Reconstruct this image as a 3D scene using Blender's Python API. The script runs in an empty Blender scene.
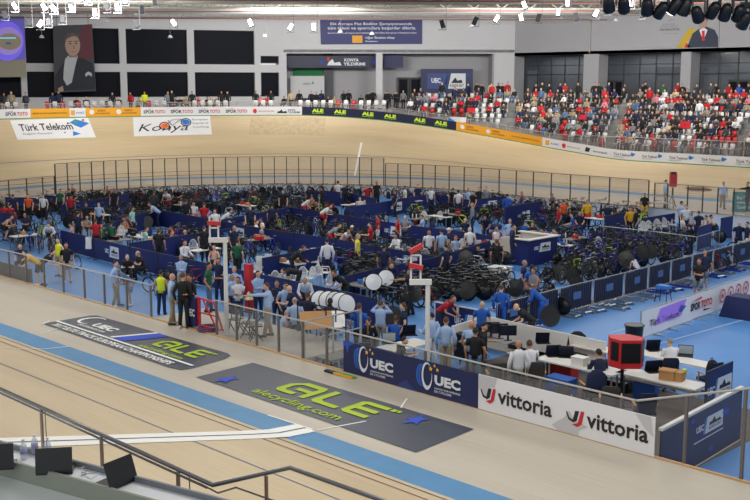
import bpy, bmesh, math, random
from mathutils import Vector, Matrix
R = random.Random(7)
scene = bpy.context.scene
COL = scene.collection
PI = math.pi
# ---------------------------------------------------------------- camera
F = 1060.0
H = 7.8
YAW = math.atan2(1055, F)          # angle from -X towards +Y
PITCH = math.atan2(250-84, F)
cam = bpy.data.objects.new('camera', bpy.data.cameras.new('camera'))
COL.objects.link(cam)
cam.data.sensor_width = 36
cam.data.lens = F*36/750
cam.data.clip_end = 500
cam.data.clip_start = .1
scene.camera = cam
fwd_h = Vector((-math.cos(YAW), math.sin(YAW), 0))
right = Vector((fwd_h.y, -fwd_h.x, 0))
fwd = (fwd_h*math.cos(PITCH) - Vector((0, 0, math.sin(PITCH)))).normalized()
upv = right.cross(fwd)
EYE = Vector((0, 0, H))
cam.matrix_world = Matrix(((right.x, upv.x, -fwd.x, 0), (right.y, upv.y, -fwd.y, 0), (right.z, upv.z, -fwd.z, H), (0, 0, 0, 1)))

def ray(px, py):
    return (fwd + right*((px-375)/F) + upv*((250-py)/F)).normalized()
def G(px, py, z=0.0):                      # point of the world on height z seen at a place of the photograph
    d = ray(px, py); t = (z-H)/d.z
    return EYE + d*t
def GY(px, py, Y):
    d = ray(px, py); return EYE + d*(Y/d.y)
def GX(px, py, X):
    d = ray(px, py); return EYE + d*(X/d.x)
def proj(P):
    v = Vector(P)-EYE; z = v.dot(fwd)
    return 375+F*v.dot(right)/z, 250-F*v.dot(upv)/z
# ---------------------------------------------------------------- materials
MATS = {}
def lin(c): return tuple(((x/255)/12.92 if x/255 <= .04045 else ((x/255+.055)/1.055)**2.4) for x in c)
def mat(name, rgb, rough=.6, metal=0, emit=0, noise=0, scale=8, alpha=1, spec=.5, ecol=None):
    if name in MATS: return MATS[name]
    m = bpy.data.materials.new(name); m.use_nodes = True; MATS[name] = m
    nt = m.node_tree; b = nt.nodes['Principled BSDF']
    c = lin(rgb)
    b.inputs['Base Color'].default_value = (*c, 1)
    b.inputs['Roughness'].default_value = rough
    b.inputs['Metallic'].default_value = metal
    b.inputs['Specular IOR Level'].default_value = spec
    if emit:
        b.inputs['Emission Color'].default_value = (*(lin(ecol) if ecol else c), 1); b.inputs['Emission Strength'].default_value = emit
    if alpha < 1: b.inputs['Alpha'].default_value = alpha
    if noise:
        n = nt.nodes.new('ShaderNodeTexNoise'); n.inputs['Scale'].default_value = scale; n.inputs['Detail'].default_value = 4
        r = nt.nodes.new('ShaderNodeValToRGB')
        r.color_ramp.elements[0].position = .3; r.color_ramp.elements[1].position = .7
        r.color_ramp.elements[0].color = (*[x*(1-noise) for x in c], 1)
        r.color_ramp.elements[1].color = (*[min(1, x*(1+noise)) for x in c], 1)
        tc = nt.nodes.new('ShaderNodeTexCoord')
        nt.links.new(tc.outputs['Object'], n.inputs['Vector']); nt.links.new(n.outputs['Fac'], r.inputs[0]); nt.links.new(r.outputs[0], b.inputs['Base Color'])
    return m
def glass(name, rgb=(200, 205, 205), alpha=.2, rough=.1):
    if name in MATS: return MATS[name]
    m = bpy.data.materials.new(name); m.use_nodes = True; MATS[name] = m
    nt = m.node_tree; nt.nodes.clear()
    o = nt.nodes.new('ShaderNodeOutputMaterial'); mx = nt.nodes.new('ShaderNodeMixShader')
    t = nt.nodes.new('ShaderNodeBsdfTransparent'); t.inputs[0].default_value = (.95, .96, .96, 1)
    g = nt.nodes.new('ShaderNodeBsdfPrincipled'); g.inputs['Base Color'].default_value = (*lin(rgb), 1); g.inputs['Roughness'].default_value = rough
    mx.inputs[0].default_value = alpha
    nt.links.new(t.outputs[0], mx.inputs[1]); nt.links.new(g.outputs[0], mx.inputs[2]); nt.links.new(mx.outputs[0], o.inputs[0])
    return m
# ---------------------------------------------------------------- objects
def tag(o, label=None, cat=None, group=None, kind=None):
    if label: o['label'] = label
    if cat: o['category'] = cat
    if group: o['group'] = group
    if kind: o['kind'] = kind
    return o
def empty(name, loc=(0, 0, 0), rz=0, label=None, cat=None, group=None, kind=None):
    o = bpy.data.objects.new(name, None); COL.objects.link(o); o.empty_display_size = .1
    o.location = loc; o.rotation_euler = (0, 0, rz)
    return tag(o, label, cat, group, kind)
def link_mesh(name, me, parent=None, mats=None):
    o = bpy.data.objects.new(name, me); COL.objects.link(o)
    if parent is not None: o.parent = parent
    if mats:
        for m in (mats if isinstance(mats, (list, tuple)) else [mats]): me.materials.append(m)
    return o
def dup(root, loc=None, rz=None, label=None, group=None, name=None):
    c = root.copy(); COL.objects.link(c)
    if name: c.name = name
    if loc is not None: c.location = loc
    if rz is not None: c.rotation_euler = (0, 0, rz)
    if label: c['label'] = label
    if group: c['group'] = group
    for ch in KIDS.get(root.name, root.children):
        d = ch.copy(); COL.objects.link(d); d.parent = c
        for g in ch.children:
            e = g.copy(); COL.objects.link(e); e.parent = d
    return c
KIDS = {}
class MB:
    def __init__(s): s.v = []; s.f = []; s.mi = []; s.cur = 0; s.uv = None
    def add(s, vs, fs, mi=None):
        n = len(s.v); s.v += [tuple(x) for x in vs]; s.f += [tuple(n+i for i in f) for f in fs]
        s.mi += [s.cur if mi is None else mi]*len(fs); return s
    def box(s, c, d, rz=0, M=None, mi=None):
        x, y, z = d[0]/2, d[1]/2, d[2]/2
        vs = [Vector((a*x, b*y, e*z)) for a in (-1, 1) for b in (-1, 1) for e in (-1, 1)]
        if M is None: M = Matrix.Rotation(rz, 3, 'Z')
        vs = [M @ v + Vector(c) for v in vs]
        return s.add(vs, [(0, 1, 3, 2), (4, 6, 7, 5), (0, 4, 5, 1), (2, 3, 7, 6), (0, 2, 6, 4), (1, 5, 7, 3)], mi)
    def bx(s, x0, x1, y0, y1, z0, z1, mi=None): return s.box(((x0+x1)/2, (y0+y1)/2, (z0+z1)/2), (x1-x0, y1-y0, z1-z0), mi=mi)
    def wallbox(s, p, q, z0, z1, th, mi=None):          # upright slab from p to q
        p = Vector(p[:2]).to_3d(); q = Vector(q[:2]).to_3d(); d = q-p
        return s.box(((p.x+q.x)/2, (p.y+q.y)/2, (z0+z1)/2), (d.length, th, z1-z0), math.atan2(d.y, d.x), mi=mi)
    def bar(s, p, q, w, h=None, mi=None):
        p = Vector(p); q = Vector(q); d = q-p
        if d.length < 1e-6: return s
        M = d.to_track_quat('X', 'Z').to_matrix()
        return s.box((p+q)/2, (d.length, w, h or w), M=M, mi=mi)
    def tube(s, pts, r, n=6, closed=False, mi=None, caps=True):
        pts = [Vector(p) for p in pts]; N = len(pts)
        rr = r if isinstance(r, (list, tuple)) else [r]*N
        vs = []; prev = None
        for i, p in enumerate(pts):
            if closed: t = pts[(i+1) % N]-pts[i-1]
            else: t = pts[min(i+1, N-1)]-pts[max(i-1, 0)]
            t.normalize()
            a = prev if prev is not None else (Vector((0, 0, 1)) if abs(t.z) < .9 else Vector((1, 0, 0)))
            u = (a - t*a.dot(t))
            if u.length < 1e-4: u = t.orthogonal()
            u.normalize(); prev = u; w = t.cross(u)
            for k in range(n):
                an = 2*PI*k/n; vs.append(p+(u*math.cos(an)+w*math.sin(an))*rr[i])
        fs = []
        for i in range(N if closed else N-1):
            j = (i+1) % N
            for k in range(n):
                l = (k+1) % n; fs.append((i*n+k, i*n+l, j*n+l, j*n+k))
        if not closed and caps: fs += [tuple(range(n-1, -1, -1)), tuple((N-1)*n+k for k in range(n))]
        return s.add(vs, fs, mi)
    def lathe(s, prof, n=12, c=(0, 0, 0), M=None, mi=None, sx=1, sy=1):   # prof: (r,z)
        vs = []; c = Vector(c)
        for r, z in prof:
            for k in range(n):
                a = 2*PI*k/n; v = Vector((r*math.cos(a)*sx, r*math.sin(a)*sy, z))
                vs.append((M @ v if M else v)+c)
        fs = []
        for i in range(len(prof)-1):
            for k in range(n):
                l = (k+1) % n; fs.append((i*n+k, i*n+l, (i+1)*n+l, (i+1)*n+k))
        fs += [tuple(range(n-1, -1, -1)), tuple((len(prof)-1)*n+k for k in range(n))]
        return s.add(vs, fs, mi)
    def ring(s, c, R_, r, axis='Y', n=20, m=6, mi=None):
        c = Vector(c); pts = []
        for k in range(n):
            a = 2*PI*k/n
            v = Vector((math.cos(a)*R_, 0, math.sin(a)*R_)) if axis == 'Y' else (Vector((0, math.cos(a)*R_, math.sin(a)*R_)) if axis == 'X' else Vector((math.cos(a)*R_, math.sin(a)*R_, 0)))
            pts.append(c+v)
        return s.tube(pts, r, m, closed=True, mi=mi)
    def ball(s, c, r, n=10, m=7, mi=None, sc=(1, 1, 1)):
        prof = [(max(1e-3, math.sin(PI*i/m))*r, -math.cos(PI*i/m)*r*sc[2]) for i in range(m+1)]
        return s.lathe(prof, n, c, mi=mi, sx=sc[0], sy=sc[1])
    def prism(s, poly, th, M, mi=None):                 # 2D outline (x,z) given thickness along y, then M
        n = len(poly)
        vs = [M @ Vector((x, -th/2, z)) for x, z in poly]+[M @ Vector((x, th/2, z)) for x, z in poly]
        fs = [tuple(range(n)), tuple(range(2*n-1, n-1, -1))]+[(i, i+n, (i+1) % n+n, (i+1) % n) for i in range(n)]
        return s.add(vs, fs, mi)
    def mesh(s, name, smooth=False):
        me = bpy.data.meshes.new(name); me.from_pydata(s.v, [], s.f)
        if any(s.mi): me.polygons.foreach_set('material_index', s.mi)
        if smooth: me.polygons.foreach_set('use_smooth', [True]*len(s.f))
        me.update(); return me
    def build(s, name, m, parent=None, smooth=False, loc=None):
        me = s.mesh(name, smooth); o = link_mesh(name, me, parent, m)
        if loc is not None: o.location = loc
        return o
# ---------------------------------------------------------------- lettering
_tc = {}
def text_data(body, bold=0.0, shear=0.0, res=2):
    k = (body, bold, shear)
    if k in _tc: return _tc[k]
    cu = bpy.data.curves.new('t', 'FONT'); cu.body = body; cu.offset = bold; cu.shear = shear; cu.resolution_u = res; cu.fill_mode = 'FRONT'
    ob = bpy.data.objects.new('t', cu); COL.objects.link(ob)
    bpy.context.view_layer.update()
    dg = bpy.context.evaluated_depsgraph_get()
    me = bpy.data.meshes.new_from_object(ob.evaluated_get(dg))
    vs = [tuple(v.co) for v in me.vertices]; fs = [tuple(p.vertices) for p in me.polygons]
    bpy.data.objects.remove(ob); bpy.data.curves.remove(cu); bpy.data.meshes.remove(me)
    xs = [v[0] for v in vs]; ys = [v[1] for v in vs]
    x0, x1, y0, y1 = min(xs), max(xs), min(ys), max(ys)
    vs = [((x-x0)/(x1-x0), (y-y0)/(y1-y0)) for x, y, z in vs]
    _tc[k] = (vs, fs); return _tc[k]
def letter(f, body, x0, y0, x1, y1, m, parent, bold=0.02, shear=0, name='lettering', mb=None, mi=None):
    """lettering fitted in the box x0..x1, y0..y1 of the surface map f"""
    vs, fs = text_data(body, bold, shear)
    b = mb or MB()
    b.add([f(x0+(x1-x0)*x, y0+(y1-y0)*y) for x, y in vs], fs, mi)
    if mb is None: return b.build(name, m, parent)
def patch(f, poly, m, parent, name='mark', mb=None, mi=None):
    b = mb or MB(); n = len(poly); b.add([f(x, y) for x, y in poly], [tuple(range(n))], mi)
    if mb is None: return b.build(name, m, parent)
def grid(f, x0, x1, y0, y1, nx, ny):
    vs = [f(x0+(x1-x0)*i/nx, y0+(y1-y0)*j/ny) for j in range(ny+1) for i in range(nx+1)]
    fs = [(j*(nx+1)+i, j*(nx+1)+i+1, (j+1)*(nx+1)+i+1, (j+1)*(nx+1)+i) for j in range(ny) for i in range(nx)]
    return vs, fs
def arc(cx, cy, rx, ry, a0, a1, n, sx=1):
    return [(cx+rx*math.cos(a0+(a1-a0)*k/n), cy+ry*math.sin(a0+(a1-a0)*k/n)) for k in range(n+1)]
def star_poly(cx, cy, rx, ry, rot=0, n=5, inner=.42):
    return [(cx+(rx if k % 2 == 0 else rx*inner)*math.cos(PI/2+rot+PI*k/n), cy+(ry if k % 2 == 0 else ry*inner)*math.sin(PI/2+rot+PI*k/n)) for k in range(2*n)]
def ring_poly(cx, cy, rx, ry, a0, a1, w0, w1, n=14):     # crescent band: thickness from w0 (ends) to w1 (middle)
    out = []; inn = []
    for k in range(n+1):
        t = k/n; a = a0+(a1-a0)*t; w = w0+(w1-w0)*math.sin(PI*t)
        out.append((cx+rx*math.cos(a), cy+ry*math.sin(a))); inn.append((cx+rx*(1-w)*math.cos(a), cy+ry*(1-w)*math.sin(a)))
    return out, inn
def crescent(f, cx, cy, rx, ry, a0, a1, w0, w1, mb, mi=None, n=14):
    o, i = ring_poly(cx, cy, rx, ry, a0, a1, w0, w1, n)
    vs = [f(*p) for p in o+i]; mb.add(vs, [(k, k+1, n+1+k+1, n+1+k) for k in range(n)], mi)
NAVY = (26, 40, 98); WHITE = (225, 226, 228)
# ================================================================ the track
CX, CY, R0 = -50.0, 40.83, 25.45
XE = 24.0                              # the straights are built up to this x
L0 = XE-CX; LT = PI*R0
def sstep(t): t = max(0, min(1, t)); return t*t*(3-2*t)
def frame(u):                          # point of the inner band edge, outward normal, bank angle
    if u < L0: p = Vector((XE-u, CY-R0, 0)); n = Vector((0, -1, 0)); d = u-L0
    elif u < L0+LT:
        a = (u-L0)/R0; n = Vector((-math.sin(a), -math.cos(a), 0)); p = Vector((CX, CY, 0))+n*R0
        d = min(u-L0, L0+LT-u)
    else: p = Vector((CX+(u-L0-LT), CY+R0, 0)); n = Vector((0, 1, 0)); d = L0+LT-u
    return p, n, math.radians((12.0 if u < L0+LT/2 else 13.5)+(32 if u < L0+LT/2 else 30.5)*sstep((d+5)/26))
BW = .92; TW = 7.1; NEAR_EXTRA = 1.6
def S(u, w, off=0.0):                  # w: metres outward from the band's inner edge, measured on the boards
    p, n, b = frame(u)
    if w <= BW: q = p+n*w+Vector((0, 0, max(0, w)*.08)); nn = Vector((0, 0, 1))
    else:
        q = p+n*(BW+(w-BW)*math.cos(b))+Vector((0, 0, BW*.08+(w-BW)*math.sin(b)))
        nn = Vector((0, 0, math.cos(b)))-n*math.sin(b)
    return q+nn*off
def uw_of(P):                          # plan position -> u and plan distance outwards
    if P.x >= CX:
        if P.y < CY: return XE-P.x, (CY-R0)-P.y
        return L0+LT+(P.x-CX), P.y-(CY+R0)
    v = Vector((P.x-CX, P.y-CY)); a = math.atan2(-v.x, -v.y)
    if a < 0: a += 2*PI
    return L0+a*R0, v.length-R0
def height(P):
    u, d = uw_of(P)
    if d <= 0: return 0, u, d
    if d <= BW: return d*.08, u, d
    b = frame(u)[2]; return BW*.08+(d-BW)*math.tan(b), u, BW+(d-BW)/math.cos(b)
def track_px(px, py):                  # (u,w) of the boards seen at a place of the photograph
    d = ray(px, py); t = 12.0; step = .5
    while t < 200:
        P = EYE+d*t
        if P.z-height(P)[0] < 0 and P.y > 8: break
        t += step
    a, b = t-step, t
    for _ in range(30):
        m_ = (a+b)/2; P = EYE+d*m_
        if P.z-height(P)[0] < 0: b = m_
        else: a = m_
    P = EYE+d*b; _, u, w = height(P); return u, w

def wood(name, c1, c2, seam=1.2):
    m = bpy.data.materials.new(name); m.use_nodes = True; nt = m.node_tree; b = nt.nodes['Principled BSDF']
    uv = nt.nodes.new('ShaderNodeUVMap'); mp = nt.nodes.new('ShaderNodeMapping'); mp.inputs['Scale'].default_value = (.35, 24, 1)
    n = nt.nodes.new('ShaderNodeTexNoise'); n.inputs['Scale'].default_value = 1; n.inputs['Detail'].default_value = 5
    n2 = nt.nodes.new('ShaderNodeTexNoise'); n2.inputs['Scale'].default_value = .25; n2.inputs['Detail'].default_value = 3
    mp2 = nt.nodes.new('ShaderNodeMapping'); mp2.inputs['Scale'].default_value = (.3, 3.0, 1)
    w = nt.nodes.new('ShaderNodeTexWave'); w.wave_type = 'BANDS'; w.bands_direction = 'Y'; w.inputs['Scale'].default_value = 3.9; w.inputs['Distortion'].default_value = 0
    ad = nt.nodes.new('ShaderNodeMath'); ad.operation = 'ADD'; r = nt.nodes.new('ShaderNodeValToRGB')
    ml = nt.nodes.new('ShaderNodeMath'); ml.operation = 'MULTIPLY_ADD'; ml.inputs[1].default_value = .12
    r.color_ramp.elements[0].position = .55; r.color_ramp.elements[1].position = 1.45
    r.color_ramp.elements[0].color = (*lin(c2), 1); r.color_ramp.elements[1].color = (*lin(c1), 1); r.color_ramp.elements[1].position = 1.0
    hf = nt.nodes.new('ShaderNodeMath'); hf.operation = 'MULTIPLY'; hf.inputs[1].default_value = .8
    K = nt.links.new
    K(uv.outputs[0], mp.inputs[0]); K(mp.outputs[0], n.inputs['Vector']); K(uv.outputs[0], mp2.inputs[0]); K(mp2.outputs[0], n2.inputs['Vector'])
    K(n.outputs['Fac'], ad.inputs[0]); K(n2.outputs['Fac'], ad.inputs[1]); K(ad.outputs[0], hf.inputs[0])
    K(uv.outputs[0], w.inputs['Vector']); K(w.outputs['Fac'], ml.inputs[0]); K(hf.outputs[0], ml.inputs[2]); K(ml.outputs[0], r.inputs[0]); K(r.outputs[0], b.inputs['Base Color'])
    b.inputs['Roughness'].default_value = .42; b.inputs['Specular IOR Level'].default_value = .35
    MATS[name] = m; return m
M_wood = wood('track_boards', (200, 181, 148), (180, 159, 126))
M_safe = wood('safety_zone_boards', (186, 177, 162), (164, 155, 140))
M_band = mat('band_blue_paint', (70, 128, 172), .5, noise=.06, scale=2)
def strip(name, w0, w1, m, nw, u0=0, u1=2*L0+LT, off=0.0, du=1.0, uvs=True):
    nu = int((u1-u0)/du)
    vs = []; fs = []; uv = []
    for i in range(nu+1):
        u = u0+(u1-u0)*i/nu
        for j in range(nw+1):
            w = w0+(w1-w0)*j/nw; vs.append(S(u, w, off)); uv.append((u, w))
    for i in range(nu):
        for j in range(nw):
            a = i*(nw+1)+j; fs.append((a, a+1, a+nw+2, a+nw+1))
    me = bpy.data.meshes.new(name); me.from_pydata(vs, [], fs)
    l = me.uv_layers.new(name='UVMap')
    for k, lp in enumerate(me.loops): l.data[k].uv = uv[lp.vertex_index]
    me.polygons.foreach_set('use_smooth', [True]*len(fs)); me.update()
    o = link_mesh(name, me, None, m); o['kind'] = 'structure'; return o
strip('track_surface', BW, BW+TW, M_wood, 6)
strip('track_surface_near_outer', BW+TW, BW+TW+NEAR_EXTRA, M_wood, 1, u1=L0-2)
strip('blue_band', 0, BW, M_band, 1)
M_red = mat('line_red', (120, 60, 58), .5); M_blk = mat('line_black', (60, 52, 48), .5); M_blue = mat('line_blue', (82, 100, 138), .5); M_wht = mat('line_white', (232, 232, 228), .45)
strip('black_line', BW+.2, BW+.25, M_blk, 1, off=.006)
strip('red_line', BW+.62, BW+.67, M_red, 1, off=.006)
strip('stayer_line', BW+2.45, BW+2.5, M_blue, 1, off=.006)
# inner edge of the safety zone
def inner(u):
    p, n, b = frame(u)
    if u < L0: g = 3.95
    elif u < L0+LT: a = (u-L0)/LT; g = 3.95+2.35*sstep(a*1.1)
    else: g = 6.3
    return p-n*g
US = [i*(2*L0+LT)/240 for i in range(241)]
vs = []; fs = []; uv = []
for i, u in enumerate(US):
    a = inner(u); b_ = frame(u)[0]
    for j in range(3):
        vs.append(a.lerp(b_, j/2)); uv.append((u, -4+j*2))
for i in range(240):
    for j in range(2):
        k = i*3+j; fs.append((k, k+1, k+4, k+3))
me = bpy.data.meshes.new('safety_zone'); me.from_pydata(vs, [], fs); l = me.uv_layers.new(name='UVMap')
for k, lp in enumerate(me.loops): l.data[k].uv = uv[lp.vertex_index]
o = link_mesh('safety_zone', me, None, M_safe); o['kind'] = 'structure'
# edge trim
M_edge = mat('pine_edge', (190, 150, 100), .6, noise=.1)
b = MB()
for i in range(240):
    p, q = inner(US[i]), inner(US[i+1]); b.bar(p+Vector((0, 0, .01)), q+Vector((0, 0, .01)), .07, .05)
o = b.build('edge_trim', M_edge); o['kind'] = 'structure'
# infield floor (one polygon a little below the boards)
M_floor = mat('infield_blue', (78, 134, 196), .45, noise=.07, scale=.35)
FZ = -.75
poly = [inner(u)+Vector((0, 0, FZ)) for u in US]
me = bpy.data.meshes.new('floor'); me.from_pydata(poly, [], [tuple(range(len(poly)))]); o = link_mesh('floor', me, None, M_floor); o['kind'] = 'structure'
# white riser between the sunken infield and the safety zone
M_apron = mat('riser_white', (205, 208, 212), .5, noise=.03, scale=1)
vs = []
for u in US: a = inner(u); vs += [a+Vector((0, 0, FZ)), a-Vector((0, 0, .01))]
me = bpy.data.meshes.new('infield_riser'); me.from_pydata(vs, [], [(2*i, 2*i+1, 2*i+3, 2*i+2) for i in range(len(US)-1)]); o = link_mesh('infield_riser', me, None, M_apron); o['kind'] = 'structure'
# court lines on the infield
b = MB()
for (p, q) in (((566, 338), (480, 325)), ((668, 303), (750, 318)), ((610, 333), (632, 327)), ((655, 345), (750, 318))):
    P, Q = G(*p, FZ), G(*q, FZ); b.bar(P+Vector((0, 0, .004)), Q+Vector((0, 0, .004)), .06, .006)
o = b.build('floor_lines', mat('floor_line', (170, 190, 205), .6)); o['kind'] = 'structure'
# paler blue court field
# underside mass so the bank is solid
b = MB()
nu = 240; vs = []
for i in range(nu+1):
    u = (2*L0+LT)*i/nu; p, n, bk = frame(u); t = S(u, BW+TW)
    vs += [t, Vector((t.x, t.y, -.1)), Vector((p.x+n.x*BW, p.y+n.y*BW, -.1))]
for i in range(nu): k = 3*i; b.f += [(k, k+1, k+4, k+3)]; b.mi.append(0)
b.v = [tuple(v) for v in vs]
o = b.build('bank_underside', mat('bank_side', (120, 110, 98), .7)); o['kind'] = 'structure'
# ---------------------------------------------------------------- outer boards and their adverts
M_conc = mat('concrete', (125, 125, 124), .8, noise=.05, scale=1)
M_steel = mat('steel_rail', (176, 174, 170), .4, .3)
M_post = mat('near_post', (112, 106, 102), .45, .3)
M_dsteel = mat('dark_post', (62, 64, 68), .45, .4)
M_white = mat('white_vinyl', (222, 222, 226), .5)
M_navy = mat('navy_vinyl', (22, 32, 82), .5)
M_navyd = mat('dark_navy_vinyl', (18, 25, 60), .5)
M_yel = mat('amber_vinyl', (228, 160, 30), .5)
M_green = mat('green_edge', (60, 150, 80), .6)
M_ink = mat('ink_black', (30, 30, 34), .6); M_inkr = mat('ink_red', (196, 30, 44), .6); M_inkb = mat('ink_blue', (40, 120, 200), .6)
M_lime = mat('lime_vinyl', (196, 232, 40), .5); M_grey = mat('ink_grey', (130, 132, 140), .6)
BH = .78
def board_map(u0, u1, side, zoff=.02):       # side 'outer': stands on the bank's lip, faces the infield
    def f(x, y):
        u = u0+(u1-u0)*x; P = S(u, BW+TW); n = frame(u)[1]
        return P+n*(.04)-n*zoff+Vector((0, 0, .02+y*BH))
    return f
def board(u0, u1, m, label, cat='advertising board'):
    o = empty('advertising_board', S((u0+u1)/2, BW+TW), label=label, cat=cat, group='advertising boards on the outer fence')
    f = board_map(u0, u1, 'outer', 0); n = max(2, int((u1-u0)/.8)); b = MB()
    vs = []
    for i in range(n+1):
        for (y, d) in ((0, 0), (1, 0), (1, .03), (0, .03)):
            P = f(i/n, y); nn = frame(u0+(u1-u0)*i/n)[1]; vs.append(P+nn*d-o.location)
    for i in range(n):
        for k in range(4): b.f.append((4*i+k, 4*i+(k+1) % 4, 4*i+4+(k+1) % 4, 4*i+4+k)); b.mi.append(0)
    b.f += [(0, 3, 2, 1), (4*n, 4*n+1, 4*n+2, 4*n+3)]; b.mi += [0, 0]
    b.v = [tuple(v) for v in vs]; b.build('panel', m, o)
    g = board_map(u0, u1, 'outer', .012)
    def h(x, y): return g(x, y)-o.location
    b = MB(); vs, fs = grid(lambda x, y: h(x, y), 0, 1, -.02, .06, n, 1); b.add(vs, fs); b.build('green_edge', M_green, o)
    return o, h
def u_of(px, py): return track_px(px, py)[0]
def u_out(px, w=BW+TW):                  # path length where the bank's lip is seen at column px
    a, b = L0+LT*.35, 2*L0+LT-4
    for _ in range(40):
        m_ = (a+b)/2
        if proj(S(m_, w))[0] < px: a = m_
        else: b = m_
    return (a+b)/2
def sportoto(h, o, x0, x1):
    letter(h, 'SPOR', x0, .3, x0+(x1-x0)*.5, .68, M_ink, o, .03)
    letter(h, 'TOTO', x0+(x1-x0)*.52, .3, x1, .68, M_inkr, o, .03)
    patch(h, [(x0, .72), (x0+(x1-x0)*.35, .82), (x0+(x1-x0)*.35, .76)], M_inkr, o, 'swoosh')
def telekom(h, o, x0, x1):
    letter(h, 'Türk Telekom', x0, .4, x0+(x1-x0)*.74, .68, M_ink, o, .01)
    patch(h, [(x0+(x1-x0)*.76, .55), (x0+(x1-x0)*.8, .85), (x1, .68), (x0+(x1-x0)*.85, .42)], M_inkb, o, 'blue_arrow')
    letter(h, 'Değerli Hissettirir', x0, .22, x0+(x1-x0)*.5, .34, M_grey, o)
def yildirimi(h, o, x0, x1, m=None):
    b = MB(); w = x1-x0
    patch(h, [(x0, .25), (x0+w*.45, .25), (x0+w*.4, .5), (x0+w*.25, .42), (x0+w*.2, .7), (x0+w*.12, .48), (x0+w*.02, .45)], m or M_ink, o, 'logo_mark')
    letter(h, 'KONYA', x0+w*.48, .5, x0+w*.8, .72, m or M_ink, o, .02)
    letter(h, 'YILDIRIMI', x0+w*.48, .25, x1, .45, m or M_ink, o, .02)
def ale(h, o, x0, x1, y0=.22, y1=.8, m=None):
    letter(h, 'ALE', x0, y0+(y1-y0)*.3, x1, y1, m or M_lime, o, .06)
    letter(h, 'alecycling.com', x0, y0, x1, y0+(y1-y0)*.2, m or M_lime, o)
segs = [(-45, 3, 'w', 'white board with a sports betting name at the far left edge of the bank'),
 (3, 31, 'w', 'white board with red and black lettering left of the first amber board'),
 (31, 70, 'y', 'amber board with one line of black lettering under the framed portrait'),
 (70, 86, 'w', 'short white board with small yellow and blue logos between two amber boards'),
 (86, 141, 'y', 'amber board with two emblems and black text under the white column'),
 (141, 168, 'w', 'white board right after the second amber board'),
 (168, 196, 'w', 'second white lettered board right of the long amber one'),
 (196, 223, 'w', 'third white lettered board right of the long amber one'),
 (223, 250, 'w', 'fourth white lettered board right of the long amber one'),
 (250, 275, 'w', 'white board with pale red emblem and red text'),
 (275, 302, 'w', 'white board with the black championship logo before the navy boards'),
 (302, 352, 'n', 'first navy board with two lime logos'),
 (352, 402, 'n', 'second navy board with two lime logos'),
 (402, 456, 'n', 'third navy board with two lime logos beside the amber one'),
 (456, 542, 'y', 'long amber board with emblems below the stairway on the back straight'),
 (542, 581, 'w', 'white board with yellow square and red emblem after the right amber board'),
 (581, 610, 'w', 'white board with black city logo on the back straight'),
 (610, 638, 'w', 'white telecom board under the second stairway'),
 (638, 665, 'w', 'second telecom board on the back straight'),
 (665, 697, 'w', 'third telecom board on the back straight'),
 (697, 730, 'w', 'fourth telecom board on the back straight'),
 (730, 775, 'w', 'telecom board cut by the right edge of the picture')]
mm = {'w': M_white, 'y': M_yel, 'n': M_navyd}
for i, (a, c, k, lab) in enumerate(segs):
    o, h = board(u_out(a), u_out(c), mm[k], lab)
    if i in (0, 1, 5, 6, 7, 8): sportoto(h, o, .1, .9)
    elif i == 2: letter(h, 'ŞEHİR VE SPOR BAŞKENTİ KONYA', .05, .4, .95, .62, M_ink, o, .02)
    elif i == 14:
        for x in (.04, .34):
            patch(h, arc(x+.03, .55, .025, .25, 0, 2*PI, 16), M_white, o, 'emblem')
            letter(h, 'KONYA', x+.08, .58, x+.16, .78, M_ink, o, .02); letter(h, 'BÜYÜKŞEHİR', x+.08, .3, x+.22, .5, M_ink, o, .02)
        letter(h, 'SPORUN BAŞKENTİ KONYA', .64, .42, .97, .62, M_ink, o, .02)
    elif i == 4:
        for x in (.06, .55):
            patch(h, arc(x+.05, .55, .045, .28, 0, 2*PI, 16), M_white, o, 'emblem')
            letter(h, 'KONYA', x+.16, .58, x+.3, .8, M_ink, o, .02); letter(h, 'BÜYÜKŞEHİR', x+.12, .28, x+.38, .5, M_ink, o, .02)
    elif i in (3, 15):
        w = .5 if i == 3 else .2
        patch(h, [(.08, .25), (.08+w*.5, .25), (.08+w*.5, .78), (.08, .78)], M_yel, o, 'yellow_square')
        letter(h, 'KOSKİ', .1+w*.6, .4, .1+w*1.6, .65, M_inkb, o, .03)
        if i == 15:
            patch(h, arc(.55, .5, .05, .26, 0, 2*PI, 16), M_inkr, o, 'emblem'); letter(h, 'GENÇLİK VE SPOR', .63, .38, .97, .6, M_inkr, o)
    elif i == 9:
        patch(h, arc(.2, .5, .08, .26, 0, 2*PI, 16), M_inkr, o, 'emblem'); letter(h, 'GENÇLİK VE SPOR', .34, .38, .97, .6, M_inkr, o)
    elif i == 10: yildirimi(h, o, .08, .92)
    elif i in (11, 12, 13):
        ale(h, o, .2 if i != 13 else .22, .43); ale(h, o, .64 if i != 13 else .6, .88 if i != 13 else .83)
    elif i == 16: patch(h, [(.1, .3), (.25, .3), (.3, .7), (.15, .8)], M_ink, o, 'logo_mark'); letter(h, 'BÜYÜKŞEHİR', .4, .35, .9, .6, M_ink, o)
    elif i >= 17: telekom(h, o, .12, .9)
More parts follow.
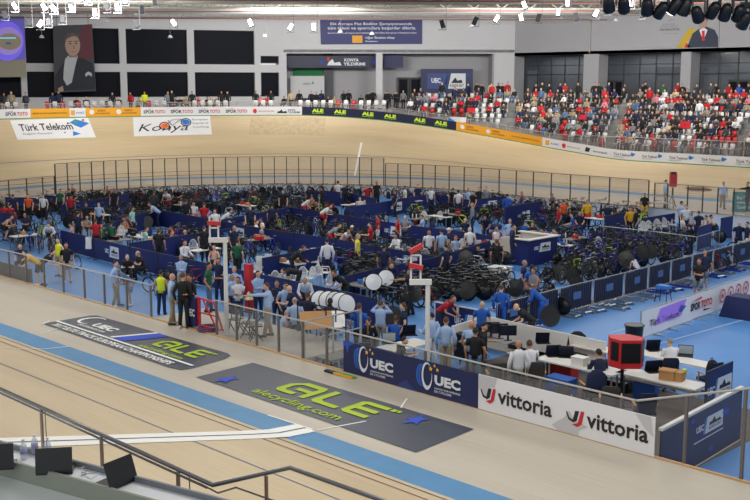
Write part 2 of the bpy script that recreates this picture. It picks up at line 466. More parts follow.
# ---------------------------------------------------------------- stickers on the boards of the track
def sticker(corners, m, label, world=None, nx=8, ny=3, name='track_advert', off=.012, shape=None):
    """corners: TL, TR, BR, BL as seen; laid on the boards"""
    uw = [track_px(*c) for c in corners]
    def f(x, y):
        u = (uw[3][0]*(1-x)+uw[2][0]*x)*(1-y)+(uw[0][0]*(1-x)+uw[1][0]*x)*y
        w = (uw[3][1]*(1-x)+uw[2][1]*x)*(1-y)+(uw[0][1]*(1-x)+uw[1][1]*x)*y
        return S(u, w, off) if w > 0 else flat(u, w)+Vector((0, 0, off))
    o = empty(name, f(.5, .5), label=label, cat='floor advert')
    L = o.location.copy()
    g = lambda x, y: f(x, y)-L
    h = lambda x, y: f(x, y)-L+Vector((0, 0, .012))
    b = MB()
    if shape: b.add([g(x, y) for x, y in shape], [tuple(range(len(shape)))])
    else: vs, fs = grid(g, 0, 1, 0, 1, nx, ny); b.add(vs, fs)
    b.build('backing', m, o); return o, h
def flat(u, w): p, n, _ = frame(u); return p+n*w
o, h = sticker(((10, 120.5), (88, 118), (96, 137.5), (17.5, 140)), M_white, 'white parallelogram advert with dark telecom lettering and blue arrows on the far banking')
letter(h, 'Türk Telekom', .08, .42, .76, .78, M_ink, o, .02)
letter(h, 'Değerli Hissettirir', .1, .2, .48, .34, M_grey, o)
patch(h, [(.74, .78), (.83, .95), (.99, .72), (.86, .5), (.8, .62)], M_inkb, o, 'blue_arrow'); patch(h, [(.72, .1), (.74, .34), (.83, .2)], M_inkb, o, 'blue_arrow')
patch(h, [(.77, .74), (.8, .9), (.86, .8), (.82, .68)], M_green, o, 'green_arrow'); patch(h, [(.7, .7), (.71, .8), (.75, .74)], M_ink, o, 'black_arrow'); patch(h, [(.62, .24), (.625, .32), (.65, .28)], M_ink, o, 'black_arrow')
patch(h, [(.91, .92), (.94, .95), (.94, .86), (.91, .84)], M_inkr, o, 'red_dot')
o, h = sticker(((133, 117.5), (210, 116), (212, 134.5), (134, 136.5)), M_white, 'white rectangular advert with a bicycle drawn over a city name on the far banking')
letter(h, 'Konya', .06, .12, .7, .62, M_ink, o, .0, shear=.3)
b = MB()
for cx in (.4, .68): b.add([h(*p) for p in arc(cx, .5 if cx < .5 else .68, .07, .22, 0, 2*PI, 18)+arc(cx, .5 if cx < .5 else .68, .055, .17, 0, 2*PI, 18)], [(k, k+1, 19+k+1, 19+k) for k in range(18)])
for p, q in (((.4, .5), (.5, .82)), ((.5, .82), (.62, .86)), ((.62, .86), (.68, .68)), ((.5, .52), (.62, .86)), ((.5, .52), (.45, .8))): b.bar(h(*p), h(*q), .12, .01)
b.build('bicycle_drawing', M_ink, o)
patch(h, arc(.4, .5, .05, .15, 0, 2*PI, 14), mat('ink_orange', (235, 110, 50)), o, 'orange_wheel'); patch(h, arc(.68, .68, .05, .15, 0, 2*PI, 14), M_inkb, o, 'blue_wheel')
for k, s in enumerate(('European', 'Capital of', 'Cycling')): letter(h, s, .76, .74-.2*k, .97, .86-.2*k, M_grey, o)
o, h = sticker(((251, 116.5), (326, 118), (323.5, 136), (249, 134.5)), mat('worn_patch', (184, 164, 130), .45, noise=.12, scale=3), 'faded tan rectangle where an old advert was peeled off the far banking')
# near stickers, flat on the safety zone
M_asph = mat('sticker_charcoal', (56, 60, 74), .4, spec=.4); M_lime2 = mat('sticker_lime', (168, 192, 52), .6, spec=.2); M_star = mat('star_blue', (56, 84, 190), .6, spec=.2)
o, h = sticker(((253, 363), (474, 429.5), (416, 453), (196, 377.5)), M_asph, 'large charcoal floor advert with lime lettering in front of the navy boards')
hz = lambda x, y: h(x, y)+Vector((0, 0, .004))
# the lime logo: rounded strokes
def stroke(f, pts, wx, wy, m, par, name):
    b = MB()
    for (x0, y0, x1, y1) in pts: b.add([f(x0, y0), f(x1, y0), f(x1, y1), f(x0, y1)], [(0, 1, 2, 3)])
    b.build(name, m, par)
def ale_logo(f, x0, y0, x1, y1, m, par):
    X = lambda t: x0+(x1-x0)*t; Y = lambda t: y0+(y1-y0)*t
    def q(name, *ps):
        b = MB()
        for p in ps: b.add([f(X(a), Y(c)) for a, c in p], [tuple(range(len(p)))])
        b.build(name, m, par)
    q('letter_a', [(.04, .78), (.0, .62), (.0, .3), (.06, .3), (.06, .62), (.1, .78)], [(.04, .78), (.1, 1), (.3, 1), (.33, .78)], [(.27, .78), (.33, .78), (.33, .0), (.27, .0)],
      [(0, .3), (.06, .3), (.08, .2), (.2, .2), (.2, 0), (.04, 0), (0, .14)], [(.13, .55), (.27, .55), (.27, .36), (.13, .36)])
    q('letter_l', [(.38, 1), (.44, 1), (.44, .3), (.38, .3)], [(.38, .3), (.44, .3), (.47, .2), (.64, .2), (.64, 0), (.42, 0), (.38, .12)])
    q('letter_e', [(.68, .88), (.72, 1), (.93, 1), (.93, .8), (.75, .8), (.68, .8)], [(.68, .8), (.74, .8), (.74, .2), (.68, .2)], [(.74, .6), (.92, .6), (.92, .4), (.74, .4)], [(.68, .2), (.93, .2), (.93, 0), (.72, 0), (.68, .12)])
    q('accent', [(.95, 1.0), (.99, 1.0), (.99, .82), (.95, .82)], [(1.0, 1.0), (1.03, 1.0), (1.03, .86), (1.0, .86)])
ale_logo(hz, .29, .38, .74, .87, M_lime2, o)
letter(hz, 'alecycling.com', .26, .05, .66, .28, M_lime2, o, .01)
for cx, cy in ((.1, .22), (.83, .76)): patch(hz, star_poly(cx, cy, .035, .22, .4), M_star, o, 'blue_star')
shape = [(.02, 0), (.97, 0), (1, .1), (1, .8), (.985, .93), (.96, 1), (0, 1), (0, .0)]
o, h = sticker(((95, 315), (236, 356), (181, 372), (42, 324)), M_asph, 'smaller charcoal floor advert with rounded corners and a white title line', shape=[(0, .0), (.02, 0), (.93, 0), (.985, .05), (1, .2), (1, .8), (.985, .95), (.95, 1), (.02, 1), (0, .9)])
hz = lambda x, y: h(x, y)+Vector((0, 0, .004))
patch(hz, [(.0, .24), (.98, .24), (.98, .29), (.0, .29)], M_wht, o, 'white_rule')
letter(hz, '2017 ELITE TRACK EUROPEAN CHAMPIONSHIPS', .05, .05, .9, .19, M_wht, o, .03)
letter(hz, 'UEC', .17, .5, .33, .7, M_wht, o, .05); letter(hz, 'UNION EUROPEENNE DE CYCLISME', .12, .38, .32, .45, M_wht, o)
b = MB(); crescent(hz, .1, .7, .06, .24, .3*PI, 1.75*PI, .05, .3, b); b.build('wheel_mark', M_wht, o)
patch(hz, [(.42, .32), (.5, .32), (.58, .98), (.5, .98)], M_star, o, 'blue_stripe'); patch(hz, [(.40, .32), (.42, .32), (.5, .98), (.48, .98)], M_wht, o, 'white_stripe')
ale_logo(hz, .62, .5, .93, .86, M_lime2, o); letter(hz, 'alecycling.com', .6, .3, .88, .42, M_lime2, o)
# finish line and the fine white lines
def cross_line(u, du, w0, w1, m, name, off=.01):
    b = MB(); n = 10
    vs = []
    for i in range(n+1):
        w = w0+(w1-w0)*i/n
        for uu in (u-du/2, u+du/2): vs.append(S(uu, w, off))
    b.add(vs, [(2*i, 2*i+1, 2*i+3, 2*i+2) for i in range(n)]); o = b.build(name, m); o['kind'] = 'structure'
uf = track_px(250, 435)[0]
cross_line(uf, .72, .0, BW+TW, M_wht, 'finish_line'); cross_line(uf, .045, .0, BW+TW, M_blk, 'finish_line_core', .018)
u2 = track_px(40, 349.5)[0]; cross_line(u2, .05, .0, BW+TW, M_wht, 'pursuit_line')
u3 = track_px(360, 150)[0]; cross_line(u3, .16, BW, 5.0, M_wht, 'two_hundred_line')
b = MB()
for p, q in (((318, 430.5), (366, 421.5)), ((268, 415.5), (313, 430)), ((401, 408), (407, 399)), ((41, 334), (57, 329)), ((42, 325), (50, 321))):
    P, Q = G(*p), G(*q); b.bar(P+Vector((0, 0, .012)), Q+Vector((0, 0, .012)), .045, .006)
o = b.build('thin_white_marks', M_wht); o['kind'] = 'structure'
# ---------------------------------------------------------------- railing on the far side of the safety zone
M_gl = glass('pane_clear', (176, 164, 160), .26); M_gl2 = glass('pane_near', (150, 150, 152), .30, .25)
def fence_run(us, hgt, label, group, m_post=M_dsteel, rail=mat('far_rail', (96, 92, 92), .5, .2), step=1, pane=M_gl, cat='railing', inset=.12, pw=.06):
    pts = [inner(u)-frame(u)[1]*inset for u in us]
    o = empty('railing', pts[0], label=label, cat=cat)
    L = pts[0]
    b = MB(); b.tube([p-L+Vector((0, 0, hgt)) for p in pts], .022, 6); b.build('top_rail', rail, o)
    for i in range(0, len(pts), step):
        q = MB(); q.bx(-pw/2, pw/2, -pw/2, pw/2, 0, hgt-.02); r = q.build('post', m_post, o); r.location = pts[i]-L; r.rotation_euler = (0, 0, math.atan2(frame(us[i])[1].y, frame(us[i])[1].x))
    b = MB()
    vs = []
    for p in pts: vs += [p-L+Vector((0, 0, .08)), p-L+Vector((0, 0, hgt-.05))]
    b.add(vs, [(2*i, 2*i+2, 2*i+3, 2*i+1) for i in range(len(pts)-1)]); b.build('glass_panels', pane, o)
    return o
def u_in(px):
    a, b = L0+LT*.3, 2*L0+LT-4
    for _ in range(40):
        m_ = (a+b)/2
        P = inner(m_)
        if proj(P)[0] < px: a = m_
        else: b = m_
    return (a+b)/2
pxs = [55]+[55+12.2*k for k in range(1, 28)]
fence_run([u_in(x) for x in pxs], 2.15, 'tall clear panelled railing around the inside of the far turn', None)
fence_run([u_in(x) for x in (-30, -12, 8, 26, 42, 54)], 1.3, 'lower railing continuing left of the tall panelled one', None)
fence_run([u_in(x) for x in [386+12.5*k for k in range(4)]+[436, 450, 465, 482, 500, 517, 534, 552, 571, 590, 610, 629, 649]], 1.75, 'clear railing with dark posts along the back straight', None)
fence_run([u_in(x) for x in (655, 668, 688, 703, 718, 734, 752, 770, 790)], 1.6, 'clear railing at the right end of the back straight behind the standing official', None)
# ================================================================ hall shell
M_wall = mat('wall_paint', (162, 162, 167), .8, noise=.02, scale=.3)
M_wallw = mat('wall_paint_white', (198, 199, 203), .8, noise=.02, scale=.3)
M_night = mat('dark_window_glass', (10, 14, 26), .5, spec=.1)
M_frame = mat('window_frame_dark', (40, 42, 46), .5)
M_blind = mat('blind_grey', (160, 164, 170), .7)
M_room = mat('room_behind', (120, 124, 130), .8)
CEIL = 14.1
def struct(name, b, m, smooth=False):
    o = b.build(name, m, None, smooth); o['kind'] = 'structure'; return o
def dirxy(px): d = fwd_h+right*((px-375)/F); return Vector((d.x, d.y, 0))
WA = dirxy(-60)*100.5; WB = dirxy(285)*112; WC = GY(514, 84, 90.0); WC.z = 0
WA0 = WA+(WA-WB).normalized()*22
def on_wall(P, Q, px, py):               # point of the upright plane through P,Q seen at px,py
    n = Vector((-(Q-P).y, (Q-P).x, 0)); d = ray(px, py); t = (P-EYE).dot(n)/d.dot(n); return EYE+d*t
def wall_rects(name, P, Q, rects, m, th=.4):
    """rects in picture columns/rows on the plane P-Q, each extruded th back"""
    dv = (Q-P).normalized(); nb = Vector((-dv.y, dv.x, 0)); nb = nb if nb.dot(fwd_h) > 0 else -nb
    b = MB()
    for (s0, s1, z0, z1) in rects:
        c = P+dv*((s0+s1)/2)+nb*(th/2); b.box((c.x, c.y, (z0+z1)/2), (s1-s0, th, z1-z0), math.atan2(dv.y, dv.x))
    return struct(name, b, m)
def sz(P, Q, px, py):
    X = on_wall(P, Q, px, py); return (Vector((X.x, X.y, 0))-P).dot((Q-P).normalized()), X.z
# ---- left end wall: white grid of beams with dark glass behind
LW = (WB-WA0).length
zz = [5.3, sz(WA0, WB, 150, 97)[1], sz(WA0, WB, 150, 72)[1], sz(WA0, WB, 150, 64)[1], sz(WA0, WB, 150, 29)[1], CEIL+1]
cols = [sz(WA0, WB, x, 80)[0] for x in (21, 27, 120.5, 127.2, 188, 195, 255, 261, 281)]
rects = [(0, LW, zz[0], zz[1]), (0, LW, zz[2], zz[3]), (0, LW, zz[4], zz[5])]
for a, c in ((cols[0]-13, cols[0]-12.4), (cols[0], cols[1]), (cols[2], cols[3]), (cols[4], cols[5]), (cols[6], cols[7]), (LW-.5, LW)):
    rects += [(a, c, zz[1], zz[2]), (a, c, zz[3], zz[4])]
z56 = sz(WA0, WB, 280, 56)[1]; z62 = sz(WA0, WB, 280, 63)[1]; z71 = sz(WA0, WB, 280, 71)[1]
rects += [(cols[7], LW-.5, z56, zz[4])]
wall_rects('wall_left', WA0, WB, rects, M_wallw, .6)
k = 0
def pane_obj(P, Q, s0, s1, z0, z1, m, name, back=.4, mull=(), mh=()):
    global k
    dv = (Q-P).normalized(); nb = Vector((-dv.y, dv.x, 0)); nb = nb if nb.dot(fwd_h) > 0 else -nb
    c = P+dv*((s0+s1)/2)+nb*back; c.z = z0
    o = empty(name, c, math.atan2(dv.y, dv.x), kind='structure')
    b = MB(); b.bx(-(s1-s0)/2, (s1-s0)/2, -.02, .02, 0, z1-z0); b.build('window_pane', m, o)
    b = MB(); W = s1-s0; Hh = z1-z0
    for x in [0]+list(mull)+[1]: b.box((-W/2+W*x, -.03, Hh/2), (.09, .09, Hh))
    for y in [0]+list(mh)+[1]: b.box((0, -.03, Hh*y), (W, .09, .09))
    b.build('window_frame', M_frame, o)
    return o
n = 1
for (a, c) in ((0, cols[0]), (cols[1], cols[2]), (cols[3], cols[4]), (cols[5], cols[6])):
    for (z0, z1) in ((zz[1], zz[2]), (zz[3], zz[4])):
        pane_obj(WA0, WB, a, c, z0, z1, M_night, 'window_%d' % n); n += 1
for (z0, z1) in ((zz[1], z71), (z62, z56)):
    pane_obj(WA0, WB, cols[7], LW-.5, z0, z1, M_night, 'window_%d' % n); n += 1
# ---- corner wall: header with a deep opening below
LC = (WC-WB).length
hz_ = sz(WB, WC, 400, 53.5)[1]; s494 = sz(WB, WC, 494, 70)[0]; s376 = sz(WB, WC, 376, 70)[0]; s382 = sz(WB, WC, 382.5, 70)[0]
wall_rects('wall_corner', WB, WC, [(0, LC, hz_, CEIL+1), (s494, LC, 5.0, hz_), (s376, s382, 5.0, hz_), (0, .3, 5.0, hz_)], M_wallw, .5)
dv = (WC-WB).normalized(); nbk = Vector((-dv.y, dv.x, 0)); nbk = nbk if nbk.dot(fwd_h) > 0 else -nbk
WB2 = WB+nbk*3.2; WC2 = WC+nbk*3.2
s333 = sz(WB2, WC2, 333, 80)[0]; 
wall_rects('wall_recess', WB2, WC2, [(-1, (WC2-WB2).length+1, 5.0, hz_+.6)], M_wall, .3)
b = MB(); 
for P in (WB, WB+dv*s494): 
    q = P+nbk*.25; b.wallbox(q, q+nbk*3, 5.0, hz_, .3)
struct('wall_return', b, M_wall)
b = MB(); c = WB+dv*LC/2+nbk*1.7; b.box((c.x, c.y, hz_+.25), (LC, 3.4, .3), math.atan2(dv.y, dv.x)); struct('ceiling_recess', b, M_wall)
# ---- back wall with three big glazed bays
YB = 90.0
bx_ = [GY(x, 84, YB).x for x in (514, 514.2, 583, 598, 680, 690, 790)]
hB = GY(640, 53, YB).z
BX1 = 30.0
b = MB(); b.bx(bx_[0], BX1, YB, YB+.5, hB, CEIL+1)
bays = [(bx_[1]+.05, bx_[2]), (bx_[3], bx_[4]), (bx_[5], bx_[6])]
bw_ = bx_[4]-bx_[3]; x = bx_[6]+1.5
while x < BX1-2: bays.append((x, min(x+bw_, BX1-1))); x += bw_+1.5
b.bx(bx_[0]-2.2, bx_[0], YB, YB+1.75, 5.0, CEIL+1)
prev = bx_[0]
for (a, c) in bays:
    if a-prev > .1: b.bx(prev, a, YB, YB+1.75, 5.0, hB)
    prev = c
b.bx(prev, BX1, YB, YB+1.75, 5, hB); b.bx(bx_[0], BX1, YB, YB+1.8, hB, hB+.3)
struct('wall_back', b, M_wall)
for a, c in bays:
    P = Vector((a, YB+1.75, 0)); Q = Vector((c, YB+1.75, 0)); nm = max(3, int((c-a)/1.6))
    pane_obj(P, Q, 0, c-a, 5.6, hB, glass('bay_glass', (60, 66, 78), .28, .08), 'window_%d' % n, .0, [i/nm for i in range(1, nm)], (.62, .8)); n += 1
b = MB(); b.bx(bx_[0]-3, BX1, YB+5, YB+5.2, 5.0, hB+1); struct('wall_lobby', b, M_room)
b = MB(); b.bx(bx_[0]-3, BX1, YB+1.8, YB+5.2, 5.0, 5.3); struct('floor_lobby', b, M_conc)
b = MB(); b.bx(bx_[0]-3, BX1, YB+1.8, YB+5.2, hB+.1, hB+.3); struct('ceiling_lobby', b, M_room)
def blind(x0, x1, z0, z1, lab):
    b = MB(); b.bx(x0, x1, -.02, .02, z0, z1); o = b.build('roller_blind', M_blind, None, loc=(0, YB+2.1, 0)); tag(o, lab, 'blind', 'pale blinds behind the glazed bays')
X_ = lambda px: GY(px, 84, YB+2).x
blind(X_(655), X_(680), 5.7, 9.4, 'pale blind behind the right half of the middle glazed bay')
blind(X_(703), X_(719), 5.7, 9.4, 'pale blind behind the left panes of the right glazed bay')
blind(X_(720), X_(733), 5.7, 9.4, 'pale blind beside the door frame in the right glazed bay')
blind(X_(527), X_(538), 6.5, 9.2, 'pale blind behind the first panes of the left glazed bay')
# door leafs in the bays
for i, (px, lab) in enumerate(((735, 'dark double door'), (612, 'dark double door'))):
    P = Vector((X_(px), YB+1.68, 5.9)); o = empty('door_%d' % (i+1), P, kind='structure')
    for s in (0, 1.0):
        b = MB(); b.bx(s-.48, s+.48, -.04, .04, 0, 2.3); d = b.build('door_leaf', M_frame, o)
        b = MB(); b.bx(s-.36, s+.36, -.05, -.04, .3, 2.1); b.build('door_glass', M_night, d)
# hanging ventilation pipe and trunking on the wall
b = MB(); b.box((GY(590, 40, YB-.1).x, YB-.1, 12.4), (.1, .1, 3.2)); o = b.build('wall_pipe', M_steel); tag(o, 'thin grey pipe running up the white back wall between two glazed bays', 'pipe')
# ---------------------------------------------------------------- concourse and raked stand
def lip(u): P = S(u, BW+TW); return P, frame(u)[1]
uS0 = u_out(388); uE = 2*L0+LT-1.0
def ring_floor(name, u0, u1, d0, d1, z, m, zb=None, du=1.5):
    nU = max(2, int((u1-u0)/du)); b = MB(); vs = []
    for i in range(nU+1):
        P, nn = lip(u0+(u1-u0)*i/nU); P = Vector((P.x, P.y, 0))
        for d, zz_ in ((d0, zb if zb is not None else z-.4), (d0, z), (d1, z), (d1, zb if zb is not None else z-.4)):
            q = P+nn*d; vs.append((q.x, q.y, zz_))
    for i in range(nU):
        for j in range(4): a = 4*i; b.f.append((a+j, a+(j+1) % 4, a+4+(j+1) % 4, a+4+j)); b.mi.append(0)
    b.f += [(0, 3, 2, 1), (4*nU, 4*nU+1, 4*nU+2, 4*nU+3)]; b.mi += [0, 0]
    b.v = vs; return struct(name, b, m)
uL = L0+LT*.30
ring_floor('floor_concourse_left', uL, uS0, .12, 26, 5.3, M_conc, 4.6)
ring_floor('floor_seat_step', uL, uS0, 2.2, 3.6, 5.5, M_conc, 5.2)
NR = 9; ROWH = .45; ROWD = .85; Z0 = 6.1; D0 = 8.6
ring_floor('floor_concourse_back', uS0, uE, D0+.3, 28, Z0-.05, M_conc, 5.3)
rows = []
for r in range(NR):
    z = Z0-ROWH*r; d = D0-ROWD*r
    # first u where the row stands clear of the bank
    u = uS0
    while lip(u)[0].z+.35 > z: u += .5
    rows.append((z, d, u)); ring_floor('stand_step', u, uE, d-.45, d+.6, z, M_conc, max(0, z-1.2))
ring_floor('floor_front_walk', u_out(500), uE, .12, D0-ROWD*8-.2, 2.45, M_conc, .2)
for u0, u1, zt in ((uS0, u_out(420), 4.7), (u_out(420), u_out(450), 4.0), (u_out(450), u_out(500), 3.0)):
    ring_floor('floor_front_walk', u0, u1, .12, 3.2, zt, M_conc, 1.0)
# balustrade of the stand
def balustrade(u0, u1, label):
    nU = max(2, int((u1-u0)/1.3)); pts = []
    for i in range(nU+1):
        P, nn = lip(u0+(u1-u0)*i/nU); q = P+nn*.3; pts.append(Vector((q.x, q.y, max(3.6, P.z+1.2))))
    L = Vector((pts[0].x, pts[0].y, pts[0].z-1.1)); o = empty('balustrade', L, label=label, cat='railing')
    b = MB(); b.tube([p-L for p in pts], .03, 6); b.build('top_rail', M_steel, o)
    for p in pts: b = MB(); b.bx(-.025, .025, -.025, .025, -1.12, -.02); b.build('post', M_steel, o, loc=p-L)
    b = MB(); vs = []
    for p in pts: vs += [p-L-Vector((0, 0, 1.0)), p-L-Vector((0, 0, .08))]
    b.add(vs, [(2*i, 2*i+2, 2*i+3, 2*i+1) for i in range(len(pts)-1)]); b.build('glass_panels', M_gl, o)
balustrade(uL, u_out(180), 'clear balustrade above the advertising boards at the left of the far turn')
balustrade(u_out(181), u_out(385), 'clear balustrade above the white and navy boards in the middle of the turn')
balustrade(u_out(388), u_out(505), 'clear balustrade in front of the smallest block of seats')
balustrade(u_out(508), u_out(600), 'clear balustrade in front of the middle block of seats')
balustrade(u_out(603), uE, 'clear balustrade in front of the right block of seats')
# ---------------------------------------------------------------- ceiling
M_deck = mat('roof_deck', (214, 212, 204), .7, noise=.08, scale=.4)
b = MB()
b.bx(-112, 30, -6, 104, CEIL+1.2, CEIL+1.5); struct('ceiling', b, M_deck)
b = MB()
for i in range(58):
    x = -110+i*2.4; b.bx(x, x+.5, -6, 104, CEIL+1.0, CEIL+1.2)
struct('ceiling_ribs', b, mat('roof_rib', (228, 224, 212), .6))
M_truss = mat('truss_paint', (160, 156, 148), .5, .2); M_pipe = mat('sprinkler_red', (132, 58, 52), .6); M_duct = mat('duct_metal', (150, 152, 152), .6, .1)
dvw = dv                                    # trusses follow the corner wall direction
def truss(c, half, label):
    c = Vector(c); o = empty('roof_truss', c, math.atan2(dv.y, dv.x), label=label, cat='roof truss', group='steel trusses under the roof')
    b = MB(); b.tube([(-half, 0, .9), (half, 0, .9)], .09, 6); b.build('top_chord', M_truss, o)
    b = MB(); b.tube([(-half, 0, 0), (half, 0, 0)], .09, 6); b.build('bottom_chord', M_truss, o)
    b = MB(); nn = int(half/1.2); x = -half
    for i in range(nn):
        a = -half+2*half*i/nn; c_ = -half+2*half*(i+.5)/nn; e = -half+2*half*(i+1)/nn
        b.bar((a, 0, 0), (c_, 0, .9), .05); b.bar((c_, 0, .9), (e, 0, 0), .05)
    b.build('web_bars', M_truss, o)
base = fwd_h
for i, t in enumerate((72, 79, 86, 93, 100, 107)):
    P = base*t; truss((P.x, P.y, CEIL+.1), 62 if t < 100 else 48, 'grey lattice roof truss across the hall, %s' % ('nearest of the row', 'second of the row', 'third of the row', 'fourth of the row', 'fifth of the row', 'last before the far wall')[i])
for i, (t, z, rr, sl, m, nm, lab) in enumerate(((82, 14.0, .045, .06, M_pipe, 'sprinkler_pipe', 'long red pipe under the roof, nearest one'), (92, 13.9, .04, -.05, M_pipe, 'sprinkler_pipe', 'long red pipe under the roof, middle one'), (101, 13.8, .035, .03, M_pipe, 'sprinkler_pipe', 'long red pipe close to the far wall'), (96, 14.2, .25, .0, M_duct, 'air_duct', 'pale round duct under the roof'), (87, 14.3, .2, -.03, M_duct, 'air_duct', 'thinner pale duct nearer the camera'))):
    b = MB(); P = base*t; d_ = (dv+base*sl).normalized(); b.tube([-d_*(32 if t > 90 else 44), d_*(22 if t > 90 else 30)], rr, 8); o = b.build(nm, m, None, loc=(P.x, P.y, z)); tag(o, lab, 'pipe' if rr < .1 else 'duct')
# ---- hanging lamps
M_lamp = mat('lamp_glow', (255, 250, 240), .5, emit=9); M_lampd = mat('lamp_housing', (74, 76, 82), .5, .3); M_rod = mat('lamp_rod', (118, 120, 124), .5, .1)
M_purple = mat('purple_glow', (190, 90, 255), .5, emit=5)
def flood(px, py, t, lit, tilt, lab, up=1.2):
    d = dirxy(px)*t; z = H+(84-py)*t/F
    o = empty('flood_lamp', (d.x, d.y, z), math.atan2(-d.x, d.y)+PI, label=lab, cat='ceiling lamp', group='flood lamps hung from the roof')
    b = MB(); b.box((0, 0, 0), (.34, .16, .62), M=Matrix.Rotation(tilt, 3, 'Y') @ Matrix.Rotation(.35, 3, 'X')); b.build('housing', M_lampd, o)
    if lit:
        MM = Matrix.Rotation(tilt, 3, 'Y') @ Matrix.Rotation(.35, 3, 'X')
        b = MB(); b.box(MM @ Vector((0, .09, 0)), (.26, .03, .54), M=MM); b.build('lens', M_lamp, o)
    b = MB(); b.bar((-.3, 0, -.42), (.3, 0, -.42), .05); b.bar((-.28, 0, -.42), (-.28, 0, max(.2, 15.12-z)), .04); b.build('bracket', M_rod, o)
    if lit and (px > 140 or int(px) % 3 == 0):
        l = bpy.data.lights.new('lamp_light', 'POINT'); l.energy = 40; l.shadow_soft_size = .25; q = bpy.data.objects.new('lamp_light', l); COL.objects.link(q); q.location = (d.x-1.1*fwd_h.x, d.y-1.1*fwd_h.y, z-.2)
    return o
words = ['glowing', 'unlit']
lamps = [(23, 9, 1, .5), (52, 10, 1, .6), (61, 11, 1, .7), (36, 24, 0, .1), (47, 26, 1, -.6), (69, 21, 0, 0), (55, 24, 0, 0), (88, 1, 1, .4), (95, 2, 1, .3), (115, 1, 1, .5), (123, 10, 1, .05), (131, 3, 1, .2), (101, 15, 0, .1), (113, 10, 0, .5), (147, 12, 0, .05), (141, 26, 0, .4), (178, 25, 1, .6),
         (253, 25, 1, .4), (292, 29, 1, -.5), (315, 29, 1, 0), (441, 26, 0, .3), (494, 21, 1, -.5), (521, 8, 1, .4), (518, 20, 1, .2), (535, 20, 0, -.3), (563, 6, 1, .1), (554, 15, 1, 0), (572, 19, 0, .2), (591, 16, 1, -.4), (602, 12, 1, 0), (625, 6, 1, 0), (636, 16, 0, .1), (473, 23, 0, -.4), (13, 17, 0, .2), (78, 9, 0, .2), (160, 4, 0, .1), (187, 2, 0, .1)]
ordn = ['first', 'second', 'third', 'fourth', 'fifth', 'sixth', 'seventh', 'eighth', 'ninth', 'tenth', 'eleventh', 'twelfth', 'thirteenth', 'fourteenth', 'fifteenth', 'sixteenth', 'seventeenth', 'eighteenth', 'nineteenth', 'twentieth']
def nth(i):
    if i < 20: return ordn[i]
    tens = ['twenty', 'thirty', 'forty', 'fifty', 'sixty', 'seventy', 'eighty', 'ninety'][i//10-2] if i < 100 else 'hundred'
    return (tens+'-'+ordn[i % 10-1] if (i % 10) else (tens+'-and-something'))
cl = 0; cu_ = 0
for px, py, lit, tl in sorted(lamps):
    if lit: lab = 'glowing white flood lamp hanging under the roof, %s lit one from the left' % nth(cl); cl += 1
    else: lab = 'unlit grey flood lamp hanging under the roof, %s unlit one from the left' % nth(cu_); cu_ += 1
    flood(px, py, 84+R.uniform(-4, 4), lit, tl, lab)
M_bell = mat('bell_lamp', (215, 215, 212), .4)
for i, (px, py) in enumerate(((35, 12), (48, 39), (112, 24), (174, 39), (141, 17), (215, 12), (267, 38), (341, 34), (372, 36), (470, 29), (611, 23))):
    t = 98; d = dirxy(px)*t; z = H+(84-py)*t/F; o = empty('pendant_lamp', (d.x, d.y, z), label='small white pendant lamp on a thin rod, %s from the left' % nth(i), cat='ceiling lamp', group='small pendant lamps')
    b = MB(); b.lathe([(.02, .25), (.12, .2), (.24, 0), (.2, -.03)], 10); b.build('shade', M_bell, o)
    b = MB(); b.bar((0, 0, .2), (0, 0, 15.12-z), .03); b.build('rod', M_rod, o)
# stage lights at upper right, nearer
M_black = mat('black_body', (22, 23, 26), .4)
M_lens = mat('lens_glass', (70, 90, 100), .1, .2)
mv = [(583+20, 6, 0), (618, 7, 0), (641, 9, 2), (655, 12, 2), (668, 8, 2), (690, 16, 0), (706, 12, 1), (718, 14, 0), (731, 15, 0), (737, 22, 0), (749, 24, 0), (678, 9, 0)]
mv = [(p, q, k_) for p, q, k_ in mv]
bt = 44
P = dirxy(690)*bt; o = empty('lighting_truss', (P.x, P.y, H+(84+8)*bt/F), math.atan2(right.y, right.x), label='black lighting truss holding the row of stage lights at upper right', cat='truss')
for y_, z_ in ((-.2, 0), (.2, 0), (-.2, .4), (.2, .4)): b = MB(); b.tube([(-3.9, y_, z_), (9, y_, z_)], .03, 6); b.build('chord', M_black, o)
b = MB()
for i in range(32): x = -3.9+i*.4; b.bar((x, -.2, 0), (x+.4, -.2, .4), .02); b.bar((x, .2, .4), (x+.4, .2, 0), .02); b.bar((x, -.2, 0), (x+.4, .2, 0), .02)
b.build('web_bars', M_black, o)
for x in (-3, 3, 8.5): b = MB(); b.bar((x, 0, .4), (x, 0, 15.2-o.location.z), .04); b.build('hanger', M_black, o)
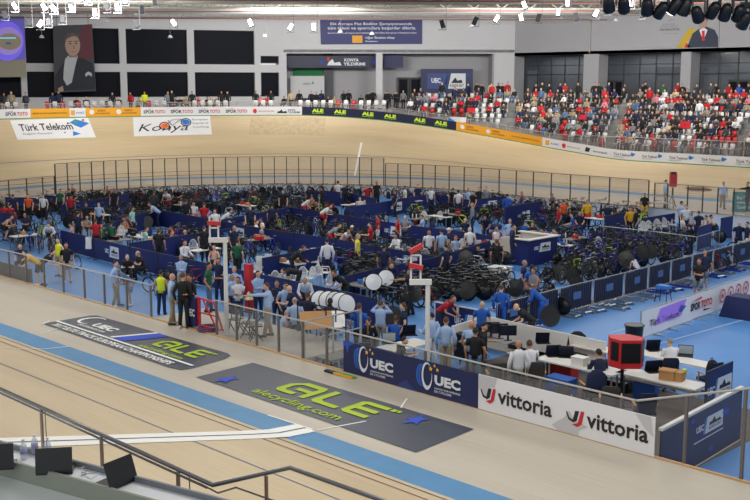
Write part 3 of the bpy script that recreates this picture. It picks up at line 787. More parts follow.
for i, (px, py, kk) in enumerate(sorted(mv)):
    t = bt; d = dirxy(px)*t; z = H+(84-py)*t/F
    o = empty('stage_light', (d.x, d.y, z), math.atan2(right.y, right.x)+R.uniform(-.5, .5), label='black stage light on the upper right truss, %s from the left%s' % (nth(i), ', glowing purple' if kk == 1 else ''), cat='stage light', group='stage lights on the truss')
    ztop = H+(84+8)*t/F-z-.02
    tl = R.uniform(-.6, .6); MM = Matrix.Rotation(tl, 3, 'Y') @ Matrix.Rotation(R.uniform(.2, .9), 3, 'X')
    b = MB(); b.lathe([(.1, .35), (.2, .25), (.24, 0), (.26, -.3), (.24, -.36)], 12, M=MM); b.build('head', M_black, o, True)
    b = MB(); b.lathe([(.20, -.37), (.17, -.39)], 12, M=MM); b.build('lens', M_purple if kk == 1 else (M_lamp if kk == 2 else M_lens), o)
    b = MB(); b.bar((-.3, 0, -.05), (-.3, 0, .5), .06); b.bar((.3, 0, -.05), (.3, 0, .5), .06); b.bar((-.33, 0, .5), (.33, 0, .5), .08); b.bx(-.18, .18, -.12, .12, .5, .7); b.bar((0, 0, .7), (0, 0, max(.72, ztop)), .05); b.build('yoke', M_black, o)
# ================================================================ people
def V(*a): return Vector(a)
POSES = {}
def pose(name, pel, chest, neck, head, hips, knees, ankles, wrists, face=(1, 0, 0)):
    POSES[name] = dict(pel=V(*pel), chest=V(*chest), neck=V(*neck), head=V(*head), knees=[V(*k) for k in knees], ankles=[V(*k) for k in ankles], wrists=[V(*k) for k in wrists], hips=hips, face=V(*face))
sy2 = lambda x, y, z: [(x, y, z), (x, -y, z)]
pose('stand', (0, 0, .96), (0, 0, 1.30), (0, 0, 1.49), (.03, 0, 1.62), .09, sy2(.02, .1, .51), sy2(-.02, .12, .09), sy2(.06, .26, .86))
pose('folded', (0, 0, .96), (-.02, 0, 1.30), (0, 0, 1.49), (.03, 0, 1.62), .09, sy2(.02, .11, .51), sy2(-.02, .14, .09), [(.24, -.06, 1.16), (.25, .08, 1.13)])
pose('talk', (0, 0, .96), (0, 0, 1.30), (0, 0, 1.49), (.03, 0, 1.62), .09, sy2(.02, .1, .51), [(.06, .12, .09), (-.08, -.12, .09)], [(.35, .2, 1.15), (.08, -.26, .9)])
pose('reach', (0, 0, .96), (0, 0, 1.30), (0, 0, 1.49), (.04, 0, 1.62), .09, sy2(.02, .1, .51), [(.1, .12, .09), (-.08, -.12, .09)], [(.62, .2, 1.36), (.08, -.26, .9)])
pose('phone', (0, 0, .96), (0, 0, 1.30), (0, 0, 1.49), (.03, 0, 1.62), .09, sy2(.02, .1, .51), sy2(0, .12, .09), [(.24, .12, 1.56), (.24, -.12, 1.54)])
pose('lean', (-.12, 0, .93), (.18, 0, 1.18), (.32, 0, 1.31), (.42, 0, 1.40), .09, sy2(-.02, .1, .5), sy2(-.06, .12, .09), sy2(.52, .16, .86))
pose('bend', (-.2, 0, .9), (.2, 0, .98), (.36, 0, .98), (.48, 0, .97), .09, sy2(-.06, .12, .48), sy2(-.06, .14, .09), sy2(.4, .14, .5))
pose('sit', (0, 0, .52), (-.04, 0, .86), (-.02, 0, 1.03), (.02, 0, 1.17), .1, sy2(.43, .13, .52), sy2(.42, .14, .09), sy2(.34, .16, .62))
pose('type', (0, 0, .52), (.08, 0, .86), (.14, 0, 1.02), (.2, 0, 1.15), .1, sy2(.42, .13, .52), sy2(.38, .14, .09), sy2(.5, .14, .76))
pose('ride', (0, 0, .98), (.3, 0, 1.2), (.44, 0, 1.3), (.53, 0, 1.4), .09, [(.34, .1, .82), (.3, -.1, .62)], [(.1, .12, .48), (.14, -.12, .24)], sy2(.62, .2, .96))
pose('crouch', (0, 0, .34), (.2, 0, .62), (.3, 0, .76), (.38, 0, .87), .1, sy2(.36, .16, .46), sy2(.08, .14, .09), sy2(.5, .12, .4))
def elbow(sh, wr, side, name):
    mid = (sh+wr)/2; L = (wr-sh).length; s = math.sqrt(max(0, .3**2-(L/2)**2)) if L < .6 else 0
    d = V(-.45, side*.5, -.75); ax = (wr-sh).normalized(); d = d-ax*d.dot(ax); d.normalize(); return mid+d*s
def skel(name):
    p = POSES[name]; up = (p['neck']-p['chest']).normalized()
    sh = [p['chest']+up*.10+V(0, s*.17, 0) for s in (1, -1)]
    hip = [p['pel']+V(0, s*p['hips'], -.02) for s in (1, -1)]
    el = [elbow(sh[i], p['wrists'][i], (1, -1)[i], name) for i in (0, 1)]
    return p, sh, hip, el, up
def body_mesh(name, res=1):
    p, sh, hip, el, up = skel(name)
    verts = []; edges = []; rad = []
    def add(v, r, par=None):
        verts.append(tuple(v)); rad.append(r)
        if par is not None: edges.append((par, len(verts)-1))
        return len(verts)-1
    pel = add(p['pel'], (.125, .105)); mid = add(p['pel'].lerp(p['chest'], .5), (.115, .095), pel); ch = add(p['chest'], (.135, .10), mid)
    nk = add(p['neck'], (.055, .055), ch); hb = add(p['neck'].lerp(p['head'], .45), (.052, .052), nk)
    fv = (p['head']-p['neck']); 
    hd = add(p['head'], (.078, .085), hb); add(p['head']+V(0, 0, .07), (.06, .066), hd)
    for i, s in enumerate((1, -1)):
        a = add(sh[i], (.058, .058), ch); e = add(el[i], (.042, .042), a); w_ = add(p['wrists'][i], (.028, .03), e)
        d = (p['wrists'][i]-el[i]).normalized(); side = d.cross(V(0, 0, 1)); side = V(0, 1, 0) if side.length < .3 else side.normalized()
        pm = add(p['wrists'][i]+d*.06, (.036, .018), w_)
        if res:
            for k, (o_, ln) in enumerate(((-.03, .06), (-.01, .075), (.011, .07), (.031, .055))):
                b0 = p['wrists'][i]+d*.085+side*o_; f1 = add(b0, (.010, .010), pm); f2 = add(b0+d*ln*.5, (.009, .009), f1); add(b0+d*ln*.9+V(0, 0, -.012), (.007, .007), f2)
            t1 = add(p['wrists'][i]+d*.035+side*(-.04*s), (.011, .011), pm); add(p['wrists'][i]+d*.075+side*(-.062*s), (.009, .009), t1)
        h = add(hip[i], (.085, .085), pel); k_ = add(p['knees'][i], (.056, .056), h); m_ = add(p['knees'][i].lerp(p['ankles'][i], .35), (.052, .052), k_); an = add(p['ankles'][i], (.036, .036), m_)
        add(p['ankles'][i]+V(.14, s*.02, -.055), (.035, .03), an)
    me = bpy.data.meshes.new('b'); me.from_pydata(verts, edges, [])
    ob = bpy.data.objects.new('b', me); COL.objects.link(ob)
    m = ob.modifiers.new('s', 'SKIN'); m.use_smooth_shade = True
    sv = me.skin_vertices[0].data
    for i, r in enumerate(rad): sv[i].radius = r; sv[i].use_root = (i == 0)
    sb = ob.modifiers.new('u', 'SUBSURF'); sb.levels = 1; sb.render_levels = 1
    bpy.context.view_layer.update(); dg = bpy.context.evaluated_depsgraph_get()
    out = bpy.data.meshes.new_from_object(ob.evaluated_get(dg)); bpy.data.objects.remove(ob); bpy.data.meshes.remove(me)
    # the face: skull, nose, ears, eyes, mouth join the head
    bm = bmesh.new(); bm.from_mesh(out); q = MB(); c = p['head']+V(.005, 0, .005)
    q.ball(c, .118, 12, 9, sc=(.80, .66, 1)); q.ball(c+V(.045, 0, -.065), .05, 8, 6, sc=(.9, .9, .8))
    q.add([c+V(.09, -.014, -.03), c+V(.09, .014, -.03), c+V(.118, 0, -.025), c+V(.088, 0, .02)], [(0, 1, 2), (0, 2, 3), (1, 3, 2), (0, 3, 1)])
    for s in (1, -1):
        q.ball(c+V(-.005, s*.08, -.01), .026, 6, 5, sc=(.7, .35, 1.1)); q.ball(c+V(.084, s*.028, .008), .011, 6, 5, mi=1); q.box(c+V(.09, s*.028, .027), (.008, .03, .006), mi=1)
    q.box(c+V(.086, 0, -.058), (.01, .04, .007), mi=2)
    me2 = q.mesh('h', True); bm.from_mesh(me2); bm.to_mesh(out); bm.free(); bpy.data.meshes.remove(me2)
    out.materials.clear()
    return out
def loft(b, pts, rr, sidev, n=10, mi=None):
    """rings of elliptical section; rr: (half width along sidev, half depth)"""
    vs = []; N = len(pts)
    for i, p in enumerate(pts):
        t = (pts[min(i+1, N-1)]-pts[max(i-1, 0)]).normalized(); s = (sidev-t*sidev.dot(t)).normalized(); f = t.cross(s)
        for k in range(n):
            a = 2*PI*k/n; vs.append(p+s*math.cos(a)*rr[i][0]+f*math.sin(a)*rr[i][1])
    fs = [(i*n+k, i*n+(k+1) % n, (i+1)*n+(k+1) % n, (i+1)*n+k) for i in range(N-1) for k in range(n)]
    fs += [tuple(range(n-1, -1, -1)), tuple((N-1)*n+k for k in range(n))]
    b.add(vs, fs, mi)
def shirt_mb(name, sleeve, b=None, mi=None, jacket=0.0):
    p, sh, hip, el, up = skel(name); b = b or MB(); Y = V(0, 1, 0); j = jacket
    pl = p['pel']; c = p['chest']; nk = p['neck']
    sit = name in ('sit', 'type', 'crouch', 'ride')
    pts = [pl+(pl-c).normalized()*(.02 if sit else .08+j), pl+(c-pl)*.25, pl+(c-pl)*.6, c, c+up*.09, c+up*.145, nk+up*.005]
    rr = [(.17+j, .125+j), (.158+j, .12+j), (.16+j, .12+j), (.18+j, .125+j), (.19+j, .115), (.14, .09), (.062, .06)]
    loft(b, pts, rr, Y, 12, mi)
    if sleeve:
        for i in (0, 1):
            q = [c+up*.07+V(0, (1, -1)[i]*.13, 0), sh[i]+V(0, (1, -1)[i]*.015, -.005)]; r = [(.07, .07), (.075+j*.5, .075+j*.5)]
            if sleeve == 1: q += [sh[i].lerp(el[i], .62)]; r += [(.063, .063)]
            else: q += [sh[i].lerp(el[i], .5), el[i], el[i].lerp(p['wrists'][i], .5), p['wrists'][i].lerp(el[i], .06)]; r += [(.062+j*.4,)*2, (.056+j*.3,)*2, (.05+j*.3,)*2, (.04+j*.3,)*2]
            loft(b, q, r, V(0, 0, 1) if abs((el[i]-sh[i]).normalized().z) < .7 else V(1, 0, 0), 8, mi)
    return b
def pants_mb(name, length, b=None, mi=None):
    p, sh, hip, el, up = skel(name); b = b or MB(); Y = V(0, 1, 0); pl = p['pel']; u_ = (p['chest']-pl).normalized()
    loft(b, [pl-u_*.09, pl-u_*.02, pl+u_*.08], [(.13, .1), (.168, .122), (.152, .112)], Y, 12, mi)
    for i in (0, 1):
        k = p['knees'][i]; a = p['ankles'][i]; h = hip[i]
        q = [h+u_*.02, h.lerp(k, .3), h.lerp(k, .95)]; r = [(.1, .105), (.1, .1), (.072, .072)]
        if length == 2: q += [k.lerp(a, .15), k.lerp(a, .5), a+V(0, 0, -.02)]; r += [(.07, .07), (.067, .067), (.058, .058)]
        elif length == 1: q[-1] = h.lerp(k, .8); r[-1] = (.088, .088)
        loft(b, q, r, Y, 8, mi)
    return b
def hair_mb(name, style, b=None, mi=None):
    p = POSES[name]; c = p['head']+V(.0, 0, .012); b = b or MB(); n = 12
    vs = []; fs = []
    m = 6; sc = (1.08 if style != 'bald' else 1.0)
    for j in range(m+1):
        for k in range(n):
            a = 2*PI*k/n; fr = (math.cos(a)+1)/2        # 1 at the face
            low = (1.75-.95*fr) if style in ('short', 'grey') else (2.1-1.25*fr if style == 'long' else (1.45-.45*fr))
            th = low*j/m
            r = .118*sc*1.03
            vs.append(c+V(-.012+math.sin(th)*math.cos(a)*r*.83, math.sin(th)*math.sin(a)*r*.72, math.cos(th)*r*1.0))
    for j in range(m):
        for k in range(n): fs.append((j*n+k, j*n+(k+1) % n, (j+1)*n+(k+1) % n, (j+1)*n+k))
    if style == 'fringe':       # balding: only a band above the ears
        vs = []; fs = []
        for j in range(3):
            for k in range(n-1):
                a = .9+(2*PI-1.8)*k/(n-2); th = 1.15+.55*j/2; r = .124
                vs.append(c+V(-.008+math.sin(th)*math.cos(a)*r*.83, math.sin(th)*math.sin(a)*r*.72, math.cos(th)*r))
        for j in range(2):
            for k in range(n-2): fs.append((j*(n-1)+k, j*(n-1)+k+1, (j+1)*(n-1)+k+1, (j+1)*(n-1)+k))
    b.add(vs, fs, mi)
    if style == 'long': b.ball(c+V(-.09, 0, -.09), .07, 8, 6, sc=(.6, 1.0, 1.5), mi=mi)
    if style == 'cap': b.box(c+V(.12, 0, .035), (.1, .12, .012), mi=mi)
    return b
def shoe_mb(name, i, b=None, mi=None):
    a = POSES[name]['ankles'][i]; s = (1, -1)[i]; b = b or MB(); z = a.z-.085
    loft(b, [V(a.x-.07, a.y, z+.045), V(a.x, a.y, z+.055), V(a.x+.09, a.y+s*.01, z+.04), V(a.x+.19, a.y+s*.02, z+.028)], [(.035, .045), (.044, .055), (.046, .04), (.032, .026)], V(0, 1, 0), 8, mi)
    return b
_mc = {}
def cached(key, fn):
    if key not in _mc: _mc[key] = fn()
    return _mc[key]
def inst(name, me, parent, mats):
    if len(me.materials) == 0:
        for m in mats: me.materials.append(m)
    o = bpy.data.objects.new(name, me); COL.objects.link(o); o.parent = parent
    for i, m in enumerate(mats):
        if me.materials[i] != m: o.material_slots[i].link = 'OBJECT'; o.material_slots[i].material = m
    return o
CL = {'black': (24, 25, 29), 'navy': (24, 34, 66), 'blue': (34, 88, 176), 'light blue': (158, 184, 220), 'white': (216, 218, 222), 'red': (176, 26, 40), 'green': (24, 92, 62), 'yellow': (214, 226, 40), 'orange': (226, 92, 34), 'grey': (128, 132, 138), 'khaki': (150, 136, 110), 'jeans': (76, 104, 140), 'mint': (150, 200, 190), 'beige': (190, 175, 145), 'pink': (206, 120, 140), 'purple': (90, 70, 120), 'gold': (220, 170, 40), 'dark grey': (58, 60, 66)}
def cloth(c): return mat('cloth_'+c.replace(' ', '_'), CL[c], .85, noise=.06, scale=5)
SK = [mat('skin_light', (206, 160, 132), .6), mat('skin_tan', (182, 132, 104), .6), mat('skin_pale', (220, 178, 152), .6)]
M_eye = mat('eye_dark', (26, 22, 22), .4); M_mouth = mat('mouth_tone', (150, 78, 72), .6)
HR = {'dark': mat('hair_dark', (28, 22, 20), .7), 'brown': mat('hair_brown', (78, 54, 36), .7), 'grey': mat('hair_grey', (140, 138, 134), .7), 'blond': mat('hair_blond', (186, 150, 96), .7)}
M_shoe = mat('shoe_dark', (34, 34, 38), .6); M_shoew = mat('shoe_white', (214, 214, 214), .6)
PEOPLE = []
def person(P, head, ps, top, bottom, sleeve=1, plen=2, hair='short', hcol='dark', shoes=None, scale=1.0, sk=None, cap=None):
    o = empty('person', P, head); o.scale = (scale,)*3
    sk = sk if sk is not None else R.choice(SK)
    inst('body', cached(('body', ps), lambda: body_mesh(ps)), o, [sk, M_eye, M_mouth])
    if top != 'bare': inst('shirt', cached(('shirt', ps, sleeve), lambda: shirt_mb(ps, sleeve).mesh('shirt', True)), o, [cloth(top)])
    inst('trousers' if plen == 2 else 'shorts', cached(('pants', ps, plen), lambda: pants_mb(ps, plen).mesh('trousers', True)), o, [cloth(bottom)])
    if hair != 'bald': inst('cap' if cap else 'hair', cached(('hair', ps, hair), lambda: hair_mb(ps, hair).mesh('hair', True)), o, [cloth(cap) if cap else HR[hcol]])
    for i in (0, 1): inst('shoe', cached(('shoe', ps, i), lambda: shoe_mb(ps, i).mesh('shoe', True)), o, [shoes or R.choice((M_shoe, M_shoe, M_shoew))])
    return o
TOPZ = {'stand': 1.74, 'folded': 1.74, 'talk': 1.74, 'reach': 1.74, 'phone': 1.74, 'lean': 1.52, 'bend': 1.1, 'sit': 1.29, 'type': 1.27, 'ride': 1.52, 'crouch': .99}
AZ = math.atan2(fwd_h.y, fwd_h.x)
HEAD = {'a': AZ, 'c': AZ+PI, 'l': AZ+PI/2, 'r': AZ-PI/2, 'al': AZ+PI/4, 'ar': AZ-PI/4, 'cl': AZ+PI*.75, 'cr': AZ-PI*.75}
# (px, head top row, pose, facing, top, bottom, opts)
W_ = [
(114.8, 261, 'talk', 'r', 'light blue', 'khaki', dict(sleeve=2)), (128, 268, 'lean', 'l', 'jeans', 'grey', dict(plen=1, hcol='grey', shoes='w')),
(127.5, 254, 'type', 'c', 'black', 'black', dict(hcol='grey')), (142, 250.5, 'type', 'cl', 'black', 'black', dict(hair='fringe', hcol='grey')),
(160.5, 270.5, 'stand', 'a', 'yellow', 'navy', dict(sleeve=0)), (181, 255, 'folded', 'c', 'light blue', 'khaki', dict(sleeve=2, hcol='grey')),
(171, 273.5, 'talk', 'r', 'light blue', 'khaki', dict(sleeve=2, hair='bald', z=0)), (182.5, 273, 'stand', 'a', 'black', 'black', dict(sleeve=2, scale=1.04, z=0)),
(190, 274.5, 'talk', 'cl', 'black', 'black', dict(sleeve=2, z=0)), (184.5, 240.5, 'sit', 'cr', 'white', 'dark grey', dict(sleeve=2)),
(208, 262.5, 'talk', 'r', 'green', 'jeans', dict(sleeve=1, z=0)), (218.5, 258, 'talk', 'c', 'navy', 'navy', dict()), (234.5, 266.5, 'stand', 'c', 'light blue', 'navy', dict(sleeve=2, hcol='grey')),
(231.5, 274.5, 'stand', 'cr', 'light blue', 'navy', dict(hcol='grey')), (238, 277, 'folded', 'c', 'white', 'navy', dict()), (257.5, 271, 'folded', 'cr', 'light blue', 'navy', dict(sleeve=2)),
(267.5, 283, 'reach', 'l', 'light blue', 'khaki', dict(sleeve=2, z=0)), (277, 280.5, 'folded', 'c', 'navy', 'navy', dict(sleeve=2)), (285, 282.5, 'talk', 'cr', 'light blue', 'dark grey', dict(cap='navy', hair='cap')),
(290.3, 285.5, 'talk', 'l', 'navy', 'dark grey', dict(hair='bald')), (280.8, 310, 'type', 'r', 'light blue', 'khaki', dict(hair='bald')), (305.5, 276, 'lean', 'c', 'white', 'black', dict(sleeve=2, hcol='grey')),
(307.5, 292.5, 'stand', 'a', 'navy', 'navy', dict(hcol='brown')), (294.8, 297.5, 'stand', 'a', 'light blue', 'dark grey', dict(hair='fringe', hcol='grey')), (295, 268, 'bend', 'l', 'black', 'black', dict()),
(294, 246, 'lean', 'r', 'black', 'black', dict(sleeve=2)), (327, 239, 'stand', 'a', 'white', 'navy', dict(sleeve=2)), (343, 269.5, 'lean', 'cl', 'black', 'black', dict(hcol='brown')),
(357.5, 234, 'stand', 'r', 'yellow', 'black', dict(sleeve=0, hcol='blond')), (330, 298.5, 'stand', 'a', 'navy', 'navy', dict(hair='long')), (315, 313.5, 'type', 'a', 'light blue', 'navy', dict(hcol='brown')),
(359, 303.5, 'stand', 'a', 'blue', 'black', dict()), (368.5, 317, 'sit', 'a', 'black', 'black', dict(sleeve=2, hcol='brown')), (380.5, 301, 'phone', 'a', 'light blue', 'khaki', dict(sleeve=2)),
(396, 316, 'sit', 'a', 'blue', 'navy', dict()), (404, 303, 'stand', 'l', 'navy', 'black', dict(hair='long')), (398, 337, 'type', 'r', 'black', 'black', dict()),
(432, 313, 'talk', 'al', 'light blue', 'white', dict(sleeve=2)), (446, 317.5, 'stand', 'a', 'light blue', 'khaki', dict(sleeve=2, hcol='brown')), (445, 294, 'lean', 'cr', 'red', 'navy', dict()),
(482, 301, 'stand', 'c', 'blue', 'navy', dict(hair='bald')), (501.5, 285, 'stand', 'a', 'blue', 'blue', dict(sleeve=2, hcol='brown')), (470.5, 321, 'stand', 'ar', 'light blue', 'navy', dict(hair='bald')),
(475.5, 328, 'stand', 'a', 'black', 'jeans', dict(hair='short')), (483.5, 323, 'talk', 'r', 'black', 'black', dict(cap='black', hair='cap')), (519, 340.5, 'stand', 'a', 'white', 'black', dict(sleeve=2, hair='bald')),
(531, 342, 'type', 'a', 'white', 'black', dict()), (529, 303.5, 'lean', 'l', 'black', 'black', dict(hair='bald')), (540, 284, 'lean', 'l', 'blue', 'blue', dict(sleeve=2)), (534, 268, 'folded', 'cl', 'grey', 'black', dict(sleeve=0, hcol='brown', hair='long')),
(524, 260.5, 'stand', 'r', 'navy', 'navy', dict(hcol='grey')), (532, 265, 'stand', 'a', 'blue', 'navy', dict(hair='long')), (601.5, 351, 'type', 'a', 'navy', 'navy', dict(sleeve=2)), (673, 340, 'type', 'a', 'white', 'black', dict(hcol='grey', sleeve=2)),
(705.5, 250.5, 'stand', 'a', 'navy', 'grey', dict(plen=1, hair='bald')), (699.5, 258.5, 'folded', 'cl', 'black', 'grey', dict(plen=1, hcol='brown')), (638.5, 255, 'crouch', 'al', 'white', 'navy', dict(sleeve=0, plen=1, hcol='brown')),
(666, 180, 'stand', 'r', 'light blue', 'khaki', dict(sleeve=2, z=0)), (723.7, 182, 'stand', 'c', 'light blue', 'khaki', dict(sleeve=2, z=0)), (748.5, 182, 'reach', 'l', 'black', 'black', dict(sleeve=2, z=.15)),
(678, 201, 'stand', 'r', 'light blue', 'navy', dict()), (686, 205, 'stand', 'c', 'white', 'navy', dict()), (683.5, 216, 'sit', 'r', 'white', 'grey', dict(hcol='grey')), (692, 211.5, 'sit', 'c', 'light blue', 'navy', dict()), (699, 211, 'stand', 'a', 'navy', 'navy', dict()),
(711, 215, 'sit', 'r', 'light blue', 'blue', dict()), (716, 215.5, 'ride', 'l', 'bare', 'black', dict(plen=1)), (739.5, 221, 'stand', 'c', 'navy', 'navy', dict(hair='bald')), (748, 222, 'stand', 'l', 'navy', 'white', dict()),
(563.5, 200, 'stand', 'al', 'orange', 'navy', dict()), (575, 199, 'ride', 'l', 'grey', 'black', dict(sleeve=0, plen=1)), (587.5, 200, 'stand', 'c', 'gold', 'black', dict(sleeve=2)), (580, 211, 'sit', 'c', 'navy', 'black', dict()), (572, 213, 'sit', 'l', 'blue', 'jeans', dict()),
(630.5, 207, 'stand', 'c', 'gold', 'black', dict(sleeve=2)), (636.5, 208, 'stand', 'l', 'black', 'black', dict(hair='long')), (618, 208, 'sit', 'c', 'black', 'black', dict()), (551.7, 193, 'ride', 'c', 'grey', 'black', dict(sleeve=0, plen=1)), (559, 206, 'stand', 'l', 'red', 'navy', dict()),
(522, 191, 'ride', 'c', 'bare', 'blue', dict(plen=1)), (507.5, 194, 'stand', 'a', 'blue', 'blue', dict(sleeve=2)), (488.8, 187, 'stand', 'c', 'grey', 'black', dict(sleeve=2)), (479.4, 187.5, 'stand', 'c', 'black', 'black', dict()), (472.7, 191, 'stand', 'cl', 'black', 'black', dict()),
(510, 219, 'stand', 'c', 'light blue', 'khaki', dict(hcol='grey')), (512.5, 224.5, 'talk', 'r', 'navy', 'navy', dict(sleeve=2, z=FZ+.35)), (490, 226, 'folded', 'c', 'white', 'black', dict(sleeve=0, hcol='brown')), (486, 215, 'lean', 'c', 'navy', 'navy', dict()), (472.5, 203, 'stand', 'l', 'grey', 'navy', dict(hcol='blond', sleeve=2)),
(525.6, 221, 'sit', 'a', 'blue', 'navy', dict(cap='blue', hair='cap')), (532.5, 222, 'sit', 'c', 'navy', 'black', dict(sleeve=2, hair='long')), (547, 229, 'type', 'l', 'blue', 'blue', dict()), (559, 229, 'type', 'l', 'blue', 'navy', dict()),
(418, 184.5, 'stand', 'c', 'navy', 'navy', dict()), (431, 187, 'stand', 'c', 'white', 'navy', dict()), (445, 187, 'ride', 'c', 'grey', 'black', dict()), (453, 188, 'stand', 'a', 'black', 'black', dict()), (458.4, 190, 'stand', 'a', 'white', 'navy', dict()), (464, 188.5, 'stand', 'c', 'light blue', 'navy', dict()),
(399, 188, 'folded', 'cr', 'navy', 'navy', dict(hair='long')), (405, 186, 'stand', 'r', 'white', 'navy', dict()), (391, 190, 'stand', 'l', 'navy', 'black', dict(hcol='brown')), (376.7, 181.5, 'stand', 'c', 'black', 'black', dict(hair='long')), (397.5, 217, 'talk', 'r', 'red', 'navy', dict(hair='short')), (405.3, 215.5, 'talk', 'c', 'grey', 'navy', dict(hair='fringe', hcol='grey')),
(465, 218, 'sit', 'c', 'navy', 'navy', dict(hair='bald')), (396, 234, 'sit', 'cl', 'white', 'blue', dict(sleeve=2)), (429, 230, 'stand', 'c', 'white', 'navy', dict()), (441.7, 229.5, 'stand', 'a', 'light blue', 'jeans', dict()), (448.5, 228, 'stand', 'r', 'navy', 'grey', dict(cap='white', hair='cap')), (455.8, 235.5, 'sit', 'c', 'light blue', 'navy', dict(cap='red', hair='cap')), (470, 227, 'stand', 'a', 'white', 'navy', dict(hair='bald')),
(446, 244.5, 'stand', 'al', 'navy', 'black', dict()), (411, 269, 'reach', 'l', 'black', 'black', dict(hcol='brown')), (389, 261, 'lean', 'c', 'navy', 'black', dict(sleeve=2)),
(338, 181, 'stand', 'a', 'white', 'jeans', dict()), (344.8, 183.5, 'stand', 'a', 'navy', 'navy', dict(hair='long', hcol='blond')), (309.5, 186, 'stand', 'a', 'navy', 'navy', dict()), (315.5, 186.5, 'stand', 'c', 'navy', 'navy', dict()), (321.8, 187, 'stand', 'l', 'black', 'black', dict(sleeve=2)), (302, 197, 'ride', 'r', 'white', 'red', dict(sleeve=0, plen=1)), (315, 198, 'ride', 'c', 'bare', 'black', dict(plen=1)), (325, 204, 'ride', 'r', 'white', 'red', dict(plen=1)),
(360, 197, 'sit', 'c', 'white', 'navy', dict()), (368, 200, 'sit', 'c', 'white', 'black', dict()), (367, 185, 'stand', 'c', 'red', 'black', dict()), (329, 223.5, 'ride', 'r', 'grey', 'red', dict(plen=1)), (343, 228, 'ride', 'cr', 'white', 'red', dict(sleeve=0, plen=1)), (370.5, 222.5, 'talk', 'l', 'red', 'navy', dict()), (378, 215, 'stand', 'l', 'red', 'white', dict()), (352, 225.5, 'sit', 'c', 'navy', 'navy', dict(cap='white', hair='cap')),
(261.5, 218, 'sit', 'l', 'white', 'navy', dict(sleeve=0)), (256.5, 220, 'sit', 'r', 'white', 'navy', dict()), (262.5, 224.5, 'sit', 'r', 'grey', 'jeans', dict(hair='bald')), (234, 226, 'stand', 'cr', 'navy', 'black', dict(hcol='grey')), (215, 209, 'stand', 'c', 'white', 'navy', dict()), (223.5, 209.5, 'lean', 'r', 'white', 'navy', dict()), (204, 203, 'stand', 'a', 'red', 'black', dict()), (193.5, 202, 'sit', 'c', 'white', 'red', dict()), (237, 240, 'stand', 'a', 'green', 'black', dict()), (272, 204, 'stand', 'a', 'navy', 'black', dict()),
(108.7, 185.5, 'ride', 'c', 'bare', 'black', dict(plen=1)), (113.5, 188.7, 'stand', 'c', 'black', 'black', dict()), (133.5, 189.4, 'stand', 'c', 'black', 'black', dict(sleeve=2)), (144, 189.4, 'stand', 'l', 'black', 'black', dict(sleeve=2)), (153.6, 191, 'stand', 'a', 'dark grey', 'black', dict(sleeve=2)), (160.4, 188, 'stand', 'r', 'black', 'black', dict(sleeve=2)), (169, 190.5, 'ride', 'c', 'white', 'red', dict()), (98.8, 202.5, 'stand', 'c', 'light blue', 'navy', dict(hair='long', hcol='brown')), (132, 207, 'stand', 'r', 'mint', 'black', dict()), (151.6, 202.5, 'lean', 'l', 'light blue', 'navy', dict()),
(119.5, 217, 'sit', 'c', 'bare', 'white', dict(plen=1)), (124, 216, 'sit', 'r', 'grey', 'black', dict()), (171.7, 226, 'sit', 'l', 'bare', 'black', dict(plen=1)), (159, 229, 'stand', 'a', 'black', 'black', dict()), (95.3, 219, 'stand', 'a', 'red', 'black', dict()), (100.5, 221.5, 'sit', 'a', 'green', 'black', dict()), (110.7, 221.5, 'sit', 'a', 'green', 'green', dict()), (186, 199.5, 'stand', 'a', 'black', 'black', dict(sleeve=2)),
(24.8, 213, 'folded', 'c', 'navy', 'navy', dict(hair='fringe')), (12.7, 194.5, 'stand', 'a', 'navy', 'navy', dict()), (28, 194.5, 'stand', 'c', 'orange', 'black', dict()), (59.6, 189.4, 'stand', 'c', 'green', 'black', dict()), (68.4, 188.7, 'stand', 'l', 'black', 'black', dict()), (73, 184, 'ride', 'c', 'bare', 'black', dict(plen=1)), (70.4, 194.5, 'stand', 'a', 'red', 'black', dict()), (43, 194.5, 'stand', 'c', 'white', 'black', dict()), (49.6, 222, 'ride', 'c', 'white', 'black', dict(sleeve=2, plen=1)), (58.3, 238, 'stand', 'cl', 'yellow', 'khaki', dict(sleeve=0, plen=1)), (71, 223, 'sit', 'l', 'bare', 'black', dict(plen=1)), (87, 215.5, 'sit', 'c', 'grey', 'white', dict()), (77.7, 212, 'stand', 'a', 'navy', 'black', dict()),
(35, 250, 'lean', 'l', 'gold', 'black', dict(plen=1)), (43, 250, 'lean', 'r', 'black', 'black', dict(plen=1)), (20, 243.5, 'sit', 'c', 'navy', 'black', dict()), (2, 215, 'ride', 'r', 'bare', 'black', dict(plen=1)), (10, 203.5, 'sit', 'a', 'red', 'red', dict()), (4, 204, 'sit', 'a', 'red', 'black', dict()), (86, 203, 'stand', 'c', 'black', 'black', dict()), (179, 188, 'ride', 'c', 'black', 'black', dict()), (190, 230, 'sit', 'c', 'navy', 'black', dict()), (146, 227, 'sit', 'r', 'mint', 'black', dict()), (204, 226, 'stand', 'a', 'black', 'black', dict()), (214, 245, 'sit', 'c', 'bare', 'black', dict(plen=1)), (250, 206, 'stand', 'c', 'navy', 'black', dict()), (283, 190, 'stand', 'c', 'black', 'black', dict()), (352, 186, 'ride', 'a', 'black', 'black', dict()), (422, 215, 'sit', 'l', 'light blue', 'navy', dict()), (384, 245, 'stand', 'a', 'navy', 'navy', dict()), (497, 240, 'stand', 'a', 'black', 'black', dict()), (645, 193, 'stand', 'c', 'black', 'gold', dict()), (608, 203, 'stand', 'a', 'navy', 'navy', dict()), (66, 243, 'stand', 'c', 'black', 'khaki', dict(plen=1)),
]
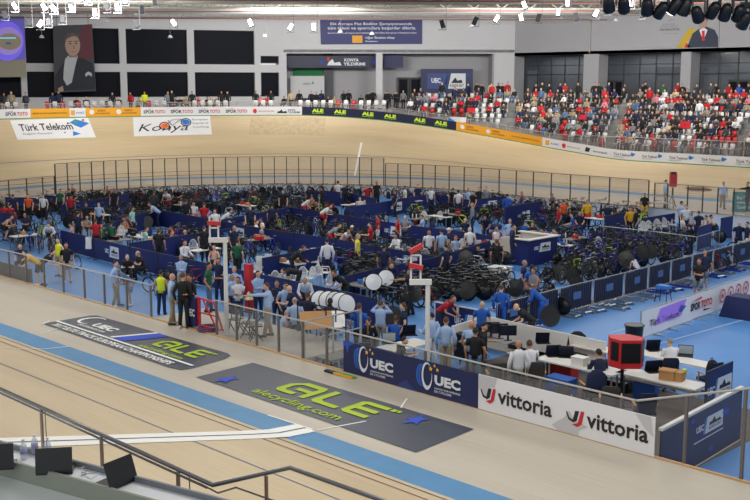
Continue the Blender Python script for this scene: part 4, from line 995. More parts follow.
COLW = {'stand': 'standing', 'folded': 'arms folded', 'talk': 'gesturing', 'reach': 'pointing', 'phone': 'hands at face', 'lean': 'leaning forward', 'bend': 'bent double', 'sit': 'sitting', 'type': 'seated leaning', 'ride': 'bent over bike', 'crouch': 'crouching'}
def zone(px, py, z=0):
    if px > 640 and py < 232: return 'at the far right end'
    if py < 200: return 'along the rear edge'
    if py < 216: return 'in the rear pens'
    if py < 236: return 'in the middle pens'
    if py < 262: return 'in the front pens'
    if px < 300: return 'by the white mast'
    if px < 465: return 'behind the navy union boards' if py > 290 else 'beside the silver wheels'
    return 'around the officials desks' if py > 310 else 'near the crowd barriers'
cnt = {}; RIDH = {}
POS = []
items = []
for (px, py, ps, hd, top, bot, op) in W_:
    op = dict(op); z = op.pop('z', FZ); sc = op.get('scale', R.uniform(.97, 1.03)); op['scale'] = sc
    if op.get('shoes') == 'w': op['shoes'] = M_shoew
    if 'hcol' not in op and R.random() < .3: op['hcol'] = 'brown'
    P = G(px, py, z+TOPZ[ps]*sc); P.z = z
    items.append((px, py, ps, hd, top, bot, op, P, z))
cc = {}
for it in sorted(items, key=lambda t: t[0]):
    px, py, ps, hd, top, bot, op, P, z = it
    hh_ = HEAD[hd]+R.uniform(-.25, .25); RIDH[(round(P.x, 3), round(P.y, 3))] = hh_
    o = person(P, hh_, ps, top, bot, **op)
    zn = zone(px, py); k = (zn, top, COLW[ps]); c = cc.get(k, 0); cc[k] = c+1
    who = 'bare-chested person' if top == 'bare' else ('person in %s top' % top if ps != 'x' else '')
    full = ('%s, %s %s, %s from left' % (who, COLW[ps], zn, nth(c)))
    o['label'] = full; o['category'] = 'person'; o['group'] = 'people on the infield'
    POS.append((P.x, P.y, .32)); 
# ================================================================ things on the infield
M_plast = mat('white_plastic', (216, 216, 214), .45); M_blackm = mat('black_metal', (26, 27, 30), .4, .3); M_carbon = mat('carbon_black', (18, 18, 20), .35)
M_alu = mat('aluminium', (170, 172, 176), .3, .8); M_silver = mat('disc_silver', (226, 228, 230), .35, .15); M_tyre = mat('tyre', (20, 20, 22), .7)
M_tabl = mat('table_white', (218, 215, 209), .5); M_tgrey = mat('table_grey', (120, 118, 112), .6); M_card = mat('cardboard', (176, 132, 84), .8); M_screen = mat('laptop_screen', (26, 32, 52), .2)
M_scrl = mat('screen_lit', (70, 84, 110), .3, emit=.3); M_brown = mat('brown_wood', (130, 92, 56), .6); M_pnl = mat('pen_panel_navy', (22, 34, 96), .55, noise=.05, scale=2); M_nrail = mat('pen_rail', (52, 56, 72), .5, .3)
M_logo = mat('logo_white', (214, 218, 226), .5); M_sky = mat('logo_blue', (60, 130, 210), .5); M_teal = mat('teal_vinyl', (46, 140, 136), .6); M_towel = mat('towel_white', (220, 220, 222), .9)
def PF(px, py, z=0): P = G(px, py, FZ+z); P.z = FZ; return P          # foot of a thing whose height z is seen there
GRP = {}; PSEG = []
def numbered(key, text, group=None):
    c = GRP.get(key, 0); GRP[key] = c+1; return text % nth(c)
PROX = [(x, y, .42) for x, y, r in POS]
def logo_panel(f, o, name='championship_logo'):
    """white slanted logo block: f maps 0..1,0..1"""
    patch(f, [(0, 0), (.3, 0), (.38, 1), (.0, 1)], M_pnl, o, name)
    patch(f, [(.36, 0), (1, 0), (1, 1), (.44, 1)], M_logo, o, name); patch(f, [(.30, 0), (.34, 0), (.42, 1), (.38, 1)], M_sky, o, 'blue_stripe')
    g = lambda x, y: f(x, y)+LOGO_OFF
    letter(g, 'UEC', .06, .3, .32, .7, M_logo, o, .04); letter(g, 'KONYA 2017', .5, .15, .94, .35, M_ink, o, .02)
    patch(g, [(.5, .42), (.95, .42), (.88, .62), (.75, .56), (.68, .85), (.6, .6), (.52, .62)], M_ink, o, 'logo_mark')
LOGO_OFF = Vector((0, 0, 0))
def partition(pts, key, desc, h=1.05, logos=(), rail=None, maxlen=3.2):
    W = [PF(x, y, h) for x, y in pts]
    segs_ = []
    for a, c in zip(W, W[1:]):
        n = max(1, round((c-a).length/maxlen))
        for i in range(n): segs_.append((a.lerp(c, i/n), a.lerp(c, (i+1)/n)))
    PSEG.extend(segs_)
    for i, (a, c) in enumerate(segs_):
        L = (c-a).length-.03; mid = (a+c)/2; rz = math.atan2((c-a).y, (c-a).x)
        o = empty('partition_panel', mid, rz, label='navy partition panel, %s, %s from left' % (desc, nth(i)), cat='partition', group='navy partitions between the team pens')
        b = MB(); b.bx(-L/2+.03, L/2-.03, -.012, .012, .06, h-.03); b.build('fabric', M_pnl, o)
        b = MB(); b.bar((-L/2, 0, h-.02), (L/2, 0, h-.02), .04); b.bar((-L/2, 0, .06), (L/2, 0, .06), .04)
        for s in (-1, 1): b.bx(s*(L/2-.02)-.02, s*(L/2-.02)+.02, -.02, .02, 0, h)
        b.build('frame', rail or M_nrail, o)
        for s in (-1, 1): b = MB(); b.bx(s*L*.42-.03, s*L*.42+.03, -.22, .22, 0, .03); b.build('foot', M_nrail, o)
        if i in logos:
            global LOGO_OFF; LOGO_OFF = Vector((0, -.004, 0))
            x0 = -.75; f = lambda x, y: Vector((x0+1.5*x, -.018, .3+.55*y)); logo_panel(f, o)
    return segs_
partition([(61, 230), (130, 246.5), (188, 259), (246, 271), (288, 279.5), (338, 290), (377, 298.5)], 'A', 'in the long front row', logos=(1, 4, 9))
partition([(156, 209), (255, 227), (336, 239), (376, 246), (438, 256.5)], 'B', 'in the long middle row', logos=(2, 6, 8, 11))
partition([(282, 205.5), (349, 216), (408, 225), (476, 233), (500, 238)], 'C', 'in the rear long row', logos=(3, 5, 9))
partition([(222, 219.5), (268, 211), (300, 205.5)], 'D', 'between rear pens left of centre', logos=(2,))
partition([(346, 207), (382, 202), (434, 193)], 'E', 'between rear pens right of centre', logos=(1,))
partition([(262, 258), (322, 247)], 'F', 'between the front pens behind the mast')
partition([(345, 276), (382, 267), (410, 262), (437, 257)], 'G', 'behind the silver wheels', logos=(3,))
partition([(129, 243), (194, 233.6), (232, 228)], 'H', 'between front pens at the left')
partition([(505, 207), (541, 201)], 'I', 'behind the white-rimmed booth', logos=(0,), h=1.3)
partition([(605, 216), (628, 211)], 'J', 'beside the people in yellow', h=1.3)
partition([(643, 218), (675, 213)], 'K', 'behind the white chairs')
partition([(5, 197), (36, 198)], 'L', 'at the far left rear')
partition([(44, 195), (58, 196)], 'M', 'behind the rear left riders')
partition([(-5, 212), (14, 213.5)], 'N', 'at the left edge')
partition([(698, 227), (712, 223)], 'O', 'left side of the small right pen', h=1.25)
partition([(721, 218), (733, 216)], 'P', 'right side of the small right pen', h=1.25)
partition([(436, 194), (470, 200), (508, 196)], 'Q', 'far right rear pen', logos=(1,))
partition([(60, 205), (100, 199), (130, 193)], 'R', 'among the rear left pens')
partition([(100, 226), (156, 209)], 'S', 'left side of the middle pens')
partition([(438, 256.5), (490, 240)], 'T', 'beside the national flag')
partition([(376, 198), (350, 193), (320, 190)], 'U', 'at the very back of the centre pens')
# near framed panel with a star, and the white low walls of the officials' area
segs_ = partition([(434.5, 301), (458, 305.5), (483, 310)], 'V', 'in a white frame by the officials', h=1.1, rail=M_tabl, maxlen=9, logos=(1,))
partition([(505, 301), (538, 291.5)], 'W', 'behind the rider in blue', h=1.0, logos=(0,))
def lowwall(pts, h, label):
    W = [PF(x, y, h) for x, y in pts]
    o = empty('low_wall', (W[0]+W[-1])/2, label=label, cat='partition', group='white low walls around the officials')
    for a, c in zip(W, W[1:]): b = MB(); L = o.location; b.wallbox(a-L, c-L, 0, h, .05); b.build('board', M_tabl, o)
lowwall([(486, 316), (606, 342)], 1.0, 'long white board wall behind the officials desks')
lowwall([(486, 316), (452, 326)], 1.0, 'short white board wall at the left end of the desks')
# ---------------------------------------------------------------- crowd barriers
def make_barrier(L, vinyl=True):
    o = empty('crowd_barrier'); h = 1.08
    b = MB(); b.tube([(-L/2, 0, .12), (-L/2, 0, h), (L/2, 0, h), (L/2, 0, .12)], .02, 6, closed=True); b.build('frame', M_steel, o)
    b = MB()
    for k in range(1, 16): x = -L/2+L*k/16; b.bar((x, 0, .12), (x, 0, h), .02)
    b.build('bars', mat('barrier_bars', (84, 90, 108), .5, .3), o)
    if vinyl:
        b = MB(); b.bx(-L/2+.05, L/2-.05, -.03, -.022, .16, h-.06); b.build('vinyl', M_navyd, o)
        b = MB(); b.bx(-.22, .22, .014, .022, .5, .78); b.build('small_plate', mat('plate_blue', (70, 104, 160), .5), o)
    for s in (-1, 1): b = MB(); b.bar((s*L*.38, -.3, .015), (s*L*.38, .3, .015), .04, .03); b.bar((s*L*.38, 0, .02), (s*L*.38, 0, .14), .03); b.build('foot', M_steel, o)
    return o
def barrier_run(pts, desc, vinyl, h=1.08, L0_=2.3):
    W = [PF(x, y, h) for x, y in pts]; i = 0; proto = None
    for a, c in zip(W, W[1:]):
        n = max(1, round((c-a).length/L0_)); ln = (c-a).length/n
        for j in range(n):
            P = a.lerp(c, (j+.5)/n); rz = math.atan2((c-a).y, (c-a).x)
            if rz > PI/2: rz -= PI
            if proto is None: o = make_barrier(ln-.06, vinyl); proto = (o, ln)
            else: o = dup(proto[0]); o.scale.x = ln/proto[1]
            o.location = P; o.rotation_euler = (0, 0, rz); i += 1
            tag(o, '%s, %s from left' % (desc, nth(i-1)), 'crowd barrier', 'steel crowd barriers')
barrier_run([(497, 304), (560, 288), (625, 272.5), (693, 255), (752, 240)], 'steel crowd barrier with navy vinyl facing the open blue floor', True)
barrier_run([(600, 226), (650, 231), (697, 237)], 'dark steel crowd barrier behind the white chairs and bikes', False)
barrier_run([(697, 237), (720, 230)], 'dark steel crowd barrier closing the right bike pen', False)
# the long white banner on barriers at right
W0 = PF(641, 311, 1.02); W1 = PF(752, 274.5, 1.02); dW = W1-W0; W1 = W0+dW*1.35; dW = W1-W0; rz = math.atan2(dW.y, dW.x); LB = dW.length
o = empty('banner_fence', W0, rz, label='long white banner stretched on barriers beside the open blue floor', cat='banner')
b = MB(); vs, fs = grid(lambda x, y: Vector((x*LB, -.05+.02*math.sin(x*40), .1+y*.9)), 0, 1, 0, 1, 60, 1); b.add(vs, fs); b.build('vinyl', M_white, o)
b = MB(); b.tube([(0, 0, 1.02), (LB, 0, 1.02)], .02, 6); b.tube([(0, 0, .1), (LB, 0, .1)], .02, 6)
for k in range(int(LB/2.2)+1): b.bar((k*2.2, 0, 0), (k*2.2, 0, 1.02), .04)
b.build('rails', M_steel, o)
for k in range(int(LB/1.1)+1): b = MB(); b.bar((k*1.1, -.32, .02), (k*1.1, .1, .02), .05, .03); b.build('foot', M_steel, o)
def fb(x, y): return Vector((x*dWL, -.075, .1+y*.9))
dWL = (PF(750, 275, 1.02)-W0).length
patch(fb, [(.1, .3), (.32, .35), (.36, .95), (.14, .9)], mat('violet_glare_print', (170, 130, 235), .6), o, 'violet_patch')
letter(fb, 'Türk Telekom', .06, .34, .3, .58, M_ink, o, .02)
patch(fb, [(.29, .55), (.31, .8), (.36, .66), (.32, .45)], M_inkb, o, 'blue_arrow')
letter(fb, 'SPOR', .4, .34, .49, .66, M_ink, o, .04); letter(fb, 'TOTO', .495, .34, .6, .66, M_inkr, o, .04); patch(fb, [(.4, .7), (.5, .84), (.5, .76)], M_inkr, o, 'swoosh'); patch(fb, [(.52, .28), (.6, .2), (.52, .2)], M_ink, o, 'swoosh')
for x in (.7, .78, .86, .94, 1.02, 1.1):
    b = MB(); b.add([fb(*p) for p in arc(x, .55, .03, .3, 0, 2*PI, 20)+arc(x, .55, .024, .24, 0, 2*PI, 20)], [(k, k+1, 22+k, 21+k) for k in range(20)]); b.add([fb(*p) for p in star_poly(x, .55, .014, .16)], [tuple(range(10))]); b.build('red_emblem', M_inkr, o)
# ---------------------------------------------------------------- bikes
def make_bike(frame_m, disc=False, name='track_bike'):
    o = empty(name); r = .33; cx = .49
    b = MB(); bb = (0, 0, .28); seat = (-.14, 0, .72); head = (.36, 0, .74); headl = (.40, 0, .62); ra = (-cx+.08, 0, r)
    b.tube([bb, seat], .024, 6); b.tube([seat, head], .026, 6); b.tube([bb, headl], .034, 6); b.tube([head, headl], .022, 6)
    for s in (-1, 1): b.tube([(0, s*.03, .28), (-.41, s*.06, r)], .01, 5); b.tube([(-.13, s*.02, .68), (-.41, s*.06, r)], .008, 5)
    b.build('frame', frame_m, o)
    b = MB()
    for s in (-1, 1): b.tube([(.40, s*.02, .62), (.42, s*.05, .5), (.5, s*.05, r)], .012, 5)
    b.tube([(.40, 0, .62), (.38, 0, .70)], .02, 6); b.build('fork', frame_m, o)
    b = MB(); b.tube([(.355, 0, .74), (.345, 0, .8), (.42, 0, .82)], .015, 6)
    b.tube([(.42, -.19, .82), (.42, .19, .82)], .012, 6)
    for s in (-1, 1): b.tube([(.42, s*.19, .82), (.52, s*.2, .81), (.54, s*.2, .74), (.48, s*.2, .69), (.4, s*.2, .69)], .012, 6)
    b.build('handlebar', M_carbon, o)
    b = MB(); b.tube([seat, (-.17, 0, .86)], .014, 6); loft(b, [V(-.3, 0, .88), V(-.2, 0, .89), V(-.05, 0, .87), V(.0, 0, .865)], [(.07, .02), (.06, .022), (.02, .018), (.012, .012)], V(0, 1, 0), 8); b.build('saddle', M_carbon, o)
    b = MB(); b.ring((0, -.05, .28), .09, .012, n=16, m=4); b.bar((0, -.07, .28), (.14, -.08, .2), .02); b.bar((0, .07, .28), (-.14, .08, .36), .02); b.box((.14, -.12, .2), (.08, .06, .02)); b.box((-.14, .12, .36), (.08, .06, .02)); b.build('crankset', M_alu, o)
    for wx, rear in ((-cx+.08, True), (.5, False)):
        w = make_wheel_mesh(disc and (rear or disc == 2)); q = link_mesh('wheel', w[0], o); q.location = (wx, 0, r)
        if len(w[0].materials) == 0:
            for m_ in w[1]: w[0].materials.append(m_)
    return o
_wm = {}
def make_wheel_mesh(disc):
    if disc in _wm: return _wm[disc]
    b = MB(); b.ring((0, 0, 0), .322, .018, n=24, m=6, mi=0)
    if disc: b.lathe([(.02, -.03), (.31, -.006), (.31, .006), (.02, .03)], 24, M=Matrix.Rotation(PI/2, 3, 'X'), mi=1)
    else:
        b.ring((0, 0, 0), .296, .018, n=24, m=4, mi=0); b.lathe([(.02, -.04), (.025, 0), (.02, .04)], 8, M=Matrix.Rotation(PI/2, 3, 'X'), mi=1)
        for k in range(12): a = PI*2*k/12; b.bar((0, 0, 0), (math.cos(a)*.3, 0, math.sin(a)*.3), .004, mi=1)
    _wm[disc] = (b.mesh('wheel', True), [M_tyre, M_carbon if disc else M_alu]); return _wm[disc]
fm = {'black': mat('frame_black', (22, 22, 25), .3), 'white': mat('frame_white', (200, 202, 206), .35), 'blue': mat('frame_blue', (36, 50, 190), .35), 'red': mat('frame_red', (150, 30, 40), .35), 'grey': mat('frame_grey', (90, 94, 100), .35), 'lime': mat('frame_lime', (176, 200, 40), .4)}
protos = []
for c, d in (('black', 0), ('black', 1), ('black', 2), ('white', 0), ('blue', 1), ('red', 0), ('grey', 1), ('blue', 0), ('lime', 0)):
    o = make_bike(fm[c], d); protos.append([o, c, d, False])
def place_bike(k, P, rz, lab):
    pr = protos[k]
    if not pr[3]: o = pr[0]; pr[3] = True
    else: o = dup(pr[0])
    o.location = P; o.rotation_euler = (0, 0, rz); tag(o, lab, 'bicycle', 'track bikes parked in the pens'); return o
def inpoly(x, y, poly):
    c = False; n = len(poly)
    for i in range(n):
        x0, y0 = poly[i]; x1, y1 = poly[i-1]
        if (y0 > y) != (y1 > y) and x < (x1-x0)*(y-y0)/(y1-y0)+x0: c = not c
    return c
bikezones = [([(0, 226), (60, 216), (62, 250), (52, 262), (0, 250)], .95, 'left end pen'), ([(60, 203), (158, 198), (200, 212), (128, 232), (62, 228)], 1.0, 'left rear pens'),
 ([(80, 262), (180, 285), (160, 300), (115, 280)], .6, 'by the front partition'), ([(135, 246), (205, 232), (262, 222), (335, 236), (262, 256), (190, 260)], .8, 'middle left pens'),
 ([(262, 208), (345, 215), (400, 232), (350, 240), (262, 230)], 1.0, 'middle pens'), ([(150, 203), (180, 200), (300, 198), (340, 206), (230, 220)], 1.0, 'rear centre pens'),
 ([(350, 262), (470, 240), (500, 262), (490, 305), (432, 300), (380, 300), (355, 292)], 1.2, 'dark cluster by silver wheels'), ([(485, 284), (540, 284), (566, 268), (640, 240), (600, 282), (545, 300), (500, 308)], 1.0, 'behind barriers below booth'),
 ([(555, 238), (690, 240), (695, 262), (600, 280), (560, 270)], 1.6, 'right bike pen'), ([(400, 202), (505, 202), (505, 232), (420, 226)], .9, 'rear right pens'), ([(505, 210), (600, 210), (590, 232), (520, 236)], 1.1, 'behind booth'),
 ([(355, 236), (400, 246), (345, 272), (318, 262)], .6, 'front centre pens'), ([(600, 210), (650, 212), (650, 226), (600, 226)], 1.1, 'near people in yellow'), ([(0, 203), (60, 200), (60, 216), (0, 226)], .9, 'far left pens'), ([(340, 242), (440, 260), (400, 270), (345, 277), (330, 264)], .9, 'front pens'), ([(372, 292), (440, 286), (440, 310), (385, 320)], .7, 'behind laptop table'), ([(195, 262), (262, 262), (335, 276), (300, 282), (215, 270)], .5, 'pen behind mast')]
bikes = []
occ = list(PROX)+[(PF(524, 255).x+dx_, PF(524, 255).y+dy_, 1.6) for dx_ in (-1, .6) for dy_ in (-.8, 1)]
RB = random.Random(11)
def segd(P):
    best = (9, None, None)
    for a, c in PSEG:
        d_ = (c-a); t_ = max(0, min(1, (P-a).dot(d_)/d_.dot(d_))); q = a+d_*t_; dd_ = math.hypot(P.x-q.x, P.y-q.y)
        if dd_ < best[0]: best = (dd_, q, d_)
    return best
def free(P, r):
    if segd(Vector((P.x, P.y, FZ)))[0] < .3: return False
    for (x, y, q) in occ:
        if (x-P.x)**2+(y-P.y)**2 < (r+q)**2: return False
    return True
for poly, dens, zn in bikezones:
    xs = [p[0] for p in poly]; ys = [p[1] for p in poly]
    Q = [PF(*p) for p in poly]; area_ = abs(sum(Q[i].x*Q[i-1].y-Q[i-1].x*Q[i].y for i in range(len(Q))))/2
    n = int(area_*dens*.72); tries = 0; ang0 = RB.choice((0, PI/2, .3, 2.8)); got = 0
    while got < n and tries < n*14:
        tries += 1; px = RB.uniform(min(xs), max(xs)); py = RB.uniform(min(ys), max(ys))
        if not inpoly(px, py, poly): continue
        P = PF(px, py)
        if not free(P, .16): continue
        occ.append((P.x, P.y, .17)); got += 1
        ang = ang0+RB.uniform(-.25, .25)+(PI if RB.random() < .5 else 0)
        if 'right bike pen' in zn: k = RB.choice((0, 1, 2, 4, 7, 4, 1, 2))
        elif 'cluster' in zn: k = RB.choice((0, 1, 2, 1, 2, 3, 0))
        else: k = RB.choice((0, 0, 1, 1, 2, 3, 5, 6, 7, 8) if RB.random() < .4 else (0, 1, 2))
        bikes.append((px, py, P, ang, k, zn))
# a rack of bikes along the white riser at the very back
for k_px in range(90):
    px = 60+k_px*6.6
    if px > 640: break
    u = u_in(px); p = inner(u); n_ = frame(u)[1]; P = p-n_*RB.uniform(.7, 1.8); P.z = FZ
    if not free(P, .06): continue
    x_, y_ = proj(P); bikes.append((x_, y_, P, math.atan2(n_.y, n_.x)+RB.uniform(-.9, .9), RB.choice((0, 1, 2, 0, 1, 2, 6, 3)), 'rack at far riser')); occ.append((P.x, P.y, .12))
# the riders' own bikes, and seats under everybody who sits
ridden = []
sitters = []
for (px, py, ps, hd, top, bot, op, P, z) in items:
    if ps == 'ride': ridden.append((P, RIDH[(round(P.x, 3), round(P.y, 3))]))
    elif ps in ('sit', 'type') and py < 300: sitters.append((px, P, RIDH[(round(P.x, 3), round(P.y, 3))]))
bikes.sort(key=lambda t: (t[2]-EYE).length)
near_b, far_b = bikes[:max(0, 286-len(ridden))], bikes[max(0, 286-len(ridden)):]
for i, (P, hd) in enumerate(sorted(ridden, key=lambda t: proj(t[0])[0])):
    place_bike(i % 3, P+Vector((math.cos(hd), math.sin(hd), 0))*.12+Vector((0, 0, .06)), hd, 'black bike under a rider warming up in the pens, %s ridden one from left' % nth(i))
so = None
for i, (px, P, hd) in enumerate(sorted(sitters, key=lambda t: t[0])):
    if so is None:
        so = empty('camp_stool'); b = MB(); b.box((0, 0, .41), (.38, .38, .04)); b.build('seat', M_carbon, so)
        for s_ in (-1, 1): b = MB(); b.bar((-.17, s_*.16, .4), (.17, s_*.16, 0), .025); b.bar((.17, s_*.16, .4), (-.17, s_*.16, 0), .025); b.build('leg_frame', M_alu, so)
        o = so
    else: o = dup(so)
    o.location = P; o.rotation_euler = (0, 0, hd); tag(o, 'dark camp stool under a seated person in the pens, %s stool from left' % nth(i), 'stool', 'stools under the seated people')
bc = {}
for px, py, P, ang, k, zn in sorted(near_b, key=lambda t: t[0]):
    c = protos[k][1]; d = protos[k][2]; kd = (zn, c, d); i = bc.get(kd, 0); bc[kd] = i+1
    place_bike(k, P, ang, ('%s %s bike, %s, %s such from left' % (c, ('spoked', 'one-disc', 'twin-disc')[d], zn, nth(i))))
if far_b:
    allv, allf, alli, allm = [], [], [], []
    for px, py, P, ang, k, zn in far_b:
        T = Matrix.Translation(P) @ Matrix.Rotation(ang, 4, 'Z')
        for c_ in protos[k][0].children:
            if c_.name.split('.')[0] == 'crankset': continue
            TT = T @ Matrix.Translation(c_.location); base_i = len(allv); me = c_.data
            allv += [tuple(TT @ v.co) for v in me.vertices]
            ms = [m for m in me.materials]; idx = []
            for m in ms:
                if m not in allm: allm.append(m)
                idx.append(allm.index(m))
            for p_ in me.polygons: allf.append(tuple(base_i+q_ for q_ in p_.vertices)); alli.append(idx[p_.material_index])
    me = bpy.data.meshes.new('racked_bicycles'); me.from_pydata(allv, [], allf); me.polygons.foreach_set('material_index', alli)
    for m in allm: me.materials.append(m)
    o = bpy.data.objects.new('racked_bicycles', me); COL.objects.link(o); tag(o, 'dense mass of dark bicycles racked in the furthest pens', 'bicycles', kind='stuff')
for pr in protos:
    if not pr[3]: print('unused proto', pr[1:])
print('bikes', len(near_b), len(far_b))
# lone bikes seen clearly
place_bike(0, PF(71, 268), .1, 'dark road bike standing on the blue floor at the near end of the long partition')
place_bike(5, PF(195, 286), .9, 'red framed bike leaning at the front partition near the city logo')
# ---------------------------------------------------------------- loose disc wheels, silver and black
for o in [q for q in COL.objects if q.name.startswith('person') and q.type == 'EMPTY' and abs(q.location.z-FZ) < .01]:
    dd_, q, d_ = segd(o.location)
    if dd_ < .36:
        nv = Vector((o.location.x-q.x, o.location.y-q.y, 0))
        if nv.length < .02: nv = Vector((-d_.y, d_.x, 0))
        nv.normalize(); o.location.x = q.x+nv.x*.38; o.location.y = q.y+nv.y*.38
def loose_wheel(P, z, rz, m, lab, lean=.15, r=.34, grp='loose race wheels'):
    o = empty('disc_wheel', P+Vector((0, 0, z)), rz, label=lab, cat='wheel', group=grp)
    M = Matrix.Rotation(PI/2+lean*2, 3, 'X')
    b = MB(); b.lathe([(.02, -.03), (r*.94, -.008), (r*.94, .008), (.02, .03)], 28, M=M); b.build('disc', m, o)
    q = MB(); pts = [M @ Vector((math.cos(2*PI*k/28)*r, math.sin(2*PI*k/28)*r, 0)) for k in range(28)]; q.tube(pts, .015, 6, closed=True); q.build('tyre', M_tyre, o)
    return o
for i, (px, py, r, a) in enumerate(((320.5, 300, .34, .2), (328.5, 300.5, .34, .1), (335.5, 301, .34, .3), (341, 302, .34, .1), (347, 304, .34, .6))):
    loose_wheel(PF(px, py, 1.12), 1.12, AZ+PI/2+a, M_silver, 'silver disc wheel in the row by the front partition, %s from the left' % nth(i), r=r)
P = PF(334, 302, 1.12); o = empty('wheel_rack', P, .0, label='dark low rack holding the row of silver disc wheels by the front partition', cat='rack')
b = MB(); b.bar((-1.7, 0, .76), (1.5, 0, .76), .08, .05)
for x in (-1.6, 0, 1.4): b.bar((x, -.25, 0), (x, 0, .76), .04); b.bar((x, .25, 0), (x, 0, .76), .04)
b.build('frame', M_blackm, o)
for px, py, r, lab in ((373.5, 282, .33, 'large silver disc wheel held up in front of the bike rack, left one'), (386, 278, .33, 'large silver disc wheel held up in front of the bike rack, right one')):
    loose_wheel(PF(px, py, 1.0), 1.0, AZ+PI/2+.15, M_silver, lab, r=r)
DW = ['beside the person in blue seated behind the navy board', 'held upright by the person in navy near the flag', 'largest one, at the end of the barriers', 'low one behind the third barrier', 'low one behind the second barrier', 'left of the crouching person in white', 'behind the crouching person in white', 'right of the crouching person in white', 'at the right end of the bike pen', 'below the white draped table', 'left of the white draped table', 'behind the framed panel with a star', 'just left of the right mast', 'in the left middle pens', 'behind the first barrier, upper one', 'behind the first barrier, lower one']
for i, (px, py, z, r) in enumerate(((392.5, 317, .9, .43), (466, 258, .8, .40), (550, 316, .7, .46), (590, 268, .4, .38), (573, 276, .4, .38), (626, 259, .8, .40), (643, 252, .8, .40), (651, 251, .8, .40), (671, 252, .4, .38), (515, 288, .4, .4), (497, 283, .5, .4), (467, 290, .5, .42), (413, 293, .6, .5), (147, 222, .5, .38), (559, 273, .4, .38), (577, 284, .34, .34))):
    loose_wheel(PF(px, py, z), z, AZ+PI/2+R.uniform(-.5, .5), M_carbon, 'black disc wheel among the bikes, %s' % DW[i], r=min(r, .37))
# ---------------------------------------------------------------- plastic chairs
def make_chair():
    o = empty('plastic_chair')
    b = MB(); b.box((0, 0, .44), (.44, .44, .03)); b.box((.2, 0, .43), (.06, .4, .05)); b.build('seat', M_plast, o)
    b = MB(); n = 9
    pts = [(-.2-.1*math.sin(PI*k/8)*.0-.10*(1-abs(k-4)/4*.2), -.21+.42*k/8, .50+.40*math.sin(PI*(k/8))**.45) for k in range(n)]
    b.tube([(-.2, -.21, .44)]+pts+[(-.2, .21, .44)], .02, 5)
    for k in (1, 2, 3, 4, 5, 6, 7): x, y, z = pts[k]; b.bar((-.2, y*.8, .45), (x, y, z), .03, .012)
    b.build('backrest', M_plast, o)
    for s in (-1, 1): b = MB(); b.tube([(-.27, s*.22, .66), (.12, s*.25, .66), (.2, s*.22, .45)], .018, 5); b.build('armrest', M_plast, o)
    for x in (-.19, .19):
        for s in (-1, 1): b = MB(); b.bar((x*1.15, s*.22, 0), (x, s*.2, .44), .045, .03); b.build('leg', M_plast, o)
    return o
ch = make_chair(); used = False
chairs = [(x, y, 'c', 'in the row at the far right behind the barrier') for x, y in ((644, 222.5), (650.5, 221.5), (657.5, 220), (665, 218.5), (671.5, 217))]
chairs += [(186, 215.5, 'c', 'against the middle partition'), (191.5, 216, 'c', 'against the middle partition'), (194, 239, 'a', 'near the front partition'), (240, 219, 'c', 'in the middle pen'), (257, 262, 'c', 'in the front pen by the towels'), (270.5, 258, 'c', 'in the front pen by the towels'), (313.5, 252, 'c', 'in the front pen with the man in white'),
 (302, 266, 'a', 'in the huddle of white chairs'), (308, 268, 'cl', 'in the huddle of white chairs'), (317, 264.5, 'a', 'in the huddle of white chairs'), (325, 262.5, 'r', 'in the huddle of white chairs'), (275, 270, 'a', 'in the huddle of white chairs'), (283, 273, 'a', 'in the huddle of white chairs'), (290, 270, 'a', 'in the huddle of white chairs'), (271, 274, 'r', 'in the huddle of white chairs'), (332, 274, 'a', 'beside the man in black leaning over the partition'),
 (397, 245, 'c', 'in the pen of the people in white'), (382, 246, 'a', 'in the pen of the people in white'), (409, 246.5, 'a', 'in the pen of the people in white'), (424, 248, 'a', 'in the pen of the people in white'), (462, 240, 'c', 'beside the flag'), (106, 226, 'c', 'between the people in green'), (120, 226.5, 'c', 'between the people in green'), (366, 277, 'a', 'behind the front partition'), (372, 278, 'a', 'behind the front partition'), (440, 212, 'c', 'in the rear right pen'), (425, 212, 'c', 'in the rear right pen'), (213, 221, 'c', 'by the red head of the mast'), (228, 222, 'c', 'by the red head of the mast'), (600, 238, 'c', 'behind the booth'), (330, 211, 'c', 'in the rear centre pen')]
cn = {}
for px, py, hd, zn in chairs:
    o = ch if not used else dup(ch); used = True
    o.location = PF(px, py, .88); o.rotation_euler = (0, 0, HEAD[hd]+R.uniform(-.2, .2)); occ.append((o.location.x, o.location.y, .25))
    i = cn.get(zn, 0); cn[zn] = i+1; tag(o, 'white plastic garden chair %s, %s there' % (zn, nth(i)), 'chair', 'white plastic chairs in the pens')
def towel(px, py, z, lab, w=.45, h=.6):
    o = PF(px, py, z); b = MB(); vs, fs = grid(lambda x, y: Vector(((x-.5)*w, .03*math.sin(x*9+y*4)-.06*(1-y), -y*h)), 0, 1, 0, 1, 8, 4); b.add(vs, fs); q = b.build('towel', M_towel, None, True)
    q.location = (o.x, o.y, FZ+z); q.rotation_euler = (0, 0, AZ+PI/2); tag(q, lab, 'towel', 'white towels in the pens')
towel(304, 249, .95, 'white towel hanging beside the man in black'); towel(315, 248, .95, 'white towel over the chair back near the man in white'); towel(261, 256, 1.1, 'white towel over the partition behind the mast'); towel(268, 254, 1.1, 'second white towel over the partition behind the mast', .3); towel(88, 237, 1.1, 'white towel on the front partition corner', .3)
